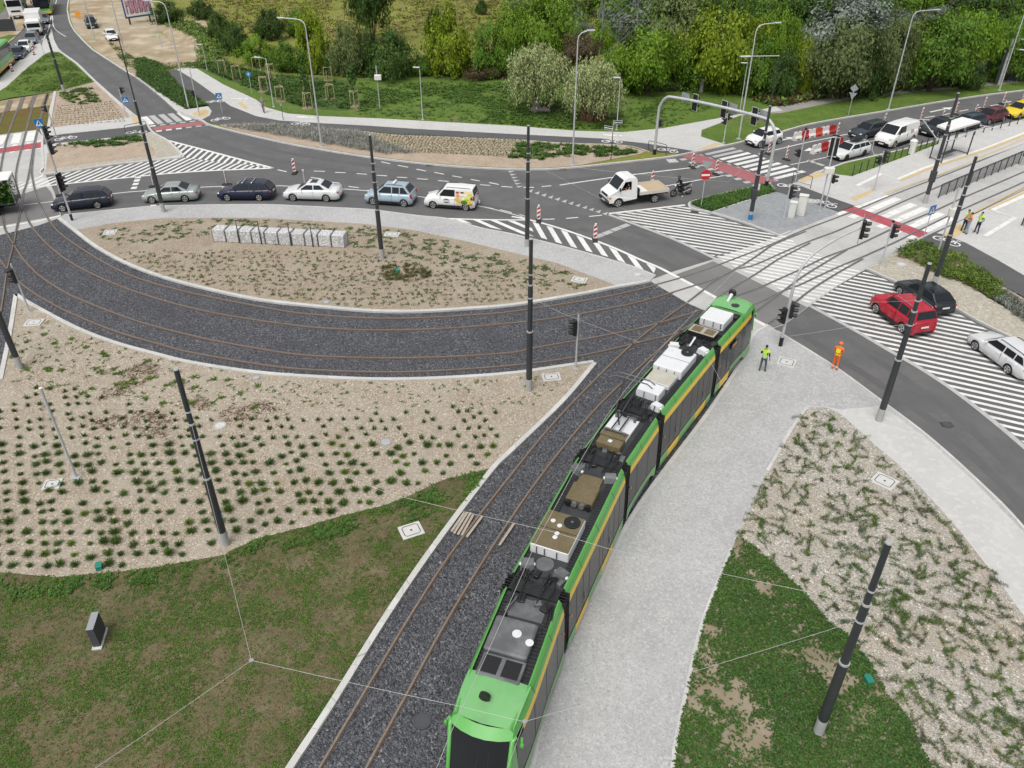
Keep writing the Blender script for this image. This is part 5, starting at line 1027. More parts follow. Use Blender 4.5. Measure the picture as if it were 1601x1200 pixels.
    zh = lerp(d['top'], .22) - .09
    for sd in (1, -1):
        MB().ball((X(.20), sd * (wd(.2) - .17), zh), 1, M_HEADL, 10, 6, (.20, .15, .07)).build('headlight', t)
        MB().ball((X(L - .10), sd * (wd(L - .1) - .07), zr - .17 if kind not in ('van', 'small_van') else zr - .05), 1, M_TAIL, 10, 6, (.11, .08, .085 if kind not in ('van', 'small_van', 'mpv') else .24)).build('tail_light', t)
        MB().ball((X(c + .42), sd * (W / 2 + .06), d['zb'] + .10), 1, pm if kind != 'van' else M_TRIM, 8, 6, (.07, .11, .075)).build('mirror', t)
        sm = MB(); y = sd * (W / 2 + .001)
        for x in (mid + .0,): sm.box((X(x), y * .985, d['zb'] * .72), (.014, .03, d['zb'] * .62), M_TRIM)
        sm.box((X(mid + .22 - .45), sd * (W / 2 * .985), d['zb'] * .86), (.18, .03, .03), pm); sm.build('door_seam', t)
    g = MB(); g.box((X(.035), 0, .50), (.09, W * .42, .16), M_TRIM, bev=.02); g.box((X(.05), 0, .30), (.1, W * .62, .10), M_TRIM, bev=.02); g.build('grille', t)
    g = MB(); g.box((X(-.012), 0, .40), (.02, .52, .11), M_NPL); g.build('number_plate', t); g = MB(); g.box((X(L + .012), 0, .72 if kind not in ('sedan',) else .66), (.03, .52, .11), M_NPL); g.build('number_plate', t)
    g = MB(); g.box((X(L - .01), 0, .34), (.05, W * .74, .14), M_TRIM, bev=.02); g.build('rear_bumper', t)
    for ex in extras:
        if ex == 'rails' or ex == 'silver_rails':
            for sd in (1, -1): MB().tube([(X(rf + .2), sd * (wt - .06), H - .02), (X(rf + .3), sd * (wt - .06), H + .05), (X(rr_ - .25), sd * (wt - .06), H + .04), (X(rr_ - .15), sd * (wt - .06), H - .03)], .022, M_CHR if ex[0] == 's' else M_TRIM, 6).build('roof_rail', t)
        if ex == 'bars':
            for x in (rf + .35, rf + 1.15): MB().box((X(x), 0, H + .09), (.09, wt * 2 + .1, .05), M_CHR, bev=.015).build('roof_bar', t)
        if ex == 'sunroof': MB().box((X(rf + .55), 0, H + .004), (.55, .8, .03), M_GLASS, bev=.01).build('sunroof', t)
        if ex == 'taxi': q = MB(); q.box((X(rf + .75), 0, H + .10), (.18, .75, .15), M_SIGW, bev=.04); q.build('roof_sign', t)
        if ex == 'box': q = MB(); q.ball((X(rf + 1.0), .1, H + .24), 1, M_TRIM, 14, 8, (1.05, .42, .22)); q.build('roof_box', t)
        if ex == 'black_roof': q = MB(); V = [(X(x), y, zr_(x) + .02) for x, y in ((rf + .05, -wt + .1), (rf + .05, wt - .1), (rr_ - .05, wt - .12), (rr_ - .05, -wt + .12))]; q.add(V, [(0, 1, 2, 3)], M_GLASS); q.build('glass_roof', t)
    return t, d
def by_wheels(t, d, f, r, left=True):
    A, B = G(*f), G(*r); yw = math.atan2(A.y - B.y, A.x - B.x); m = (A + B) / 2; s = -1 if left else 1; k = max(.92, min(1.0, (A - B).length / d['wb'])); t.scale = (k, k, k)
    n = Vector((-math.sin(yw), math.cos(yw), 0)); m = m + n * (s * (d['W'] / 2 - .06) * k); t.location = (m.x, m.y, .005); t.rotation_euler = (0, 0, yw)
def by_front(t, d, fp, bp):
    """front bumper centre at photo point fp, rear towards bp"""
    A, B = G(*fp), G(*bp); v = (A - B).normalized(); t.scale = (.94, .94, .94); m = A - v * (d['fo'] + d['wb'] / 2) * .94; t.location = (m.x, m.y, .005); t.rotation_euler = (0, 0, math.atan2(v.y, v.x))
P_NAVY = paint('navy_paint', (.010, .014, .040)); P_MID = paint('midnight_paint', (.012, .016, .028)); P_SLG = paint('silver_green_paint', (.36, .40, .385), .35); P_SIL = paint('silver_paint', (.68, .69, .70), .15); P_LBL = paint('light_blue_paint', (.38, .48, .55), .2)
P_WHT = paint('white_paint', (.76, .76, .75)); P_RED = paint('red_paint', (.40, .012, .030)); P_BLK = paint('black_paint', (.016, .020, .026)); P_DGR = paint('dark_grey_paint', (.035, .045, .055)); P_MAR = paint('maroon_paint', (.10, .012, .020)); P_YEL = paint('yellow_paint', (.72, .52, .015)); P_GRB = paint('grey_blue_paint', (.16, .19, .22), .3); P_DBL = paint('dark_blue_paint', (.018, .028, .055))
Q = 'cars queueing along the lens bed'
c = car('wagon', P_MID, 'very dark blue estate car at the left end of the queue', Q, ['rails'], name='queueing_car'); by_wheels(*c, (99.5, 331), (154, 325.7))
c = car('sedan', P_SLG, 'silver green saloon car behind the tall lamp pole', Q, name='queueing_car'); by_wheels(*c, (239, 318), (290.5, 315.8))
c = car('wagon', P_NAVY, 'navy blue estate car with two roof bars', Q, ['bars', 'rails'], name='queueing_car'); by_wheels(*c, (356.4, 314.2), (406, 314.2))
c = car('sedan', P_SIL, 'pale silver saloon car with a dark sunroof', Q, ['sunroof'], name='queueing_car'); by_wheels(*c, (458.8, 314.2), (510.7, 315.6))
c = car('mpv', P_LBL, 'light blue people carrier with a white roof sign', Q, ['taxi', 'rails'], name='queueing_car', trim=True); by_wheels(*c, (583.7, 320), (631.8, 323.5))
fv, fd = car('small_van', P_WHT, 'white delivery van with colourful fruit printed on its side', Q, ['rails'], cat='van', name='delivery_van', trim=True); by_wheels(fv, fd, (677.4, 325.6), (728.3, 329.3))
W2 = fd['W'] / 2; X0 = fd['fo'] + fd['wb'] / 2      # printed side: fruit shapes a few millimetres proud of the panel
def onside(pts, m, k, par, nm):
    q = MB(); P = []
    for x, z in pts:
        zb = 1.10; y = W2 * (1.0 if z < .95 else .965) if z < 1.08 else W2 * .885 + (W2 * .80 - W2 * .885) * (z - 1.1) / .72
        P.append((X0 - x, y + .016 + .003 * k + (.03 if .9 < z < 1.12 else 0) + (.055 if k and z >= 1.08 else 0), z))
    cx = sum(p[0] for p in P) / len(P); cy = max(p[1] for p in P); cz = sum(p[2] for p in P) / len(P)
    q.add(P + [(cx, cy, cz)], [(i, (i + 1) % len(P), len(P)) for i in range(len(P))], m); q.build(nm, par)
disc = lambda x, z, r, sx=1.0: [(x + r * sx * math.cos(a), z + r * math.sin(a)) for a in [i * math.pi / 6 for i in range(12)]]
onside([(2.72, .48), (4.22, .62), (4.25, 1.1), (4.12, 1.62), (2.78, 1.62)], mat('print_cream', (.62, .55, .38), .4), 0, fv, 'side_print')
for x, z, r, sx, cl in [(2.9, .95, .17, 1.1, (.75, .42, .08)), (3.1, .78, .16, 1, (.78, .50, .12)), (3.5, .74, .18, 1.7, (.07, .20, .02)), (3.75, 1.05, .22, 1.1, (.45, .58, .06)), (3.98, .78, .17, 1.2, (.80, .62, .03)), (3.45, 1.02, .13, 1, (.62, .70, .35)), (4.14, 1.08, .12, .8, (.10, .01, .015)), (4.05, .6, .1, 1.3, (.60, .06, .03)), (3.0, 1.28, .14, 1, (.70, .33, .10)), (2.95, 1.53, .07, 2, (.42, .03, .05)), (3.35, 1.54, .06, 2.8, (.08, .03, .04)), (3.9, 1.48, .1, 2, (.80, .68, .10)), (4.1, 1.3, .1, 1, (.75, .62, .06))]:
    onside(disc(x, z, r, sx), mat('print_%d' % int(cl[0] * 1000 + cl[1] * 100), cl, .4), 1, fv, 'fruit_print')
onside([(3.05, 1.30), (3.75, 1.30), (3.75, 1.42), (3.05, 1.42)], M_SIGW, 2, fv, 'white_lettering')
onside(disc(2.0, .78, .2, 1.4), mat('badge_grey', (.16, .17, .17), .5), 0, fv, 'door_badge'); onside([(1.75, .72), (2.25, .72), (2.25, .82), (1.75, .82)], M_SIGW, 2, fv, 'white_lettering')
N_ = 'cars waiting in the north street'
c = car('city', P_WHT, 'small white hatchback about to pass under the gantry', name='moving_car'); by_wheels(*c, (1187, 231.2), (1217.5, 225))
c = car('wagon', P_SIL, 'silver estate car carrying a black roof box', N_, ['box', 'rails'], name='queueing_car', rimm=M_TRIM); by_wheels(*c, (1323, 251.3), (1348.7, 244.3))
c = car('wagon', P_DGR, 'dark grey estate car beside the white panel van', N_, ['silver_rails'], name='queueing_car'); by_wheels(*c, (1352.6, 218.2), (1378, 212))
c = car('van', P_WHT, 'white panel van waiting beside the platform grass strip', N_, cat='van', name='panel_van', trim=True); by_wheels(*c, (1396, 231.9), (1426, 222))
MB().box((-1.0, .975, 1.25), (.5, .006, .3), mat('faded_print', (.50, .45, .40), .5)).build('side_print', c[0])
c = car('sedan', P_BLK, 'near black saloon car in front of the shelter roof', N_, name='queueing_car'); by_wheels(*c, (1461.5, 214.8), (1492, 207))
c = car('wagon', P_DBL, 'dark blue estate car mostly hidden under the shelter roof', N_, name='queueing_car'); by_wheels(*c, (1507, 205.6), (1531, 200))
c = car('hatch', P_MAR, 'maroon hatchback behind the white shelter roof', N_, name='queueing_car'); by_wheels(*c, (1545, 195.5), (1567, 190))
c = car('hatch', P_YEL, 'yellow hatchback cut by the right photo edge', N_, name='queueing_car'); by_wheels(*c, (1592, 186.5), (1614, 181))
M_ = 'cars parked on the striped median'
c = car('suv', P_RED, 'red off road car with silver roof rails parked on the stripes', M_, ['silver_rails'], trim=True); by_wheels(*c, (1368, 489.3), (1408, 520))
c = car('hatch', P_BLK, 'black hatchback parked behind the red off road car', M_, ['black_roof']); by_wheels(*c, (1405, 461), (1443, 489))
c = car('wagon', P_SIL, 'silver estate car with black wheels cut by the right photo edge', M_, ['rails'], rimm=M_RIM); by_wheels(*c, (1522.5, 546.8), (1573, 584))
F_ = 'vehicles in the far queue'
c = car('sedan', P_DBL, 'dark blue saloon car directly behind the green bus', F_, name='queueing_car'); by_front(*c, (25, 95), (40, 78))
c = car('sedan', P_WHT, 'white saloon car in the far queue between blue and grey cars', F_, name='queueing_car'); by_front(*c, (37, 84), (50, 67))
c = car('wagon', P_GRB, 'grey blue estate car just in front of the white box van', F_, name='queueing_car'); by_front(*c, (48.5, 70.5), (60, 52))
c = car('hatch', P_GRB, 'grey hatchback between the white box van and the far bus', F_, name='queueing_car'); by_front(*c, (70, 38.5), (71, 20))
L_ = 'cars on the sandy lot'
c = car('pickup', P_BLK, 'black off road car standing on the sandy lot', L_); by_front(*c, (146, 46), (138, 30))
c = car('hatch', P_WHT, 'white car parked on the sandy lot by a lamp post', L_); by_front(*c, (179, 65.5), (164, 48))
# flatbed truck
t = thing('flatbed_truck', 'white flatbed truck with an empty plywood bed', 'truck'); A, B = G(966, 323.7), G(1022.4, 316.3); yw = math.atan2(A.y - B.y, A.x - B.x); wbl = (A - B).length; k = wbl / 3.6
n = Vector((-math.sin(yw), math.cos(yw), 0)); m = (A + B) / 2 - n * .85; t.location = (m.x, m.y, .005); t.rotation_euler = (0, 0, yw)
fx, rx = wbl / 2, -wbl / 2
b = MB(); w = .93
prof = [(fx + .82, .40), (fx + .86, .70), (fx + .80, 1.02), (fx + .15, 1.38), (fx - .45, 2.20), (fx - .75, 2.28), (fx - 1.45, 2.24), (fx - 1.55, 2.05), (fx - 1.58, .55), (fx - .42, .45), (fx - .36, .62), (fx - .1, .80), (fx + .1, .80), (fx + .36, .62), (fx + .42, .40)]
np_ = len(prof); wf = lambda x, z: w * (1 - .10 * max(0, (z - 1.1) / 1.2)) * (1 - .06 * max(0, (x - fx - .3) / .5))
VL = [(x, wf(x, z), z) for x, z in prof]; VR = [(x, -wf(x, z), z) for x, z in prof]
tri = tessellate_polygon([[Vector((x, z, 0)) for x, z in prof]])
hole = [(fx - .12, 1.36), (fx - 1.05, 1.36), (fx - 1.05, 2.0), (fx - .50, 2.0)]
trh = tessellate_polygon([[Vector((x, z, 0)) for x, z in prof], [Vector((x, z, 0)) for x, z in hole]])
b.add(VL + [(x, wf(x, z), z) for x, z in hole], [tuple(q) for q in trh], P_WHT); b.add(VR, [tuple(q)[::-1] for q in tri], P_WHT); b.add(VL + VR, [(i, (i + 1) % np_, np_ + (i + 1) % np_, np_ + i) for i in range(np_)], P_WHT); b.build('cab', t)
def pane(nm, pts, par=None): q = MB(); q.add(pts, [tuple(range(len(pts)))], M_GLASS); return q.build(nm, par or t)
pane('windscreen', [(fx + .14, -.80, 1.43), (fx + .14, .80, 1.43), (fx - .38, .76, 2.15), (fx - .38, -.76, 2.15)])
for sd in (-1,): pane('side_window', [(x, sd * (wf(x, z) + .012), z) for x, z in ((fx - .05, 1.35), (fx - 1.05, 1.35), (fx - 1.05, 2.0), (fx - .48, 2.0))])
for sd in (1, -1):
    MB().box((fx + .80, sd * .68, .82), (.12, .28, .2), M_HEADL, bev=.03).build('headlight', t); MB().box((fx + .74, sd * .86, .82), (.18, .1, .2), M_AMB, bev=.03).build('indicator', t); MB().box((fx + .0, sd * 1.06, 1.5), (.1, .16, .3), M_TRIM, bev=.03).build('mirror', t)
    for xx in (fx, rx): wheel(t, xx, sd * (.78 if xx == fx else .82), .34, .22, sd, M_GREY)
g = MB(); g.box((fx + .86, 0, .50), (.12, 1.8, .26), M_TRIM, bev=.03); g.box((fx + .82, 0, .92), (.08, 1.0, .16), M_TRIM); g.build('bumper', t); MB().box((fx + .93, 0, .48), (.02, .5, .11), M_NPL).build('number_plate', t)
MB().box((fx - .85, 0, 1.0), (1.2, .06, 1.6), M_TRIM).box((fx - .95, .45, .9), (.5, .55, .2), M_TRIM, bev=.04).box((fx - 1.25, .45, 1.35), (.15, .5, .9), M_TRIM, bev=.04).build('seat', t)  # first box is no seat: dark sheet added to stand for the cab's inner shade
x1, x2 = fx - 1.75, rx - 1.15; g = MB(); g.box(((x1 + x2) / 2, .45, .62), (x1 - x2, .1, .18), M_UND); g.box(((x1 + x2) / 2, -.45, .62), (x1 - x2, .1, .18), M_UND); g.box((rx + 1.0, .6, .55), (.6, .35, .35), M_UND); g.box((rx, 0, .34), (.12, 1.4, .12), M_UND); g.build('chassis', t)
M_PLY = gmat('plywood', (.44, .34, .22), [('n', 1.5, (.52, .42, .29), .4, .7, .7), ('f', 18, (.33, .25, .16), .55, .8, .4)], rough=.8, coord='obj', stretch=(1, 5, 5))
bed = MB().box(((x1 + x2) / 2, 0, .90), (x1 - x2, 2.0, .10), M_PLY).build('load_bed', t)
for a, c_ in (((x1 + x2) / 2, 1.02), ((x1 + x2) / 2, -1.02)): MB().box((a, c_, .97), (x1 - x2, .04, .26), M_GREY if False else mat('pale_dropside', (.56, .54, .48), .6)).build('dropside', t)
MB().box((x2 - .02, 0, .97), (.04, 2.04, .26), mat('pale_dropside', (.56, .54, .48))).build('tailgate', t); MB().box((x1 + .02, 0, 1.12), (.05, 2.0, .5), M_DARK).build('headboard', t); MB().box((x1 - .5, .1, .965), (.8, 1.7, .02), M_NPL).build('white_sheet', t)
for sd in (1, -1): MB().box((x2 + .05, sd * .8, .68), (.08, .3, .12), M_TAIL).build('tail_light', t)
FLAT = t
# buses
P_BGR = paint('bus_green', (.10, .42, .06)); P_BYE = paint('bus_yellow', (.70, .48, .015)); P_BTOP = paint('bus_roof_green', (.20, .42, .20))
def bus(label, f, r_, top, left=True, front=True):
    A, B = G(*f), G(*r_); v = (A - B).normalized(); t = thing('city_bus', label, 'bus', (A.x, A.y, .005), math.atan2(v.y, v.x), F_); L, W, H = 12.0, 2.5, 3.0
    b = MB(); b.box((-L / 2, 0, .95), (L, W, 1.25), P_BGR, bev=.12); b.build('lower_body', t); MB().box((-L / 2, 0, .60), (L + .01, W + .012, .55), P_BYE, bev=.1).build('skirt', t)
    MB().box((-L / 2, 0, 2.05), (L - .03, W - .03, 1.1), M_GLASS, bev=.1).build('window_band', t); MB().box((-L / 2, 0, 2.80), (L, W, .42), P_BGR if not top else P_BTOP, bev=.15).build('roof', t)
    MB().box((-L * .45, 0, 3.1), (2.4, 1.7, .25), P_BTOP, bev=.08).build('roof_unit', t)
    for x in (-2.7, -8.9):
        for sd in (1, -1): wheel(t, x, sd * (W / 2 - .14), .48, .28, sd, M_GREY)
    pane('windscreen', [(.012, -1.1, 1.15), (.012, 1.1, 1.15), (.012, 1.1, 2.75), (.012, -1.1, 2.75)], t)
    for sd in (1, -1): MB().box((.0, sd * .95, .85), (.06, .3, .2), M_HEADL, bev=.02).build('headlight', t); MB().box((.25, sd * 1.4, 2.3), (.15, .2, .5), M_TRIM, bev=.03).build('mirror', t); MB().box((-L, sd * 1.1, 1.1), (.06, .15, .4), M_TAIL, bev=.02).build('tail_light', t)
    return t
A = G(15.6, 105.5); B = G(4, 116.5); v = (B - A).normalized(); n = Vector((-v.y, v.x, 0)); fr = A + v * 9.0 - n * 1.15
t = bus('green and yellow city bus cut by the left photo edge', (0, 130), (20, 100), False); t.location = (fr.x, fr.y, .005); t.rotation_euler = (0, 0, math.atan2(v.y, v.x))
bus('pale green city bus at the top of the photo behind the box van', (70, 25), (79, -20), True)
# lorry and box van
def lorry(label, f, r_, L, W, H, cabl, cabh, boxm, name, wheels, catn):
    A, B = G(*f), G(*r_); v = (A - B).normalized(); t = thing(name, label, catn, (A.x, A.y, .005), math.atan2(v.y, v.x), F_)
    b = MB(); b.box((-cabl / 2, 0, cabh / 2 + .25), (cabl, W * .94, cabh - .5), P_WHT, bev=.14); b.build('cab', t); MB().box((-cabl - (L - cabl) / 2, 0, H / 2 + .45), (L - cabl - .15, W, H - .9), boxm, bev=.04).build('cargo_box', t)
    MB().box((-L / 2, 0, .65), (L - .4, W * .5, .3), M_UND).build('chassis', t)
    zc = cabh * .55; pane('windscreen', [(.012, -W * .42, zc), (.012, W * .42, zc), (.012, W * .40, zc + cabh * .26), (.012, -W * .40, zc + cabh * .26)], t)
    for sd in (1, -1):
        pane('side_window', [(-.2, sd * (W * .47 + .012), zc), (-cabl * .75, sd * (W * .47 + .012), zc), (-cabl * .75, sd * (W * .47 + .012), zc + cabh * .24), (-.25, sd * (W * .47 + .012), zc + cabh * .24)][::sd], t)
        MB().box((.0, sd * W * .36, .75), (.06, .3, .2), M_HEADL, bev=.02).build('headlight', t); MB().box((-.1, sd * (W * .47 + .2), zc + .3), (.12, .2, .5), M_TRIM, bev=.03).build('mirror', t)
    g = MB(); g.box((.0, 0, cabh * .36), (.04, W * .55, .28), M_TRIM); g.box((.0, 0, .62), (.05, W * .5, .14), M_TRIM); g.build('grille', t)
    MB().box((.02, 0, .5), (.06, .5, .11), M_NPL).build('number_plate', t)
    for x in wheels:
        for sd in (1, -1): wheel(t, x, sd * (W / 2 - .2), .46 if L > 8 else .35, .28, sd, M_GREY)
    return t
M_TARP = gmat('grey_tarpaulin', (.40, .43, .43), [('n', .8, (.48, .50, .50), .42, .66, .7)], rough=.6, coord='obj')
lorry('white articulated lorry with a grey trailer at the upper left corner', (29, 31), (36, -20), 15, 2.5, 4.0, 2.3, 3.7, M_TARP, 'articulated_lorry', (-1.4, -4.5, -10.5, -11.8, -13.1), 'lorry')
lorry('white box van in the far queue with a tall square body', (57, 56.5), (66, 28), 6.2, 2.15, 3.1, 1.9, 2.25, P_WHT, 'box_van', (-1.0, -4.9), 'van')
# trailer loaded with plants at the left edge
A, B = G(31, 334), G(37.5, 320); v = (B - A); yt = math.atan2(v.y, v.x) - math.pi / 2; t = thing('plant_trailer', 'white roofed trailer full of green plants at the left photo edge', 'trailer', (A.x, A.y, .005), yt); w = v.length; H = 2.75
M_LEAFT = leafmat('trailer_leaves', (.07, .17, .02), .4)
b = MB(); b.box((-2.6, w / 2, .85), (5.2, w, .12), M_DARK); b.box((-2.6, w / 2, .6), (4.6, .5, .3), M_UND); b.build('deck', t)
MB().box((-2.6, w / 2, H), (5.3, w + .08, .08), M_ROOF, bev=.03).build('roof', t)
b = MB()
for x in (-.03, -1.75, -3.5, -5.15):
    for y in (.03, w - .03): b.tube([(x, y, .85), (x, y, H)], .03, M_GREY, 6)
for y in [w * i / 8 for i in range(9)]: b.tube([(0, y, .85), (0, y, H)], .012, M_GREY, 4)
for z in (1.2, 1.6, 2.0, 2.4): b.tube([(0, 0, z), (0, w, z)], .012, M_GREY, 4)
b.build('cage', t); b = MB()
for _ in range(3600):
    p = Vector((-R.uniform(.1, 5.1), R.uniform(.02, w - .05) if R.random() < .5 else R.uniform(-.03, .25), .92 + R.random() * 1.5)); a = R.uniform(0, 6.3); l = R.uniform(.15, .4); q = Vector((math.cos(a), math.sin(a), R.uniform(-.3, .9))) * l; s_ = Vector((-math.sin(a), math.cos(a), 0)) * .08
    b.add([p, p + q * .5 + s_, p + q, p + q * .5 - s_], [(0, 1, 2, 3)], M_LEAFT)
b.build('plants', t)
for x in (-1.6, -3.6):
    for y, sd in ((.05, -1), (w - .05, 1)): wheel(t, x, y, .36, .22, sd, M_GREY)
for y in (.2, w - .2): MB().box((.02, y, .72), (.05, .3, .12), M_TAIL).build('tail_light', t)
# motorcycle
A, B = G(1051.8, 307.5), G(1076, 303.5); yw = math.atan2(A.y - B.y, A.x - B.x); wbm = (A - B).length; c = (A + B) / 2
t = thing('motorcycle', 'black motorcycle stopped behind the flatbed truck', 'motorcycle', (c.x, c.y, .006), yw); MOTO = t
for x in (.72, -.72):
    b = MB(); ring = [(x + .27 * math.cos(i * math.pi / 8), 0, .32 + .27 * math.sin(i * math.pi / 8)) for i in range(17)]; b.tube(ring, .06, M_TYRE, 6, False); o_ = b.build('wheel', t)
    q = MB(); 
    for i in range(5): q.tube([(x, 0, .32), (x + .25 * math.cos(i * 1.257), 0, .32 + .25 * math.sin(i * 1.257))], .014, M_TRIM, 5)
    q.build('rim', o_)
b = MB(); b.tube([(.72, .0, .32), (.52, 0, .80), (.42, 0, 1.02)], .045, M_TRIM, 8); b.build('fork', t)
b = MB(); b.ball((.15, 0, .90), 1, P_BLK, 12, 8, (.34, .17, .16)); b.build('fuel_tank', t); b = MB(); b.ball((0, 0, .50), 1, M_TRIM, 12, 8, (.32, .18, .24)); b.build('engine', t)
b = MB(); b.tube([(-.15, 0, .86), (-.45, 0, .90), (-.85, 0, 1.0)], [.13, .13, .06], M_TRIM, 10); b.build('seat', t); b = MB(); b.tube([(-.1, .0, .45), (-.72, .06, .32)], .04, M_TRIM, 6); b.tube([(-.1, .14, .32), (-.8, .2, .52)], [.035, .06], M_CHR, 8); b.build('exhaust', t)
b = MB(); b.tube([(.40, -.36, 1.08), (.46, 0, 1.02), (.40, .36, 1.08)], .018, M_TRIM, 6); b.build('handlebar', t); b = MB(); b.ball((.60, 0, .92), .10, M_HEADL, 10, 6); b.build('headlight', t); MB().box((-.88, 0, .82), (.05, .18, .14), M_NPL).build('number_plate', t)
# ------------------------------------------------------------------ tram
M_TG = gmat('tram_green', (.10, .37, .075), [('n', .9, (.13, .40, .11), .42, .68, .7), ('n', 4, (.085, .31, .065), .55, .75, .4)], rough=.38, coord='obj', spec=.5, coat=.35)
M_TGR = gmat('tram_roof_green', (.16, .40, .15), [('n', 1.6, (.10, .20, .09), .50, .70, .75), ('n', .8, (.22, .46, .20), .42, .66, .6)], rough=.5, coord='obj')
M_TY = gmat('tram_yellow', (.90, .60, .012), [('n', 1.2, (.80, .52, .02), .45, .7, .6)], rough=.4, coord='obj', coat=.3)
M_TGL = gmat('tram_glass', (.017, .018, .020), [('n', .8, (.032, .034, .036), .4, .7, .7)], rough=.22, coord='obj', spec=.28)
M_TWS = mat('tram_windscreen', (.012, .014, .017), .05, 0, .7, .4)
M_TDK = gmat('tram_roof_dark', (.036, .039, .043), [('n', 1.2, (.065, .066, .066), .42, .68, .7), ('f', 14, (.03, .032, .035), .5, .75, .5)], rough=.7, coord='obj')
M_TBR = gmat('rusty_dust_brown', (.135, .108, .058), [('n', 1.5, (.185, .155, .095), .4, .68, .7), ('f', 14, (.08, .06, .03), .52, .75, .6)], rough=.85, coord='obj')
M_TWH = gmat('unit_white', (.66, .67, .68), [('n', 1.2, (.56, .57, .57), .45, .7, .6)], rough=.5, coord='obj')
M_TGY = gmat('unit_grey', (.105, .11, .115), [('n', 1.4, (.20, .205, .21), .42, .66, .8)], rough=.45, coord='obj')
M_TRB = gmat('ribbed_deck', (.020, .021, .022), [('n', 2, (.035, .036, .037), .45, .7, .6)], rough=.6, coord='obj')
M_BEL = gmat('bellows', (.018, .018, .019), [('n', 2, (.03, .03, .03), .45, .7, .6)], rough=.75, coord='obj')
TRAM = thing('tram', 'long green and yellow articulated tram standing on the ballast beside the setts', 'tram', (3.63, 24.66, .06))
JT = [(-1.06, 12.4), (.77, 18.0), (3.63, 24.66), (5.56, 28.13), (9.29, 33.96), (12.74, 39.0)]
TO = Vector((3.63, 24.66, 0)); HW = 1.17; ZR = 3.24
def sub(mb, name, sec): return mb.build(name, sec)
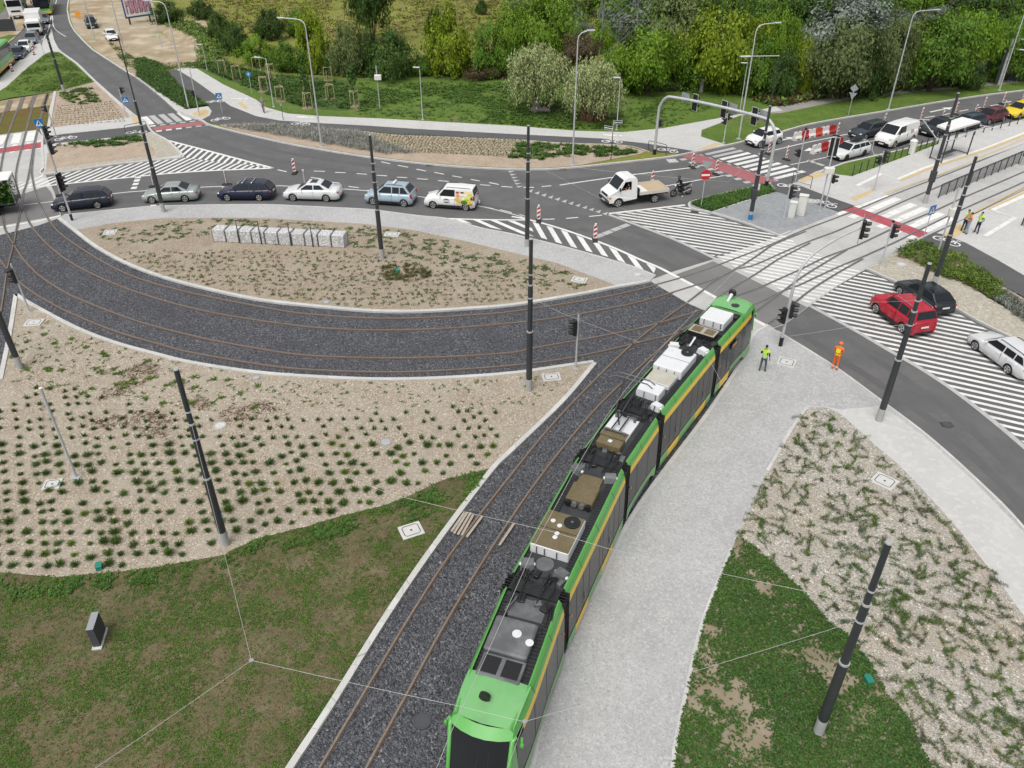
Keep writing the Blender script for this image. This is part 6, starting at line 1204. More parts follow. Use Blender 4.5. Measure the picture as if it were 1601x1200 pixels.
def section(k, flip=False, cab=False, doors=(), bogie=None):
    a, b = Vector((*JT[k], 0)), Vector((*JT[k + 1], 0))
    if flip: a, b = b, a
    d = b - a; L = d.length; yw = math.atan2(d.y, d.x); g0 = .30; g1 = .30 if not cab else 0
    M = MB(); x0, x1 = g0, L - g1; xe = x1 if not cab else L - 2.25      # end of the recessed roof deck
    M.box(((x0 + xe) / 2, 0, ZR - .10), (xe - x0, HW * 2 - .3, .10), M_TDK)
    M.box(((x0 + x1 - (1.0 if cab else 0)) / 2, 0, .42), (x1 - x0 - (1.0 if cab else 0), HW * 2 - .25, .4), M_UND)
    for x in ([x0 + .01] if cab else [x0 + .01, x1 - .01]): M.box((x, 0, 1.75), (.04, HW * 2 - .1, 2.9), M_BEL)
    sec = M.build('car_section', TRAM); sec.location = (a.x - TO.x, a.y - TO.y, 0); sec.rotation_euler = (0, 0, yw)
    xc = x1 if not cab else L - .75
    # plan taper of the cab
    def hw(x): return HW - (.0 if not cab else .20 * max(0, (x - (L - 2.4)) / 2.4) ** 2)
    for sd in (1, -1):
        def strip(name, x_a, x_b, prof, m, n=8):
            q = MB(); V = []; F = []
            for i in range(n + 1):
                x = x_a + (x_b - x_a) * i / n
                for y, z in prof: V.append((x, sd * (hw(x) + y), z))
            p = len(prof)
            for i in range(n):
                for j in range(p - 1):
                    f = (i * p + j, (i + 1) * p + j, (i + 1) * p + j + 1, i * p + j + 1); F.append(f if sd < 0 else f[::-1])
            q.add(V, F, m); return sub(q, name, sec)
        strip('roof_fairing', x0, xc, [(-.092, 3.02), (-.15, 3.18), (-.24, 3.335), (-.275, 3.36), (-.292, 3.345)], M_TG); strip('fairing_inside', x0, xe, [(-.292, 3.345), (-.31, ZR - .1)], M_TRB)
        strip('yellow_stripe', x0, xc - (.5 if cab else 0), [(-.054, 2.75), (-.092, 3.02)], M_TY)
        gp_ = [(-.01, .82), (.0, 1.1), (-.056, 2.75)]; q = MB(); V = []; F = []
        for i in range(9):
            x = x0 + (xc - x0) * i / 8
            for y, z in gp_: V.append((x, sd * (hw(x) + y), z))
        for i in range(8):
            for j in range(2): f = (i * 3 + j, (i + 1) * 3 + j, (i + 1) * 3 + j + 1, i * 3 + j + 1); F.append(f if sd < 0 else f[::-1])
        q.add(V, F, M_TGL); js = [x0 + .9 + 1.25 * i for i in range(6) if x0 + .9 + 1.25 * i < xc - .3]
        for u, v in doors: js = [x for x in js if not u - .1 < x < v + .1] + [u, (u + v) / 2, v]
        for x in js:
            V = [(x + dx, sd * (hw(x) + y + .004), z) for y, z in gp_ for dx in (-.018, .018)]
            q.add(V, [(0, 1, 3, 2), (2, 3, 5, 4)] if sd < 0 else [(2, 3, 1, 0), (4, 5, 3, 2)], M_TRIM)
        sub(q, 'window_band', sec)
        # skirt: yellow under doors, green elsewhere
        cuts = [x0] + sorted([v for dr in doors for v in dr]) + [x1 if not cab else L - .35]; isd = False
        for u, v in zip(cuts, cuts[1:]):
            if v - u > .05:
                if bogie and not isd and u < bogie < v:
                    q = MB(); n = 24; V = []; F = []
                    for i in range(n + 1):
                        x = u + (v - u) * i / n; zb = .26; dx = abs(x - bogie) / min(1.75, (v - u) * .47)
                        if dx < 1: zb = .26 + .46 * (1 - dx ** 4)
                        V += [(x, sd * (hw(x) + .006), zb), (x, sd * (hw(x) + .006), .90 if dx > 1 else .90 + .12 * (1 - dx ** 2))]
                    for i in range(n): f = (2 * i, 2 * i + 2, 2 * i + 3, 2 * i + 1); F.append(f if sd < 0 else f[::-1])
                    q.add(V, F, M_TG); sub(q, 'skirt', sec)
                    q = MB(); q.box((bogie, sd * (HW - .12), .45), (2.6, .06, .5), M_TGY); sub(q, 'bogie_cover', sec)
                else: strip('door_skirt' if isd else 'skirt', u + .01, v - .01, [(-.01, .26), (.006, .5), (.006, .86 if not isd else .80)], M_TY if isd else M_TG, 4)
            isd = not isd
        for u, v in doors:
            q = MB(); q.box(((u + v) / 2 + .15, sd * (HW + .015), 1.4), (.03, .03, .35), M_CHR); sub(q, 'door_handle', sec)
        x = x0 + 1.4
        while x < xc - .3:
            q = MB(); q.tube([(x, sd * (HW - .090), 3.02), (x, sd * (HW - .148), 3.18), (x, sd * (HW - .238), 3.336)], .009, M_TDK, 4); x += 1.9; sub(q, 'fairing_joint', sec)
        q = MB(); q.box((x0 + .18, sd * (HW + .01), 1.95), (.05, .02, .10), M_AMB); sub(q, 'side_indicator', sec)
        q = MB(); xx = x0 + .2; 
        q.box(((x0 + xe) / 2, sd * (HW - .42), ZR - .02), (xe - x0 - .5, .34, .03), M_TRB)
        while xx < xe - .2: q.box((xx, sd * (HW - .42), ZR + .005), (.03, .32, .03), M_TDK); xx += .14
        sub(q, 'roof_gutter', sec)
    if cab:
        q = MB(); n = 5
        xs_ = [L - 2.25, L - 1.6, L - .85]
        V = []
        for x, z in zip(xs_, (3.30, 3.36, 3.26)):
            for y, dz in ((-hw(x) + .19, .02), (-.5, .08), (0, .09), (.5, .08), (hw(x) - .19, .02)): V.append((x + (.0 if x < L - 1 else .18 * (1 - (y / 1.0) ** 2)), y, z + dz - .0))
        q.add(V, [(i * 5 + j, (i + 1) * 5 + j, (i + 1) * 5 + j + 1, i * 5 + j + 1) for i in range(2) for j in range(4)], M_TGR, True)
        q.add([(L - 2.25, -hw(L - 2.25) + .19, 3.0), (L - 2.25, hw(L - 2.25) - .19, 3.0), (L - 2.25, hw(L - 2.25) - .19, 3.34), (L - 2.25, -hw(L - 2.25) + .19, 3.34)], [(3, 2, 1, 0)], M_TGR)
        sub(q, 'cab_roof', sec)
        # green lip, windscreen, lower front
        def arc(x, z, w, bulge): return [(x + bulge * (1 - (y / w) ** 2), y, z) for y in [w * t for t in (-1, -.6, -.2, .2, .6, 1)]]
        rows = [arc(L - .85, 3.29, hw(L - .85) - .18, .18), arc(L - .60, 3.06, .93, .22), arc(L - .12, 1.35, .90, .24), arc(L - .02, .80, .92, .22), arc(L - .12, .28, .88, .20)]
        for i, (nm, m) in enumerate((('front_lip', M_TG), ('windscreen', M_TWS), ('front_panel', M_TG), ('front_bumper', M_TDK))):
            q = MB(); V = rows[i] + rows[i + 1]; q.add(V, [(j, j + 1, 6 + j + 1, 6 + j) for j in range(5)], m, True); sub(q, nm, sec)
        for sd in (1, -1):
            q = MB(); P = [(L - .75, sd * (hw(L - .75) - .10), 3.02), (L - .85, sd * (hw(L - .85) - .18), 3.34), (L - .60, sd * .93, 3.06), (L - .12, sd * .90, 1.35), (L - .02, sd * .92, .80), (L - .12, sd * .88, .28), (L - .8, sd * hw(L - .8), .28)]
            q.add([P[0], P[2], P[3], (L - .75, sd * hw(L - .75), 1.35)], [(0, 1, 2, 3)], M_TG); q.add([(L - .75, sd * hw(L - .75), 1.35), P[3], P[4], P[5], P[6]], [(0, 1, 2, 3, 4)], M_TG); q.add([P[0], P[1], P[2]], [(0, 1, 2)], M_TG)
            q.tube([P[0], P[2], P[3]], .07, M_TG, 8); sub(q, 'front_pillar', sec)
            q = MB(); q.ball((L + .02, sd * .62, .95), 1, M_HEADL, 10, 6, (.08, .20, .1)); sub(q, 'headlight', sec)
            q = MB(); q.tube([(L - .95, sd * hw(L - .95), 2.78), (L - .80, sd * (hw(L - .9) + .05), 2.74)], .045, M_TG, 6); q.ball((L - .78, sd * (hw(L - .9) + .06), 2.68), 1, M_TG, 10, 6, (.07, .07, .13)); sub(q, 'mirror', sec)
        q = MB(); q.tube([(L - .18, .2, 1.5), (L - .34, -.1, 2.2)], .015, M_TRIM, 5); sub(q, 'wiper', sec)
        q = MB(); q.box((L - .9, 0, 1.15), (.5, 1.5, .35), M_TGY, bev=.05); q.box((L - 1.35, .3, 1.2), (.4, .5, .9), M_TGY, bev=.05); sub(q, 'driver_desk', sec)
    return sec, L
def bellows(k):
    j = Vector((*JT[k], 0)); p, n_ = Vector((*JT[k - 1], 0)), Vector((*JT[k + 1], 0)); d = ((n_ - j).normalized() + (j - p).normalized()).normalized(); b = MB()
    for i in range(5): b.box((-.24 + .12 * i, 0, 1.72), (.075, HW * 2 - (.06 if i % 2 else .14), 2.86 + (.05 if i % 2 else 0)), M_BEL, bev=.03)
    for y in (-.5, -.25, .3, .55): b.tube([(-.75, y, ZR + .05), (-.35, y * 1.2, ZR + .22), (.0, y * 1.3, ZR + .10), (.35, y * 1.2, ZR + .22), (.75, y, ZR + .05)], .022, M_BLK, 6)
    for i in range(9): b.box((-.24 + .06 * i, 0, ZR - .02), (.02, 1.7, .06), M_TDK)
    o = b.build('gangway_bellows', TRAM); o.location = (j.x - TO.x, j.y - TO.y, 0); o.rotation_euler = (0, 0, math.atan2(d.y, d.x))
def unit(sec, c, s, m, top=None, name='roof_unit', rz=0, bev=.03):
    q = MB(); q.box((c[0], c[1], ZR - .05 + s[2] / 2), s, m, rz, bev=bev)
    if top: q.box((c[0], c[1], ZR - .05 + s[2] + .006), (s[0] - .04, s[1] - .04, .012), top, rz)
    return q, name, sec
def put(sec, *a, **k): q, nm, s = unit(sec, *a, **k); return sub(q, nm, s)
def fan(sec, x, y, z, r=.30):
    q = MB(); q.cyl((x, y, z + .02), r, .05, M_BLK, 24); q.cyl((x, y, z + .05), r * .18, .03, M_TGY, 12)
    for rr in (.45, .72, .97): q.tube([(x + r * rr * math.cos(i * math.pi / 10), y + r * rr * math.sin(i * math.pi / 10), z + .05) for i in range(21)], .01, M_TDK, 4, False)
    sub(q, 'fan', sec)
def spots(sec, P, z, m=None, r=.09):
    for x, y in P: q = MB(); q.cyl((x, y, z + .012), r, .025, m or M_TWH, 14); q.cyl((x, y, z + .03), r * .5, .02, m or M_TWH, 12); sub(q, 'vent_cap', sec)
def latches(sec, x, ys, z):
    for y in ys: q = MB(); q.tube([(x, y, z + .12), (x - .05, y, z + .16), (x - .05, y, z - .08), (x + .0, y, z - .16)], .018, M_BLK, 5); sub(q, 'latch', sec)
def angled(sec, x, y, rz, m=None):
    q = MB(); q.box((x, y, ZR + .10), (.42, .52, .26), m or M_TGY, rz, taper=.8); q.box((x - .02, y, ZR + .12), (.14, .56, .14), M_TWH, rz, bev=.04); sub(q, 'connector_box', sec)
def cables(sec, x0, x1, ys):
    for y0, y1 in ys:
        q = MB(); q.tube(smooth([(x0, y0, ZR + .06), ((x0 + x1) / 2, (y0 + y1) / 2 + .08, ZR + .16), (x1, y1, ZR + .02)], 5), .024, M_BLK, 6); sub(q, 'cable', sec)
# section nearest the camera (its x runs from the first joint to the cab)
s1, L1 = section(0, True, True, doors=((3.2, 4.5),) if False else (), bogie=2.6); R1 = lambda x: L1 - x
put(s1, (R1(3.65), -.10, 0), (1.35, 1.38, .34), M_TGY, bev=.06); spots(s1, [(R1(3.75), .05)], ZR + .29, None, .15); spots(s1, [(R1(3.55), .52)], ZR + .29, None, .13)
q = MB(); q.box((R1(2.52), -.05, ZR + .10), (.78, 1.35, .20), M_TGY, bev=.02)
for y in (-.38, .28): q.box((R1(2.52), y, ZR + .205), (.60, .52, .02), M_BLK)
sub(q, 'fan_grille', s1)
q = MB(); q.box((R1(5.0), -.05, ZR - .03), (.8, 1.3, .06), M_TGY); sub(q, 'deck_plate', s1); cables(s1, R1(5.4), R1(4.5), [(.5, .75), (.6, .85), (.7, .9), (-.4, -.7)])
q = MB(); q.tube([(R1(1.38), -.15, 3.34), (R1(1.38), -.15, 3.50)], .06, M_TDK, 8); q.cyl((R1(1.36), -.15, 3.58), .17, .10, M_BLK, 18, 'X'); sub(q, 'roof_beacon', s1)
# second section
s2, L2 = section(1, doors=((1.1, 2.5), (4.1, 5.5)), bogie=None)
put(s2, (2.45, .10, 0), (1.85, 1.42, .46), M_TWH, M_TBR, 'air_conditioner'); fan(s2, 3.0, -.22, ZR + .43); spots(s2, [(2.85, .45), (2.7, .15), (2.3, .1), (2.1, .1)], ZR + .42); latches(s2, 1.52, (.55, .25, -.2), ZR + .2)
q = MB(); q.box((2.45, .1, ZR + .425), (.02, 1.40, .012), M_BLK); sub(q, 'cover_seam', s2)
put(s2, (4.85, .0, 0), (1.0, 1.05, .34), M_TBR, None, 'resistor_box'); q = MB()
for y in (-.4, -.15, .15, .4): q = MB(); q.cyl((4.28, y, ZR + .12), .11, .14, M_BLK if abs(y) > .2 else M_TGY, 12, 'X'); sub(q, 'resistor_cap', s2)
q = MB(); q.box((1.05, 0, ZR - .02), (.95, 1.3, .05), M_TDK); q.cyl((1.15, .1, ZR + .01), .32, .03, M_TGY, 20); sub(q, 'deck_plate', s2); q = MB(); q.box((5.75, .05, ZR - .02), (.9, .9, .05), M_TBR); sub(q, 'deck_plate', s2)
angled(s2, .85, .62, .35); angled(s2, .85, -.62, -.35); angled(s2, 6.25, .70, -.3); angled(s2, 6.25, -.66, .3); cables(s2, .2, .75, [(.2, .55), (.35, .65), (.45, .72), (-.2, -.55), (-.35, -.65)])
# short middle section with the pantograph
s3, L3 = section(2, doors=(), bogie=1.95)
put(s3, (1.0, .10, 0), (.5, 1.05, .34), M_TBR, None, 'resistor_box'); q = MB(); q.box((2.35, .2, ZR + .02), (1.5, 1.15, .12), M_TWH); q.box((1.75, .2, ZR + .05), (.5, 1.1, .14), M_TBR); sub(q, 'pantograph_base', s3)
q = MB(); q.box((1.0, .1, ZR + .30), (.16, .16, .02), M_TWH); sub(q, 'vent_cap', s3)
q = MB()
for y in (-.22, .62): q.cyl((1.8, y, ZR + .16), .06, .2, M_TGY, 10); q.cyl((2.95, y, ZR + .16), .06, .2, M_TGY, 10)
q.tube([(1.8, -.22, ZR + .26), (1.8, .62, ZR + .26)], .04, M_TGY, 8); q.tube([(2.95, -.22, ZR + .26), (2.95, .62, ZR + .26)], .04, M_TGY, 8); q.tube([(1.8, .05, ZR + .26), (2.95, .05, ZR + .26)], .035, M_TDK, 6); q.tube([(1.8, .4, ZR + .26), (2.95, .4, ZR + .26)], .035, M_TDK, 6)
q.tube([(2.9, .2, ZR + .30), (2.0, .2, ZR + 1.15)], .07, M_TDK, 8); q.tube([(2.2, .2, ZR + .3), (2.2, .32, ZR + .95)], .03, M_TDK, 6)
q.tube([(2.0, .05, ZR + 1.15), (3.35, -.15, ZR + 1.95)], .035, M_TDK, 6); q.tube([(2.0, .35, ZR + 1.15), (3.35, .55, ZR + 1.95)], .035, M_TDK, 6)
for x in (3.2, 3.5): q.tube([(x, -.75, ZR + 1.85), (x, -.5, ZR + 2.0), (x, .9, ZR + 2.0), (x, 1.15, ZR + 1.85)], .028, M_TGY, 6)
sub(q, 'pantograph', s3); cables(s3, .1, .7, [(.5, .7), (.62, .8), (-.3, -.5), (-.45, -.6), (-.1, -.2)]); cables(s3, 3.2, 3.9, [(.4, .5), (-.4, -.5), (-.5, -.62)])
# fourth section
s4, L4 = section(3, doors=((1.15, 2.5), (4.5, 5.9)), bogie=None)
put(s4, (1.4, .08, 0), (.78, 1.1, .44), M_TWH, None, 'converter_box'); spots(s4, [(1.4, .35), (1.35, -.02)], ZR + .39, None, .10); latches(s4, .98, (.2, -.35), ZR + .2)
put(s4, (2.68, .12, 0), (1.05, 1.2, .26), M_TWH, gmat('dusty_panel', (.42, .40, .33), [('n', 1.5, (.50, .49, .43), .42, .66, .7)], rough=.8, coord='obj'), 'battery_box')
put(s4, (4.2, .10, 0), (1.9, 1.42, .46), M_TWH, None, 'air_conditioner'); fan(s4, 4.95, -.20, ZR + .43); latches(s4, 3.22, (.5, .1, -.3), ZR + .2); spots(s4, [(4.8, .5), (4.1, .3)], ZR + .42, None, .04)
q = MB(); q.box((4.2, .1, ZR + .415), (.02, 1.40, .012), M_TGY); sub(q, 'cover_seam', s4)
angled(s4, .55, -.62, -.3, M_TWH); angled(s4, 5.75, .78, .4, M_TWH); angled(s4, 6.05, -.62, -.4, M_TWH); cables(s4, .0, .8, [(.4, .5), (.2, .3), (.0, .1), (-.3, -.2), (.55, .7)])
q = MB(); q.tube([(6.2, .15, ZR + .05), (6.75, .1, ZR + .3)], .05, M_TWH, 8); sub(q, 'damper', s4)
# far cab section
s5, L5 = section(4, False, True, doors=((.9, 2.2),), bogie=2.9)
q = MB(); q.box((.62, .0, ZR + .16), (.72, 1.35, .36), M_TRIM, bev=.02); q.box((.62, .0, ZR + .345), (.74, 1.37, .02), gmat('grille_rim', (.36, .33, .27), [], rough=.6))
for y in (-.35, .32): q.box((.62, y, ZR + .36), (.54, .48, .02), M_TBR)
sub(q, 'fan_grille', s5); put(s5, (2.4, .02, 0), (1.4, 1.3, .46), M_TWH, None, 'air_conditioner'); latches(s5, 1.68, (.4, -.1, -.5), ZR + .25)
q = MB(); q.box((3.35, -.35, ZR + .1), (.3, .3, .2), M_TWH, bev=.03); q.box((3.3, -.7, ZR + .1), (.4, .3, .2), M_BLK, bev=.03); sub(q, 'connector_box', s5)
cables(s5, .0, .35, [(.6, .5), (.3, .3), (-.3, -.4), (-.6, -.55)])
q = MB(); q.tube([(4.5, .28, 3.36), (5.0, .25, 3.66)], [.06, .10], M_TWH, 8); q.ball((5.12, .25, 3.70), .22, M_BLK, 14, 10, (.5, 1, 1)); sub(q, 'roof_beacon', s5)
q = MB(); q.cyl((4.35, -.25, 3.435), .22, .02, M_TDK, 18); sub(q, 'roof_hatch', s5)
for i in (1, 2, 3, 4): bellows(i)
q = MB(); q.box((L5 - .9 - 2.9, -HW - .012, 2.35), (.9, .02, .32), M_BLK); q.box((L5 - .9 - 2.9, -HW - .024, 2.35), (.6, .01, .16), mat('display_amber', (.5, .28, .02), .4)); sub(q, 'line_display', s5)

for s_, xs_ in ((s1, (R1(5.3), R1(4.4))), (s2, (.5, 6.7)), (s3, (.45, 3.5)), (s4, (.5, 6.4)), (s5, (.25, 1.3))):
    for x in xs_:
        for y in (-.75, -.35, .2, .65): q = MB(); q.box((x + R.uniform(-.15, .15), y + R.uniform(-.1, .1), ZR + .03), (R.uniform(.15, .4), R.uniform(.1, .3), R.uniform(.08, .2)), R.choice((M_TDK, M_BLK, M_TRB, M_TGY)), R.uniform(-.4, .4), bev=.02); sub(q, 'junction_box', s_)
# ------------------------------------------------------------------ people
M_SKIN = mat('skin', (.46, .27, .19), .55); M_HAIRD = mat('dark_hair', (.018, .014, .012), .7); M_HAIRL = mat('light_hair', (.45, .34, .2), .7)
M_VESTG = mat('green_hivis', (.42, .74, .06), .6); M_VESTO = mat('orange_hivis', (.85, .17, .02), .6); M_VESTY = mat('yellow_hivis', (.75, .72, .03), .6); M_REFL = mat('reflective_band', (.62, .63, .60), .4)
def cloth(n, c): return gmat('cloth_' + n, c, [('f', 9, tuple(x * .7 for x in c), .45, .7, .6)], rough=.85, coord='obj')
C_TEE = cloth('dark_tee', (.020, .030, .040)); C_JEAN = cloth('grey_jeans', (.085, .105, .14)); C_NAVY = cloth('navy', (.018, .026, .06)); C_LJ = cloth('light_jeans', (.25, .34, .45)); C_WHT = cloth('white_shirt', (.60, .61, .60)); C_TEAL = cloth('teal_shirt', (.06, .24, .27)); C_BLK = cloth('black', (.014, .014, .016)); C_ORG = cloth('orange_suit', (.80, .15, .02)); C_GRY = cloth('grey_top', (.20, .21, .22)); C_SHOE = mat('dark_shoe', (.018, .018, .02), .6); C_RED = cloth('red_shoe', (.50, .09, .03)); C_WSH = mat('white_shoe', (.66, .66, .66), .6)
def person(label, loc, yw, arms, legs=None, colors=None, hair=M_HAIRD, hairkind='short', vest=None, lean=0.0, pelvis_z=.93, head=0.0, scale=.95, category='person', bands=None, parent_z=0):
    """arms / legs: joints (elbow, wrist) and (knee, ankle) for left (+y) then right, figure faces +x"""
    top, sleeve, fore, trou, shoe = colors
    legs = legs or [((.03, .11, .50), (-.02, .12, .09)), ((.03, -.11, .50), (-.02, -.12, .09))]
    V = []; E = []; Rr = []; seg = []
    def v(p, r): V.append(Vector(p)); Rr.append(r if isinstance(r, tuple) else (r, r)); return len(V) - 1
    def e(a, b, m): E.append((a, b)); seg.append((a, b, m))
    ln = lambda z: lean * (z - pelvis_z)
    P = v((0, 0, pelvis_z), (.155, .115)); s1 = v((ln(pelvis_z + .2), 0, pelvis_z + .2), (.145, .105)); ch = v((ln(pelvis_z + .43), 0, pelvis_z + .43), (.165, .11)); nk = v((ln(pelvis_z + .56) + .01, 0, pelvis_z + .565), .058)
    hx = ln(pelvis_z + .6) + head
    h0 = v((hx + .02, 0, pelvis_z + .63), .066); h1 = v((hx + .025, 0, pelvis_z + .71), (.078, .095)); h2 = v((hx + .01, 0, pelvis_z + .79), (.06, .075))
    e(P, s1, 'top'); e(s1, ch, 'top'); e(ch, nk, 'skin'); e(nk, h0, 'skin'); e(h0, h1, 'skin'); e(h1, h2, 'skin')
    for i, sd in enumerate((1, -1)):
        sx = ln(pelvis_z + .48); sh = v((sx, sd * .185, pelvis_z + .47), .062); el = v(arms[i][0], .045); wr = v(arms[i][1], .030)
        d = (V[wr] - V[el]).normalized(); pm = v(V[wr] + d * .075, (.040, .022)); e(ch, sh, 'top'); e(sh, el, 'sleeve'); e(el, wr, 'fore'); e(wr, pm, 'skin')
        side = d.cross(Vector((1, 0, 0))); side = side.normalized() if side.length > .2 else Vector((0, 1, 0)); dn = d.cross(side).normalized()
        for k, (o, l) in enumerate(((-.027, .07), (-.009, .085), (.009, .08), (.027, .062))):
            a = v(V[pm] + side * o + d * .02, .011); b_ = v(V[a] + d * l * .6 + dn * .01, .0095); c = v(V[b_] + d * l * .4 + dn * .03, .008); e(pm, a, 'skin'); e(a, b_, 'skin'); e(b_, c, 'skin')
        a = v(V[wr] + d * .04 + side * -.04 * sd, .011); b_ = v(V[a] + d * .05 - side * .02 * sd + dn * .015, .009); e(pm, a, 'skin'); e(a, b_, 'skin')
        hp = v((0, sd * .095, pelvis_z - .06), .098); kn = v(legs[i][0], .062); an = v(legs[i][1], .042); f = (V[an] - V[kn]); tz = V[an].z
        toe = v(V[an] + Vector((.15, sd * .02, -.055)), (.045, .03)); heel = v(V[an] + Vector((-.04, 0, -.05)), .038)
        e(P, hp, 'trou'); e(hp, kn, 'trou'); e(kn, an, 'trou'); e(an, toe, 'shoe'); e(an, heel, 'shoe')
    me = bpy.data.meshes.new('person'); me.from_pydata([tuple(p) for p in V], E, []); o = bpy.data.objects.new('tmp', me); COL.objects.link(o)
    md = o.modifiers.new('skin', 'SKIN'); md.use_smooth_shade = True
    for i, sv in enumerate(me.skin_vertices[0].data): sv.radius = Rr[i]; sv.use_root = (i == 0)
    sb = o.modifiers.new('sub', 'SUBSURF'); sb.levels = 2; sb.render_levels = 2
    dg = bpy.context.evaluated_depsgraph_get(); ev = bpy.data.meshes.new_from_object(o.evaluated_get(dg)); bpy.data.objects.remove(o)
    mats = {'top': top, 'sleeve': sleeve, 'fore': fore, 'trou': trou, 'shoe': shoe, 'skin': M_SKIN}; keys = list(mats); ev.materials.clear()
    for k in keys: ev.materials.append(mats[k])
    torso = []
    for pg in ev.polygons:
        c = pg.center; best = None
        for a, b_, m in seg:
            p, q = V[a], V[b_]; d = q - p; t_ = max(0, min(1, (c - p).dot(d) / max(1e-9, d.length_squared))); r_ = (c - p - d * t_).length
            if best is None or r_ < best[0]: best = (r_, m)
        m = best[1]
        if m == 'skin' and c.z < pelvis_z + .52 and abs(c.y) < .2 and (c - V[ch]).length < .2: m = 'top'
        pg.material_index = keys.index(m); pg.use_smooth = True
        if m == 'top' or (m == 'sleeve' and abs(c.y) < .24 and c.z > pelvis_z + .4): torso.append(pg.index)
    ev.name = 'person'; po = bpy.data.objects.new('person', ev); COL.objects.link(po); po.location = loc; po.rotation_euler = (0, 0, yw); po.scale = (scale,) * 3; tag(po, label, category)
    if vest:
        q = MB(); nv = {}; band = MB()
        for i in torso:
            pg = ev.polygons[i]
            if pg.center.z < pelvis_z - .02: continue
            P4 = [ev.vertices[k].co + ev.vertices[k].normal * .014 for k in pg.vertices]; q.add(P4, [tuple(range(len(P4)))], vest, True)
            zc = pg.center.z - pelvis_z
            if .05 < zc < .11 or .19 < zc < .25: band.add([ev.vertices[k].co + ev.vertices[k].normal * .02 for k in pg.vertices], [tuple(range(len(P4)))], bands or M_REFL, True)
        vo = q.build('vest', po); band.build('reflective_band', vo)
    hc = V[h1]; q = MB()
    if hairkind == 'short': q.ball((hc.x - .015, 0, hc.z + .035), 1, hair, 12, 8, (.092, .078, .085)); q.build('hair', po)
    elif hairkind == 'helmet': q.ball((hc.x, 0, hc.z + .05), 1, hair, 14, 8, (.125, .105, .10)); q.cyl((hc.x + .02, 0, hc.z + .035), .125, .02, hair, 16); q.build('helmet', po)
    elif hairkind == 'full': q.ball((hc.x + .01, 0, hc.z + .01), 1, hair, 14, 10, (.155, .13, .15)); o2 = q.build('helmet', po); w = MB(); w.ball((hc.x + .09, 0, hc.z + .02), 1, M_GLASS, 10, 8, (.08, .1, .05)); w.build('visor', o2)
    if hairkind != 'full':
        q = MB(); q.ball((hc.x + .10, 0, hc.z - .005), 1, M_SKIN, 8, 6, (.02, .014, .022))
        for sd in (1, -1): q.ball((hc.x + .005, sd * .082, hc.z), 1, M_SKIN, 8, 6, (.02, .012, .03))
        q.build('nose_and_ears', po); q = MB()
        for sd in (1, -1): q.ball((hc.x + .088, sd * .03, hc.z + .018), .011, M_HAIRD, 6, 4)
        q.ball((hc.x + .088, 0, hc.z - .045), 1, mat('lips', (.32, .12, .10), .5), 8, 4, (.01, .025, .006)); q.build('eyes_and_mouth', po)
    return po
A_DOWN = lambda s: ((-.02, s * .25, 1.13), (.06, s * .26, .88)); A_FRONT = lambda s: ((.02, s * .25, 1.14), (.24, s * .08, 1.16)); A_BACK = lambda s: ((-.08, s * .26, 1.14), (-.16, s * .10, .95)); A_CHIN = lambda s: ((.10, s * .22, 1.16), (.16, s * .05, 1.42))
person('person in a bright green vest and dark tee shirt standing by the tram cab', at((1191, 580)), rad(55), [A_FRONT(1), ((-.05, -.27, 1.13), (.08, -.27, .90))], [((.02, .12, .49), (-.06, .13, .09)), ((.06, -.13, .50), (.05, -.15, .09))], (C_TEE, C_TEE, M_SKIN, C_JEAN, C_SHOE), vest=M_VESTG)
p = person('person in full orange workwear and orange helmet at the road edge', at((1304, 577)), rad(50), [A_FRONT(1), A_FRONT(-1)], None, (C_ORG, C_ORG, C_ORG, C_ORG, C_RED), hair=M_VESTO, hairkind='helmet', vest=M_VESTO, bands=M_VESTY, scale=.98)
MB().box((-.125, 0, 1.28), (.02, .24, .20), M_VESTY).build('back_patch', p)
for sd in (1, -1): MB().tube([(-.01, sd * .118, .19), (-.008, sd * .118, .24)], .062, M_REFL, 12).build('ankle_band', p)
person('person in a green vest holding a hand to the chin on the platform', at((1505, 360)), rad(-75), [A_CHIN(1) if False else A_DOWN(1), A_CHIN(-1)], [((.03, .13, .50), (.0, .16, .09)), ((.03, -.13, .50), (.0, -.17, .09))], (C_WHT, C_WHT, M_SKIN, C_NAVY, C_SHOE), vest=M_VESTG)
person('person in an orange vest and light jeans between two colleagues', at((1510, 365)), rad(165), [A_FRONT(1), A_FRONT(-1)], [((.02, .11, .50), (-.04, .12, .09)), ((.05, -.12, .50), (.07, -.13, .09))], (C_GRY, C_GRY, M_SKIN, C_LJ, C_SHOE), vest=M_VESTO)
person('person in a teal shirt and open green vest with hands behind the back', at((1526, 364)), rad(195), [A_BACK(1), A_BACK(-1)], [((.02, .11, .50), (-.03, .12, .09)), ((.04, -.12, .50), (.06, -.13, .09))], (C_TEAL, C_TEAL, M_SKIN, C_NAVY, C_SHOE), vest=M_VESTG)
person('person in a grey top walking along the far footpath', at((413, 176), .12), rad(-95), [((-.06, .25, 1.14), (.02, .26, .90)), ((-.02, -.25, 1.13), (.12, -.24, .92))], [((.12, .10, .52), (.10, .10, .10)), ((-.02, -.10, .50), (-.16, -.10, .14))], (C_GRY, C_GRY, M_SKIN, cloth('grey_trousers', (.17, .175, .19)), C_SHOE), hair=M_HAIRL)
ml = MOTO.location
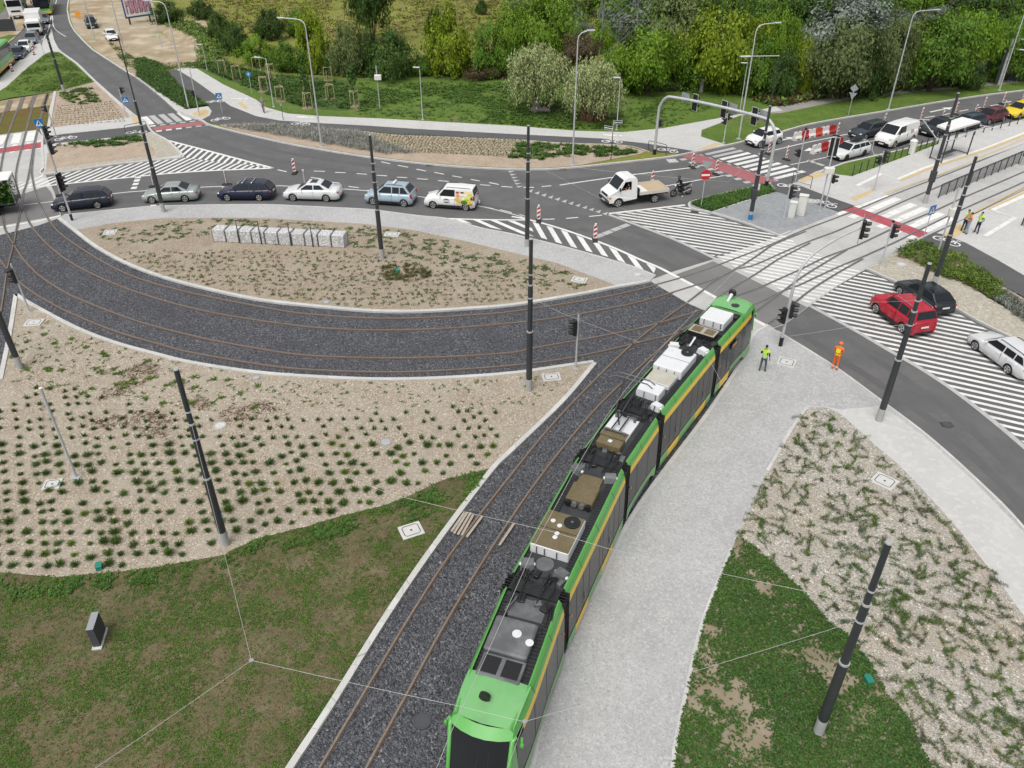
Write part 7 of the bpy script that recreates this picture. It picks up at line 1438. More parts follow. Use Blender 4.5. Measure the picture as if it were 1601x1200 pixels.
person('person in black riding gear and helmet astride the motorcycle', (ml.x, ml.y, .006), MOTO.rotation_euler[2], [((.22, .30, 1.10), (.40, .33, 1.10)), ((.22, -.30, 1.10), (.40, -.33, 1.10))], [((.20, .28, .66), (-.02, .34, .10)), ((.22, -.26, .66), (-.08, -.28, .38))], (C_BLK, C_BLK, C_BLK, C_BLK, C_WSH), hair=M_TRIM, hairkind='full', lean=.42, pelvis_z=.95, head=.05)
fl = FLAT.matrix_basis; fl = Matrix.Translation(FLAT.location) @ Matrix.Rotation(FLAT.rotation_euler[2], 4, 'Z'); q = fl @ Vector((fx - 1.0, .5, .15))
person('person driving the white flatbed truck with an arm at the open window', tuple(q), FLAT.rotation_euler[2], [((.16, .30, 1.20), (.40, .30, 1.30)), ((.18, -.2, 1.15), (.42, -.12, 1.22))], [((.42, .12, .92), (.55, .12, .50)), ((.42, -.12, .92), (.55, -.12, .50))], (C_TEE, M_SKIN, M_SKIN, C_JEAN, C_SHOE), pelvis_z=.92)
# ------------------------------------------------------------------ planting
L_DK = leafmat('tussock_dark', (.075, .122, .030), .45); L_MD = leafmat('tussock_mid', (.065, .115, .020), .45); L_YL = leafmat('tussock_light', (.11, .165, .026), .4)
L_CLO = leafmat('clover_leaf', (.066, .138, .034), .6, tint=(.11, .19, .05)); L_GRS = leafmat('grass_leaf', (.080, .145, .022), .5, tint=(.13, .19, .036)); L_DRY = leafmat('dry_leaf', (.16, .125, .05), .4)
L_JUN = leafmat('creeper_leaf', (.082, .122, .055), .5, tint=(.115, .155, .07)); L_LAU = leafmat('laurel_leaf', (.10, .165, .022), .6, tint=(.19, .26, .045)); L_LAV = leafmat('lavender_leaf', (.37, .365, .355), .3, tint=(.46, .455, .44)); L_BRN = leafmat('dead_twig', (.10, .050, .022), .4); L_IVY = leafmat('ivy_leaf', (.042, .115, .020), .5, tint=(.07, .16, .03))
def blade(b, p, d, l, w, m, bend=.3):
    s = d.cross(UP); s = (s.normalized() if s.length > .05 else Vector((1, 0, 0))) * w / 2; q = p + d * l * .55; e = p + d * l + Vector((d.x, d.y, 0)) * l * bend * .5 - UP * l * bend * .5
    b.add([p - s * .6, p + s * .6, q + s, q - s, e], [(0, 1, 2, 3), (3, 2, 4)], m)
def tussock_mesh(m, n=46, h=.30, w=.035, spread=1.0, seed=0):
    r = random.Random(seed); b = MB()
    for _ in range(n):
        a = r.uniform(0, 6.283); t = r.uniform(.15, 1.0) * spread; d = Vector((math.cos(a) * t, math.sin(a) * t, 1)).normalized()
        blade(b, Vector((r.gauss(0, .045), r.gauss(0, .045), 0)), d, h * r.uniform(.6, 1.15), w, m)
    return b.mesh('tussock')
TUS = [tussock_mesh(m, int(sd_n * 2.2), h * .95, .026, sp * 1.6, k) for k, (m, sd_n, h, sp) in enumerate([(L_DK, 52, .32, 1.0), (L_DK, 44, .28, 1.3), (L_DK, 60, .34, .9), (L_MD, 44, .30, 1.1), (L_MD, 50, .34, .9), (L_YL, 40, .27, 1.2), (L_DK, 40, .26, 1.5)])]
def inview(p, mx=25):
    q = pj(p); return -mx < q[0] < 1601 + mx and -mx < q[1] < 1200 + mx
# tussock rows in the south-west bed
BEDT = [(0, 640), (60, 600), (150, 612), (230, 640), (330, 655), (400, 652), (480, 650), (560, 648), (640, 640), (720, 630), (800, 640), (790, 690), (760, 726), (690, 745), (645, 768), (600, 784), (537, 800), (482, 816), (400, 836), (330, 862), (233, 882), (175, 888), (87, 896), (0, 888), (-30, 888), (-30, 660)]
keep = []
for j in range(-3, 26):
    for i in range(-4, 48):
        y = 596 + j * 11.2 * (1 + j * .014) + (i % 3) * 1.5; x = -60 + i * 19.5 * (1 + (y - 600) * .0009) + (y - 600) * .03 + math.sin(i * 1.7) * 3
        x += R.gauss(0, 1.3); y += R.gauss(0, 1.3)
        if inpoly(x, y, BEDT) and R.random() < (.90 if x < 560 else .80): keep.append((x, y))
keep = [k for k in keep if min(math.hypot(k[0] - a, (k[1] - c) * 1.4) for a, c in ((344, 665), (603, 691), (82, 757), (119, 745), (353, 851), (156, 886))) > 13]
keep.sort(key=lambda k: -k[1])
first = None
for n_, (x, y) in enumerate(keep[:300]):
    me = TUS[R.choice((0, 0, 1, 2, 2, 3, 3, 4, 5, 6) if x < 420 else (0, 1, 3, 3, 4, 4, 5, 5, 2))]
    o = bpy.data.objects.new('grass_tussock', me); COL.objects.link(o); s = R.uniform(.62, 1.12); o.location = at((x, y), .106); o.rotation_euler = (0, 0, R.uniform(0, 6.28)); o.scale = (s, s, s * R.uniform(.8, 1.1))
    tag(o, 'low green tussock planted in rows in the chip bed below the tram curve', 'plant', 'tussocks planted in rows in the chip bed')
def area_pts(poly, n, dens=None, z=.11, view=True):
    W_ = [G(x, y, z) for x, y in poly]; P = [(p.x, p.y) for p in W_]; xs = [p[0] for p in P]; ys = [p[1] for p in P]; out = []; tries = 0
    x0, x1, y0, y1 = max(-70, min(xs)), min(90, max(xs)), max(10, min(ys)), min(240, max(ys))
    while len(out) < n and tries < n * 40:
        tries += 1; x, y = R.uniform(x0, x1), R.uniform(y0, y1)
        if not inpoly(x, y, P) or (view and not inview((x, y, z))): continue
        if dens and R.random() > dens(x, y): continue
        out.append((x, y))
    return out
def nz(x, y, s, o=0): return noise.noise(Vector((x * s + o, y * s - o, o * .7)))
def stuff(name, label, polys, n, mk_, z=.11, dens=None):
    b = MB()
    for po in polys:
        for x, y in area_pts(po, n // len(polys), dens, z): mk_(b, x, y, z)
    return tag(b.build(name), label, 'ground cover', kind='stuff')
def rosette(m, k, l, w, up=.6, h0=.0):
    def f(b, x, y, z):
        for _ in range(k):
            a = R.uniform(0, 6.283); d = Vector((math.cos(a), math.sin(a), R.uniform(.1, 1.4) * up)).normalized(); mm = m if not isinstance(m, (list, tuple)) else R.choice(m)
            blade(b, Vector((x + R.gauss(0, l * .35), y + R.gauss(0, l * .35), z + R.uniform(0, h0))), d, l * R.uniform(.6, 1.2), w * R.uniform(.7, 1.3), mm)
    return f
b = MB()
for x, y in keep[300:]:
    g = G(x, y, .106)
    for _ in range(26):
        a = R.uniform(0, 6.283); t = R.uniform(.2, 1.1); blade(b, Vector((g.x + R.gauss(0, .04), g.y + R.gauss(0, .04), .106)), Vector((math.cos(a) * t, math.sin(a) * t, 1)).normalized(), R.uniform(.14, .26), .045, R.choice((L_DK, L_DK, L_MD)))
tag(b.build('far_tussocks'), 'smaller tussocks towards the tram curve', 'ground cover', kind='stuff')
stuff('sprouts', 'tiny sprouts near the curved kerb', [[(30, 480), (120, 520), (240, 558), (400, 588), (520, 596), (650, 598), (800, 592), (880, 580), (860, 630), (800, 640), (640, 640), (400, 650), (230, 635), (150, 608), (20, 600)]], 330, rosette([L_MD, L_GRS, L_DK], 7, .12, .035))
stuff('sprouts', 'sparse bigger weeds near the left apex', [[(20, 500), (120, 530), (250, 565), (420, 600), (400, 640), (230, 630), (10, 600)]], 50, rosette([L_MD, L_GRS, L_YL], 26, .20, .05))
stuff('dead_twigs', 'brown dead patches of brush', [[(60, 640), (140, 600), (190, 560), (290, 570), (430, 600), (430, 660), (260, 690), (80, 650)]], 700, rosette(L_BRN, 3, .20, .02, .2), dens=lambda x, y: 1 if nz(x, y, .42, 3) > .18 else .0)
# sprouts of the lens bed: rows on the left, creeping mats on the right
stuff('bed_sprouts', 'small dark sprouts in the lens bed', [[(200, 420), (170, 395), (330, 388), (540, 392), (700, 412), (860, 445), (800, 470), (650, 480), (560, 480), (420, 463), (300, 442)]], 420, rosette([L_DK, L_DK, L_MD, L_BRN], 9, .15, .035))
rows = MB(); LB = [(205, 400), (330, 390), (540, 393), (700, 415), (800, 436), (880, 452), (800, 470), (650, 480), (560, 480), (420, 463), (300, 442), (215, 412)]
for j in range(14):
    for i in range(58):
        x = 200 + i * 12 + (j % 2) * 5 - j * 2.5 + R.gauss(0, 1.6); y = 388 + j * 7.2 + R.gauss(0, 1.1)
        if inpoly(x, y, LB) and R.random() < .85: g = G(x, y, .106); rosette([R.choice((L_DK, L_DK, L_MD, L_BRN))], 12, R.uniform(.12, .22), .032, 1.5)(rows, g.x, g.y, .106)
tag(rows.build('bed_sprouts'), 'small dark sprouts planted in rows in the lens bed', 'ground cover', kind='stuff')
stuff('creeping_mats', 'creeping green mats along the north of the lens bed', [[(140, 360), (330, 342), (420, 344), (600, 355), (780, 395), (940, 438), (900, 452), (820, 440), (700, 412), (560, 388), (340, 366), (180, 385)]], 420, rosette([L_JUN, L_MD, L_GRS], 12, .24, .05, .25))
stuff('bed_sprouts', 'dense dark clump beside the green valve box', [[(590, 415), (650, 412), (680, 430), (640, 440), (600, 435)]], 90, rosette([L_DK, L_BRN], 16, .24, .04, .9))
g = G(432, 380, .1); b = MB(); rosette(L_MD, 90, .30, .10, 1.2, .5)(b, g.x, g.y, .1); tag(b.build('leafy_weed'), 'single leafy weed in front of the gabion wall', 'plant')
# creeping shrubs of the right bed
def creeper_mesh(seed):
    r = random.Random(seed); b = MB(); m = r.choice((L_JUN, L_JUN, L_MD, L_DK, L_GRS)); m2 = r.choice((L_GRS, L_DRY, L_BRN, L_JUN))
    for k in range(r.choice((3, 4, 5))):
        a = r.uniform(0, 6.283); p = Vector((0, 0, .03)); L_ = r.uniform(.25, .75)
        for i in range(int(L_ * 40)):
            a += r.gauss(0, .12); p = p + Vector((math.cos(a), math.sin(a), 0)) * .025 + Vector((r.gauss(0, .018), r.gauss(0, .018), 0))
            for _ in range(2):
                t = r.uniform(0, 6.283); blade(b, p + UP * r.uniform(0, .10), Vector((math.cos(t), math.sin(t), r.uniform(.1, 1.2))).normalized(), r.uniform(.06, .17), .020, m if r.random() < .8 else m2)
    return b.mesh('creeper')
CRE = [creeper_mesh(50 + k) for k in range(12)]
BEDC = [(1262, 642), (1290, 643), (1312, 655), (1372, 708), (1408, 740), (1455, 792), (1512, 860), (1600, 975), (1640, 1060), (1640, 1210), (1470, 1210), (1436, 1150), (1395, 1080), (1340, 1000), (1300, 965), (1258, 915), (1200, 865), (1160, 835), (1205, 740), (1242, 672)]
cnt = 0; pts = []
for _ in range(9000):
    x, y = R.uniform(1150, 1640), R.uniform(640, 1210)
    if not inpoly(x, y, BEDC): continue
    rr = 15 + (y - 640) * .028
    if min([math.hypot(x - a, (y - c) * 1.3) / rr for a, c in pts] + [9]) < 1 or math.hypot(x - 1383, y - 752) < 22: continue
    pts.append((x, y))
for x, y in pts[:290]:
    o = bpy.data.objects.new('creeping_shrub', R.choice(CRE)); COL.objects.link(o); s = R.uniform(.6, 1.05); o.location = at((x, y), .106); o.rotation_euler = (0, 0, R.uniform(0, 6.28)); o.scale = (s, s, s)
    tag(o, 'straggly creeping shrub lying on the pale gravel of the right bed', 'plant', 'creeping shrubs on the right gravel bed')
# turf and clover
stuff('clover', 'dense dark clover around the right pole', [CLOV], 17000, rosette([L_CLO, L_CLO, L_IVY, L_GRS], 3, .07, .052, .7, .07), z=.115, dens=lambda x, y: max(.05, min(1, 1.2 + 2.2 * (nz(x, y, .5, 1) + .5 * nz(x, y, 1.7, 5) + .35 * nz(x, y, 4, 5)))))
stuff('turf_weeds', 'patchy green weeds on the worn turf', [TURF], 17000, rosette([L_GRS, L_GRS, L_MD, L_YL, L_IVY], 3, .075, .034, .7), z=.108, dens=lambda x, y: max(.06, min(1, .28 + 1.6 * (nz(x, y, .7, 9) + .6 * nz(x, y, 2.2, 2) + .5 * nz(x, y, 5, 3)))))
stuff('turf_weeds', 'dry blades on the worn turf', [TURF], 3500, rosette([L_DRY, L_BRN], 2, .10, .016, .4), z=.108)
stuff('turf_weeds', 'bushy green weeds along the edge of the turf', [[(767, 735), (700, 748), (645, 774), (600, 794), (482, 826), (400, 846), (350, 872), (233, 892), (87, 906), (0, 898), (0, 940), (150, 925), (330, 900), (480, 850), (640, 815), (720, 790)]], 520, rosette([L_CLO, L_MD, L_IVY, L_GRS], 10, .13, .055, .9, .07), dens=lambda x, y: max(.05, min(1, .3 + 2.5 * nz(x, y, .9, 4))))
# shrub bed at the right crossing
def shrub_mesh(seed, m, n=110, r0=.42, h=.5, l=.17):
    r = random.Random(seed); b = MB()
    for _ in range(n):
        a = r.uniform(0, 6.283); q = math.sqrt(r.random()); p = Vector((math.cos(a) * q * r0, math.sin(a) * q * r0, h * (1 - q * q * .7) * r.uniform(.4, 1))); t = r.uniform(0, 6.283)
        blade(b, p, Vector((math.cos(t), math.sin(t), r.uniform(-.2, 1.3))).normalized(), l * r.uniform(.7, 1.3), .085, m)
    return b.mesh('shrub')
SHR = [shrub_mesh(80 + k, L_LAU) for k in range(5)]
pts = []
SB = [(1404, 398), (1424, 382), (1448, 384), (1500, 402), (1540, 430), (1562, 448), (1552, 468), (1535, 458), (1500, 440), (1440, 416)]
for _ in range(6000):
    x, y = R.uniform(1395, 1570), R.uniform(378, 470)
    if inpoly(x, y, SB) and min([math.hypot(x - a, (y - c) * 1.4) for a, c in pts] + [99]) > 9.0: pts.append((x, y))
for x, y in pts:
    o = bpy.data.objects.new('laurel_shrub', R.choice(SHR)); COL.objects.link(o); s = R.uniform(.7, 1.1); o.location = at((x, y), .106); o.rotation_euler = (0, 0, R.uniform(0, 6.28)); o.scale = (s, s, s); tag(o, 'low glossy leaved shrub in the bed beside the cobbles', 'shrub', 'low shrubs in the bed beside the cobbles')
stuff('grey_grass', 'thin grey green grasses at the end of the shrub bed', [[(1565, 450), (1601, 475), (1650, 520), (1650, 540), (1601, 500), (1556, 470)]], 420, rosette([L_LAV, L_JUN], 10, .3, .03, 1.3))
# north beds
stuff('lavender', 'grey lavender mass in the north bed', [[(352, 197), (400, 195), (480, 199), (560, 207), (600, 224), (650, 240), (600, 240), (520, 226), (440, 212)]], 1100, rosette([L_LAV, L_LAV, L_JUN], 14, .55, .022, 1.7))
rows = MB()
for k in range(46):
    for j in range(14):
        t, s = k / 45, j / 13; x = 562 + t * 250 + s * 62 * (1 - t * .4) ; y = 206 + t * 13 + s * (30 - t * 2)
        if y > 258 - max(0, (800 - x)) * .02 or y < 206 + (x - 562) * .05: continue
        g = G(x + R.gauss(0, .5), y + R.gauss(0, .25), .125); rosette([L_DK, L_MD, L_MD, L_DRY], 8, .18, .045, 1.2)(rows, g.x, g.y, .125)
tag(rows.build('planted_rows'), 'rows of dull green plants in the north bed', 'ground cover', kind='stuff')
stuff('ground_cover', 'dark leafy ground cover in the north bed', [[(795, 246), (812, 222), (880, 226), (975, 232), (1000, 238), (975, 242), (920, 246), (860, 250)]], 800, rosette([L_CLO, L_IVY, L_MD, L_GRS], 9, .27, .10, .8, .1), z=.125, dens=lambda x, y: 1 if nz(x, y, 1.1, 2) > .0 else .08)
rows = MB()
for k in range(17):
    for j in range(10):
        t, s = k / 16, j / 9; x = 92 + t * 80 - 10 * s * (1 - t) + s * 22 * t; y = 166 - t * 7 + s * 30
        if x > 198: continue
        g = G(x, y, .11); rosette([L_DK, L_DRY, L_BRN], 6, .22, .05, 1.2)(rows, g.x, g.y, .11)
tag(rows.build('planted_rows'), 'thin brown green rows in the west bed', 'ground cover', kind='stuff')
stuff('ground_cover', 'bushy plants at the top of the west bed', [[(88, 146), (140, 134), (158, 158), (130, 164), (110, 160)]], 240, rosette([L_IVY, L_MD, L_YL], 9, .26, .09, 1.0, .08), dens=lambda x, y: 1 if nz(x, y, 1.2, 6) > .02 else .03)
stuff('ground_cover', 'leafy green strip by the cycle path in the west island', [[(84, 228), (125, 222), (216, 212), (222, 220), (200, 226), (120, 232)]], 300, rosette([L_CLO, L_IVY, L_MD], 9, .25, .09, .9, .08), z=.115, dens=lambda x, y: 1 if nz(x, y, 1.1, 8) > -.05 else .06)
stuff('ivy_strip', 'dense ivy strip beside the far zebra', [[(212, 92), (225, 90), (252, 100), (277, 132), (325, 165), (292, 170), (250, 144), (215, 119)]], 2600, rosette([L_CLO, L_IVY, L_MD, L_GRS], 6, .30, .12, .7, .1), z=.13)
stuff('grass_tip', 'thick grass on the tip of the sett island', [[(1081, 318.5), (1088, 314), (1120, 305.5), (1165, 295.5), (1200, 287.5), (1212, 299.5), (1160, 314), (1112, 330)]], 1800, rosette([L_IVY, L_CLO, L_GRS], 6, .20, .06, 1.0, .05))
stuff('lawn_weeds', 'tall weeds on the lawn behind the saplings', [[(312, 104), (352, 98), (420, 116), (500, 123), (548, 130), (556, 150), (545, 170), (470, 165), (420, 148), (372, 130)]], 2400, rosette([L_CLO, L_IVY, L_MD, L_GRS], 6, .34, .12, .8, .1), z=.115, dens=lambda x, y: max(.1, min(1, .55 + 2 * nz(x, y, .3, 8))))
stuff('lawn_weeds', 'tufts on the north lawn', [[(560, 130), (800, 128), (1040, 150), (1120, 165), (1037, 198), (900, 202), (700, 188), (560, 180)]], 3600, rosette([L_GRS, L_IVY, L_MD], 5, .30, .10, .8, .05), dens=lambda x, y: 1 if nz(x, y, .22, 11) > .05 else .22)
stuff('lawn_weeds', 'tufts on the grass triangle and lot edge', [[(70, 86), (93, 82), (146, 127), (100, 139), (20, 150), (10, 138), (40, 108)], [(165, 60), (225, 100), (330, 96), (345, 104), (230, 112), (200, 108)]], 2400, rosette([L_GRS, L_GRS, L_YL], 5, .20, .07, .8, .05), dens=lambda x, y: max(.1, min(1, .5 + 2 * nz(x, y, .3, 13))))
# ---- saplings with stakes
M_STK = gmat('stake_wood', (.42, .34, .20), [('n', 4, (.33, .26, .15), .45, .7, .6)], rough=.85, coord='obj')
M_BARK = gmat('bark', (.060, .047, .036), [('n', 6, (.10, .085, .07), .45, .68, .8), ('f', 25, (.03, .024, .02), .5, .75, .6)], rough=.95, coord='obj', stretch=(3, 3, .6)); M_BARKW = gmat('pale_bark', (.25, .235, .215), [('n', 3, (.12, .10, .085), .48, .66, .85)], rough=.9, coord='obj')
def leafball(b, c, rx, rz, n, l, m, r):
    for _ in range(n):
        d = Vector((r.gauss(0, 1), r.gauss(0, 1), r.gauss(0, 1))).normalized(); q = r.random() ** .4; p = Vector(c) + Vector((d.x * rx * q, d.y * rx * q, d.z * rz * q)); t = Vector((d.x + r.gauss(0, .6), d.y + r.gauss(0, .6), d.z * .6 + r.gauss(.3, .5))).normalized()
        u = t.cross(Vector((r.gauss(0, 1), r.gauss(0, 1), r.gauss(0, 1)))).normalized(); w = t.cross(u); s = l * r.uniform(.6, 1.3)
        b.add([p - u * s * .5, p + w * s * .28, p + u * s * .55, p - w * s * .28], [(0, 1, 2, 3)], m)
L_SAP = leafmat('sapling_leaf', (.055, .125, .022), .45)
def sapling(base, ytop, label, leafy=True, stake_top=None):
    t = thing('sapling', label, 'young tree', at(base), R.uniform(0, 3), 'staked saplings on the north lawn'); h = hgt(base, ytop); hs = stake_top or 1.7
    for k in range(3): a = k * 2.094; MB().tube([(.55 * math.cos(a), .55 * math.sin(a), 0), (.52 * math.cos(a), .52 * math.sin(a), hs)], .045, M_STK, 7).build('stake', t)
    b = MB(); P = [Vector((.54 * math.cos(k * 2.094), .54 * math.sin(k * 2.094), hs - .08)) for k in range(3)]
    for k in range(3): b.tube([P[k], P[(k + 1) % 3]], .04, M_STK, 6)
    b.build('cross_bar', t); MB().tube([(0, 0, 0), (.03, 0, h * .5), (0, .02, h)], [.04, .03, .012], M_BARK, 6).build('trunk', t); MB().cyl((0, 0, .02), .6, .05, M_SOIL, 16).build('planting_pit', t)
    if leafy:
        b = MB(); r = random.Random(int(base[0])); leafball(b, (0, 0, h * .72), h * .13, h * .27, 260, .28, L_SAP, r); b.build('crown', t)
    return t
for q, yt, lb, lf in [((350, 115), 72, 'bare sapling on stakes at the sandy edge of the weedy lawn', False), ((371, 124), 90, 'leafless staked sapling left of the blue round sign', False), ((412, 143), 118, 'staked sapling beside the short path lamp, far side of the pedestrian', False), ((440, 158), 132, 'staked sapling behind the grey signpost', False), ((481, 169), 100, 'staked sapling just left of the tall lamp', True), ((516, 155), 130, 'staked sapling with its cross bar over bare soil patches', False), ((555, 166), 97, 'leafy staked sapling left of the white camera box', True), ((424, 122), 98, 'staked sapling with reddish twigs at the scrub edge', False), ((402, 110), 93, 'staked sapling farthest back at the scrub edge', False), ((479, 142), 72, 'tall leafy staked sapling behind the tall lamp', True), ((513, 126), 88, 'leafy sapling against the dark scrub', True)]: sapling(q, yt, lb, lf)

# ---- loose stones on the ballast and chips on the beds
M_STONE = gmat('loose_stone', (.085, .088, .096), [], rough=.8, island=.85); M_CHIPS = gmat('loose_chip', (.40, .335, .26), [], rough=.9, island=.55)
def stones(name, label, poly, n, r0, r1, m, z, flatn=.6):
    b = MB()
    for x, y in area_pts(poly, n, lambda x, y: 1 if math.hypot(x, y) < 40 else .25, z):
        r = R.uniform(r0, r1); a = R.uniform(0, 6.283); q = R.uniform(.6, 1.4); c, s = math.cos(a) * r, math.sin(a) * r
        V = [(x + c * q, y + s * q, z), (x - s, y + c, z + R.uniform(-.3, .3) * r), (x - c * q, y - s * q, z), (x + s, y - c, z + R.uniform(-.3, .3) * r), (x + R.gauss(0, .3) * r, y + R.gauss(0, .3) * r, z + r * R.uniform(.5, 1.2) * flatn * 1.6)]
        b.add(V, [(0, 1, 4), (1, 2, 4), (2, 3, 4), (3, 0, 4)], m)
    return tag(b.build(name), label, 'stones', kind='stuff')
BALP = [(0, 367), (60, 352), (96, 341), (118, 362), (250, 434), (475, 479), (700, 486), (900, 463), (1017, 440), (1076, 476), (1116, 492), (1150, 516), (1160, 560), (1000, 790), (868, 1040), (800, 1250), (430, 1250), (458, 1200), (645, 905), (805, 700), (930, 572), (800, 584), (600, 594), (400, 582), (240, 552), (112, 508), (25, 458), (0, 470)]
stones('ballast_stones', 'loose grey stones of the ballast', BALP, 26000, .022, .045, M_STONE, .032)
BEDK = [(25, 462), (112, 510), (240, 554), (400, 584), (600, 595), (800, 586), (925, 568), (800, 700), (767, 728), (645, 770), (537, 803), (400, 840), (233, 886), (87, 900), (0, 892), (0, 595)]
stones('bed_chips', 'loose chips on the tussock bed', BEDK, 9000, .018, .04, M_CHIPS, .103, .25)
stones('bed_chips', 'loose pale chips on the right bed', [(1262, 640), (1312, 650), (1410, 736), (1515, 856), (1601, 968), (1690, 1120), (1720, 1220), (1470, 1220), (1436, 1150), (1395, 1080), (1340, 1000), (1300, 965), (1256, 915), (1200, 865), (1150, 832), (1200, 740)], 9000, .018, .04, M_CHIPS, .108, .25)
# ------------------------------------------------------------------ trees
LEAF = {'dark': leafmat('leaf_dark', (.055, .105, .022), .55, tint=(.09, .155, .028)), 'mid': leafmat('leaf_mid', (.105, .20, .024), .5, tint=(.16, .265, .03)), 'light': leafmat('leaf_light', (.145, .26, .022), .5, tint=(.215, .335, .026)),
        'yellow': leafmat('leaf_yellow', (.205, .285, .018), .5, tint=(.29, .36, .024)), 'olive': leafmat('leaf_olive', (.125, .165, .055), .5, tint=(.185, .225, .085)), 'silver': leafmat('leaf_silver', (.19, .225, .19), .4, tint=(.27, .305, .265)),
        'willow': leafmat('leaf_willow', (.33, .38, .165), .4, tint=(.42, .46, .24)), 'brown': leafmat('leaf_brown', (.12, .085, .045), .4, tint=(.15, .12, .07))}
def crown_mesh(shape, seed, ncl=90, per=112, leaf=.034):
    """crown of unit radius and unit height standing on z = 0"""
    r = random.Random(seed); b = MB(); m = LEAF['mid']; n3 = lambda p: noise.noise(Vector(p) * 1.9 + Vector((seed, 0, 0)))
    for c in range(ncl):
        for _ in range(40):
            d = Vector((r.gauss(0, 1), r.gauss(0, 1), r.gauss(0, 1))).normalized(); q = r.uniform(.45, 1.0) ** .6
            rad_ = 1 + .6 * n3(d * 1.1) + .25 * n3(d * 2.7)
            p = d * q * rad_
            z = p.z
            if shape == 'bush': P_ = Vector((p.x * (1.0 - .22 * max(0, z)), p.y * (1.0 - .22 * max(0, z)), .46 + z * .50))
            elif shape == 'tall': P_ = Vector((p.x * (1 - .45 * max(0, z)), p.y * (1 - .45 * max(0, z)), .52 + z * .50))
            elif shape == 'spread': P_ = Vector((p.x, p.y, .66 + z * (.36 if z > 0 else .40)))
            else: P_ = Vector((p.x, p.y, .58 + z * .44))
            if P_.z > .03: break
        rs = r.uniform(.10, .24); up = shape == 'tall' and r.random() < .5
        for _ in range(int(per * rs / .17)):
            o = Vector((r.gauss(0, 1), r.gauss(0, 1), r.gauss(0, .7))) * rs * .58
            if up: o = Vector((o.x * .45, o.y * .45, abs(o.z) * 1.9))
            pp = P_ + o; t = (d * .8 + Vector((r.gauss(0, .5), r.gauss(0, .5), r.gauss(.6, .45)))).normalized()
            u = t.cross(Vector((r.gauss(0, 1), r.gauss(0, 1), r.gauss(0, 1)))); u = u.normalized(); w = t.cross(u); s = leaf * r.uniform(.55, 1.45)
            b.add([pp - u * s, pp + w * s * .55, pp + u * s * 1.1, pp - w * s * .55], [(0, 1, 2, 3)], m)
    return b.mesh('crown')
def willow_mesh(seed):
    r = random.Random(seed); b = MB(); m = LEAF['willow']; lobes = [(r.uniform(-.55, .55), r.uniform(-.55, .55), r.uniform(.58, .80), r.uniform(.32, .5)) for _ in range(9)] + [(0, 0, .72, .6)] + [(.62 * math.cos(a), .62 * math.sin(a), .44, .36) for a in (.3, 1.4, 2.6, 3.6, 4.7, 5.6)]
    for _ in range(1500):
        lx, ly, lz, lr = r.choice(lobes); d = Vector((r.gauss(0, 1), r.gauss(0, 1), r.gauss(.35, .8))).normalized(); q = lr * r.uniform(.6, 1.0); p = Vector((lx, ly, lz)) + Vector((d.x * q, d.y * q, d.z * q * .62))
        if p.z > 1.02: p.z = 1.02 - r.random() * .1
        L_ = r.uniform(.06, .22) + (.18 if r.random() < .25 else 0); n = max(4, int(L_ * 46)); dr = Vector((d.x, d.y, 0)) * .09
        for i in range(n):
            s = i / n; pp = p + dr * s + UP * (.03 * s - L_ * s * s) + Vector((r.gauss(0, .016), r.gauss(0, .016), r.gauss(0, .012)))
            if pp.z < .14: break
            t = r.uniform(0, 6.283); u = Vector((math.cos(t), math.sin(t), -.5)).normalized() * .036 * r.uniform(.7, 1.4); w = Vector((-math.sin(t), math.cos(t), .2)) * .014
            b.add([pp - u, pp + w, pp + u, pp - w], [(0, 1, 2, 3)], m)
    return b.mesh('crown')
CR = {s: [crown_mesh(s, 10 * i + k) for k in range(3)] for i, s in enumerate(('round', 'bush', 'tall', 'spread'))}
WIL = [willow_mesh(5), willow_mesh(9)]
def trunk_mesh(kind, seed, m):
    r = random.Random(seed); b = MB(); n = 1 if kind == 'single' else r.choice((3, 4))
    for k in range(n):
        a = 6.283 * k / n + r.uniform(-.4, .4); lean_ = 0 if n == 1 else .30; dx, dy = math.cos(a) * lean_, math.sin(a) * lean_; w = .055 if n == 1 else .036
        P = [(dx * .1, dy * .1, -.01), (dx * .45, dy * .45, .22), (dx * .9, dy * .9, .48), (dx * 1.1 + .03, dy * 1.1, .75)]
        b.tube(P, [w, w * .75, w * .5, w * .15], m, 7)
        for j in range(5):
            z = r.uniform(.28, .6); f = z / .5; t = r.uniform(0, 6.283); l = r.uniform(.25, .6); p = Vector((dx * min(1, f) * .95, dy * min(1, f) * .95, z)); b.tube([p, p + Vector((math.cos(t) * l * .5, math.sin(t) * l * .5, l * .22)), p + Vector((math.cos(t) * l, math.sin(t) * l, l * .35))], [w * .38, w * .25, w * .06], m, 5)
    return b.mesh('trunk')
TRK = {'single': trunk_mesh('single', 1, M_BARK), 'multi': trunk_mesh('multi', 2, M_BARK)}
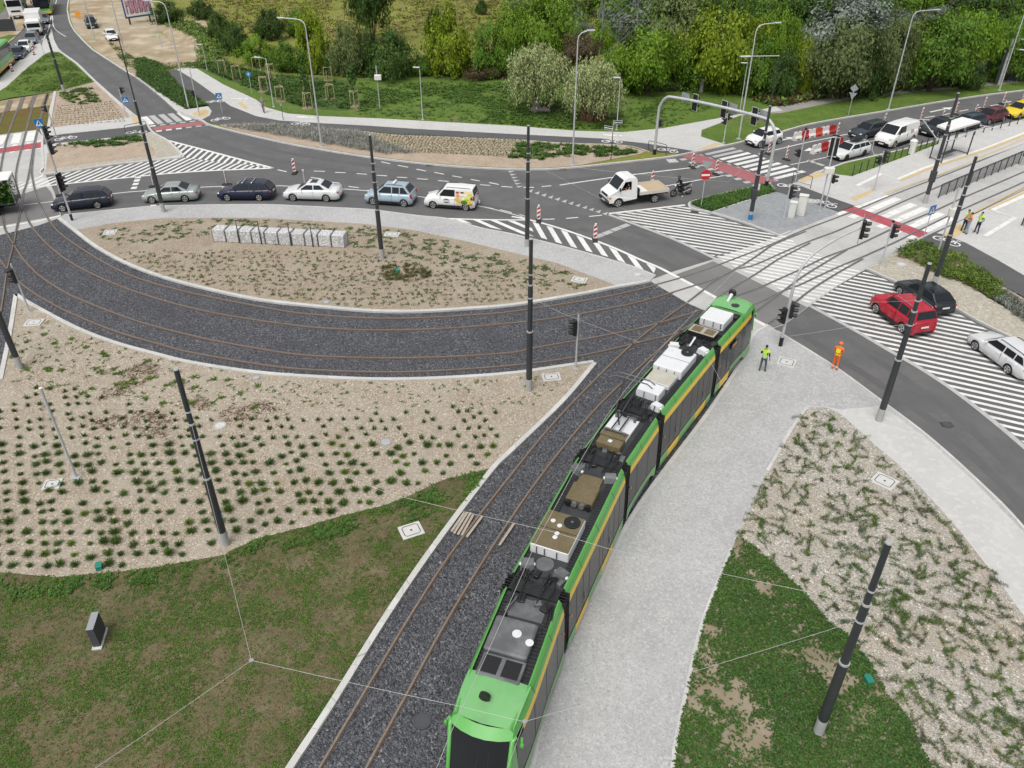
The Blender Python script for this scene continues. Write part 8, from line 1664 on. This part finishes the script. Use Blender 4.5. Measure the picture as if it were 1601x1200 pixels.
def tree(base, ytop, wpx, kind, shape, label, name='tree', group='trees and bushes of the north scrub', trunk='multi', cat=None):
    g = at(base, .09); h = hgt(base, ytop, .09); 
    wl = pj((g[0] - 1, g[1], h * .5)); wr = pj((g[0] + 1, g[1], h * .5)); rx = wpx / (wr[0] - wl[0])
    # a crown of radius rx shows its own depth above its axis: pull the height back for it
    h = max(1.2, h - rx * .28); rx *= .90
    t = thing(name, label, cat or ('bush' if shape == 'bush' else 'tree'), g, 0, group)
    tr = bpy.data.objects.new('trunk', TRK[trunk]); COL.objects.link(tr); tr.parent = t; k = max(rx, h * .28); tr.scale = (k, k, h); tr.rotation_euler = (0, 0, R.uniform(0, 6.28))
    me = R.choice(WIL) if shape == 'willow' else R.choice(CR[shape]); c = bpy.data.objects.new('crown', me); COL.objects.link(c); c.parent = t; c.scale = (rx, rx, h * (1.0 if shape != 'willow' else 1.0)); c.rotation_euler = (0, 0, R.uniform(0, 6.28))
    if kind != ('willow' if shape == 'willow' else 'mid'): c.material_slots[0].link = 'OBJECT'; c.material_slots[0].material = LEAF[kind]
    return t
for a in [
 ((264, 36), -8, 50, 'dark', 'bush', 'dark green bush right behind the billboard'), ((316, 30), -8, 40, 'dark', 'bush', 'dark bush at the photo top above the ploughed sand'), ((346, 62), 14, 42, 'dark', 'bush', 'dark green bush at the upper corner of the ploughed sand'), ((372, 84), 26, 50, 'dark', 'bush', 'taller dark green bush right of the ploughed sand'),
 ((405, 101), 48, 62, 'light', 'bush', 'bright yellow green bush behind the first saplings'), ((424, 62), 4, 52, 'dark', 'bush', 'dark rounded bush in front of the meadow'), ((452, 111), 55, 54, 'mid', 'bush', 'mid green bush between two yellowish ones'), ((492, 113), 18, 62, 'yellow', 'tall', 'yellow green tree behind the tall street lamp'), ((466, 58), 8, 40, 'mid', 'bush', 'green bush at the meadow edge left of the leaning poplar'),
 ((546, 117), 28, 60, 'olive', 'bush', 'grey green bush left of the leaning dark trunk'), ((575, 112), 40, 50, 'dark', 'bush', 'very dark bush below the leaning trunk'), ((612, 122), 33, 86, 'dark', 'bush', 'broad dark bush by the sandy track'), ((584, 66), -70, 80, 'dark', 'spread', 'tall tree with a bare dark trunk rising out of the photo'),
 ((660, 118), 78, 40, 'mid', 'bush', 'low green bush at the end of the sandy track'), ((704, 119), 17, 92, 'yellow', 'tall', 'large bright yellow bush above the lawn'), ((681, 58), 6, 36, 'dark', 'bush', 'dark bush behind the bright yellow one'), ((753, 22), -4, 22, 'dark', 'bush', 'small lone bush on the meadow'), ((766, 120), 22, 74, 'mid', 'bush', 'green bush right of the bright yellow one'), ((752, 122), 88, 60, 'brown', 'bush', 'brownish low thicket at the foot of the bushes'), ((800, 110), 4, 70, 'light', 'round', 'light green tree up behind the green bush'),
 ((848, 104), -18, 118, 'light', 'round', 'broad light green tree behind the willow'), ((905, 62), 10, 40, 'silver', 'bush', 'silvery small tree left of the pylon'), ((940, 82), 24, 46, 'light', 'bush', 'light green bush at the pylon foot'), ((986, 60), 14, 46, 'silver', 'bush', 'silver green bush right of the pylon'), ((904, 120), 52, 60, 'brown', 'spread', 'brownish half bare tree between the willows'),
 ((1010, 146), 34, 108, 'light', 'round', 'full round green tree above the lawn, middle right'), ((962, 142), 62, 70, 'mid', 'bush', 'green bush in the shade right of the second willow'), ((1060, 130), 60, 60, 'dark', 'bush', 'dark bush beside the vent pipes'), ((1122, 142), 0, 128, 'yellow', 'round', 'great yellow green tree behind the gantry'), ((1095, 138), 56, 74, 'mid', 'bush', 'green lower bush below the great yellow green tree'), ((1172, 150), 40, 70, 'mid', 'bush', 'green bush behind the tall lamp at the fork'), ((1205, 140), 10, 60, 'light', 'round', 'light green tree above the forked footpath'), ((1218, 154), 66, 60, 'dark', 'bush', 'dark green bush behind the lamp arm'), ((1248, 147), 58, 48, 'yellow', 'tall', 'thin yellowish tree left of the olive tree'),
 ((1312, 154), 22, 124, 'olive', 'round', 'large grey olive tree behind the path'), ((1378, 148), 18, 76, 'olive', 'round', 'second grey olive tree right of the large one'), ((1345, 150), 60, 70, 'dark', 'bush', 'dark thicket under the olive trees'), ((1452, 143), 16, 120, 'mid', 'spread', 'green tree with leaning trunks beside the path'), ((1500, 132), 10, 90, 'light', 'spread', 'light green spreading tree next to the leaning one'), ((1512, 139), 84, 54, 'dark', 'bush', 'dark rounded bush on the verge below the spreading trees'), ((1422, 140), 92, 44, 'olive', 'bush', 'dry olive bush under the leaning tree'), ((1572, 126), 12, 86, 'mid', 'round', 'green tree behind the sign gantry'), ((1610, 120), 0, 80, 'light', 'round', 'light green tree cut by the right photo edge'),
 ((1232, 62), 2, 52, 'silver', 'bush', 'silvery bush above the yellowish tree'), ((1265, 40), 0, 60, 'silver', 'bush', 'silver grey thicket at the top right of centre'), ((1296, 66), 16, 60, 'light', 'bush', 'light green bush above the large olive tree'), ((1348, 48), 8, 60, 'olive', 'bush', 'pale olive bush high up behind the olive trees'), ((1400, 44), 4, 62, 'silver', 'bush', 'silver bush behind the lamp head on the right'), ((1468, 34), 0, 66, 'silver', 'bush', 'silver grey bush at the top right above the leaning tree'), ((1530, 40), 2, 66, 'mid', 'bush', 'mid green bush at the top right'), ((1590, 46), 4, 66, 'light', 'bush', 'light green bush in the top right corner'), ((1050, 40), -20, 80, 'dark', 'round', 'dark tree at the photo top right of the pylon'), ((1120, 26), -25, 80, 'dark', 'round', 'dark tree at the photo top above the great yellow green one'), ((905, 20), -25, 70, 'mid', 'round', 'mid green tree at the photo top left of the pylon')]: tree(*a)
t = tree((838, 173), 54, 122, 'willow', 'willow', 'rounded silvery willow on the lawn with a cloth wrapped foot', 'willow_tree', 'willows on the north lawn', 'single'); b = MB(); b.tube([(0, 0, -.05), (.1, 0, .5), (.0, .1, 1.5)], [.75, .5, .36], M_BARKW, 9); b.tube([(.6, -.2, .2), (1.6, -.3, 1.4), (1.9, -.2, 3.2)], [.2, .17, .12], M_BARK, 7); b.tube([(.2, -.2, .15), (1.0, -.5, .25), (1.5, -.5, .1)], [.3, .35, .2], M_BARKW, 8); b.build('trunk_wrap', t)
t = tree((926, 188), 70, 116, 'willow', 'willow', 'thinner willow on thick broken brown stems', 'willow_tree', 'willows on the north lawn', 'multi'); b = MB()
for x, y, h, r_ in ((-.9, 0, 2.6, .42), (-.3, -.3, 2.4, .40), (.2, .1, 3.0, .36), (1.0, 0, 2.9, .46)): b.tube([(x, y, -.05), (x * 1.05, y, h * .6), (x * 1.15, y, h)], [r_, r_ * .85, r_ * .55], gmat('split_bark', (.11, .06, .035), [('n', 3, (.30, .21, .14), .5, .66, .8), ('f', 8, (.03, .02, .015), .5, .7, .7)], rough=.95, coord='obj', stretch=(3, 3, .5)) if 'split_bark' not in MATS else MATS['split_bark'], 9)
b.build('broken_stem', t)
# scrub floor, far woodland
def scrub(name, label, poly, n, mats, l, h, dens=None):
    b = MB()
    for x, y in area_pts(poly, n, dens, .09):
        hh = R.uniform(.2, 1) * h; m = R.choice(mats)
        for _ in range(7):
            a = R.uniform(0, 6.283); d = Vector((math.cos(a), math.sin(a), R.uniform(.2, 1.6))).normalized(); blade(b, Vector((x + R.gauss(0, .3), y + R.gauss(0, .3), .09 + hh * R.random())), d, l * R.uniform(.6, 1.3), l * .45, m)
    return tag(b.build(name), label, 'undergrowth', kind='stuff')
scrub('undergrowth', 'dark undergrowth at the foot of the trees', [(560, 122), (640, 117), (720, 120), (800, 124), (880, 130), (960, 141), (1040, 144), (1130, 139), (1180, 152), (1230, 155), (1300, 148), (1400, 138), (1500, 130), (1600, 118), (1600, 100), (1400, 120), (1200, 130), (1040, 128), (880, 112), (700, 104), (560, 110)], 3000, (LEAF['dark'], LEAF['dark'], LEAF['mid'], LEAF['olive'], LEAF['brown']), .45, .9)
scrub('undergrowth', 'long dry grass along the path edge', [(1180, 156), (1215, 166), (1275, 155), (1425, 139), (1500, 134), (1601, 121), (1601, 114), (1500, 126), (1400, 133), (1280, 147), (1200, 150)], 1500, (LEAF['olive'], L_DRY, L_DRY, LEAF['mid'], LEAF['brown']), .5, .5)
scrub('undergrowth', 'scrubby fringe around the sandy lot', [(310, 104), (350, 97), (352, 88), (378, 86), (420, 108), (480, 116), (560, 122), (560, 112), (440, 100), (380, 78), (330, 60), (330, 52), (300, 34), (250, 30), (262, 40), (310, 60)], 900, (LEAF['mid'], LEAF['light'], LEAF['dark'], LEAF['olive']), .4, .5)
scrub('meadow_grass', 'long yellow green meadow grass', [(350, 60), (700, 60), (830, 40), (830, -10), (300, -10), (320, 20)], 2600, (LEAF['yellow'], L_DRY, L_DRY), .40, .15, lambda x, y: 1 if nz(x, y, .06, 3) > -.1 else .2)
b = MB(); wm = [LEAF[k] for k in ('dark', 'mid', 'light', 'olive', 'silver', 'mid')]; src = [(me, [tuple(v.co) for v in me.vertices], [tuple(p.vertices) for p in me.polygons]) for me in CR['bush'][:2]]
n_ = 0
while n_ < 96:
    px, py = R.uniform(850, 1720), R.uniform(-42, 96)
    if py > 30 and (px < 990 or R.random() < .35): continue
    g = G(px, py, 0); n_ += 1
    s = R.uniform(4, 7.0); h = R.uniform(5, 9.5); me, V, F = R.choice(src); a = R.uniform(0, 6.28); ca, sa = math.cos(a) * s, math.sin(a) * s
    b.add([(g.x + v[0] * ca - v[1] * sa, g.y + v[0] * sa + v[1] * ca, v[2] * h - .1) for v in V], F, R.choice(wm))
tag(b.build('woodland'), 'far woodland behind the scrub', 'woodland', kind='stuff')
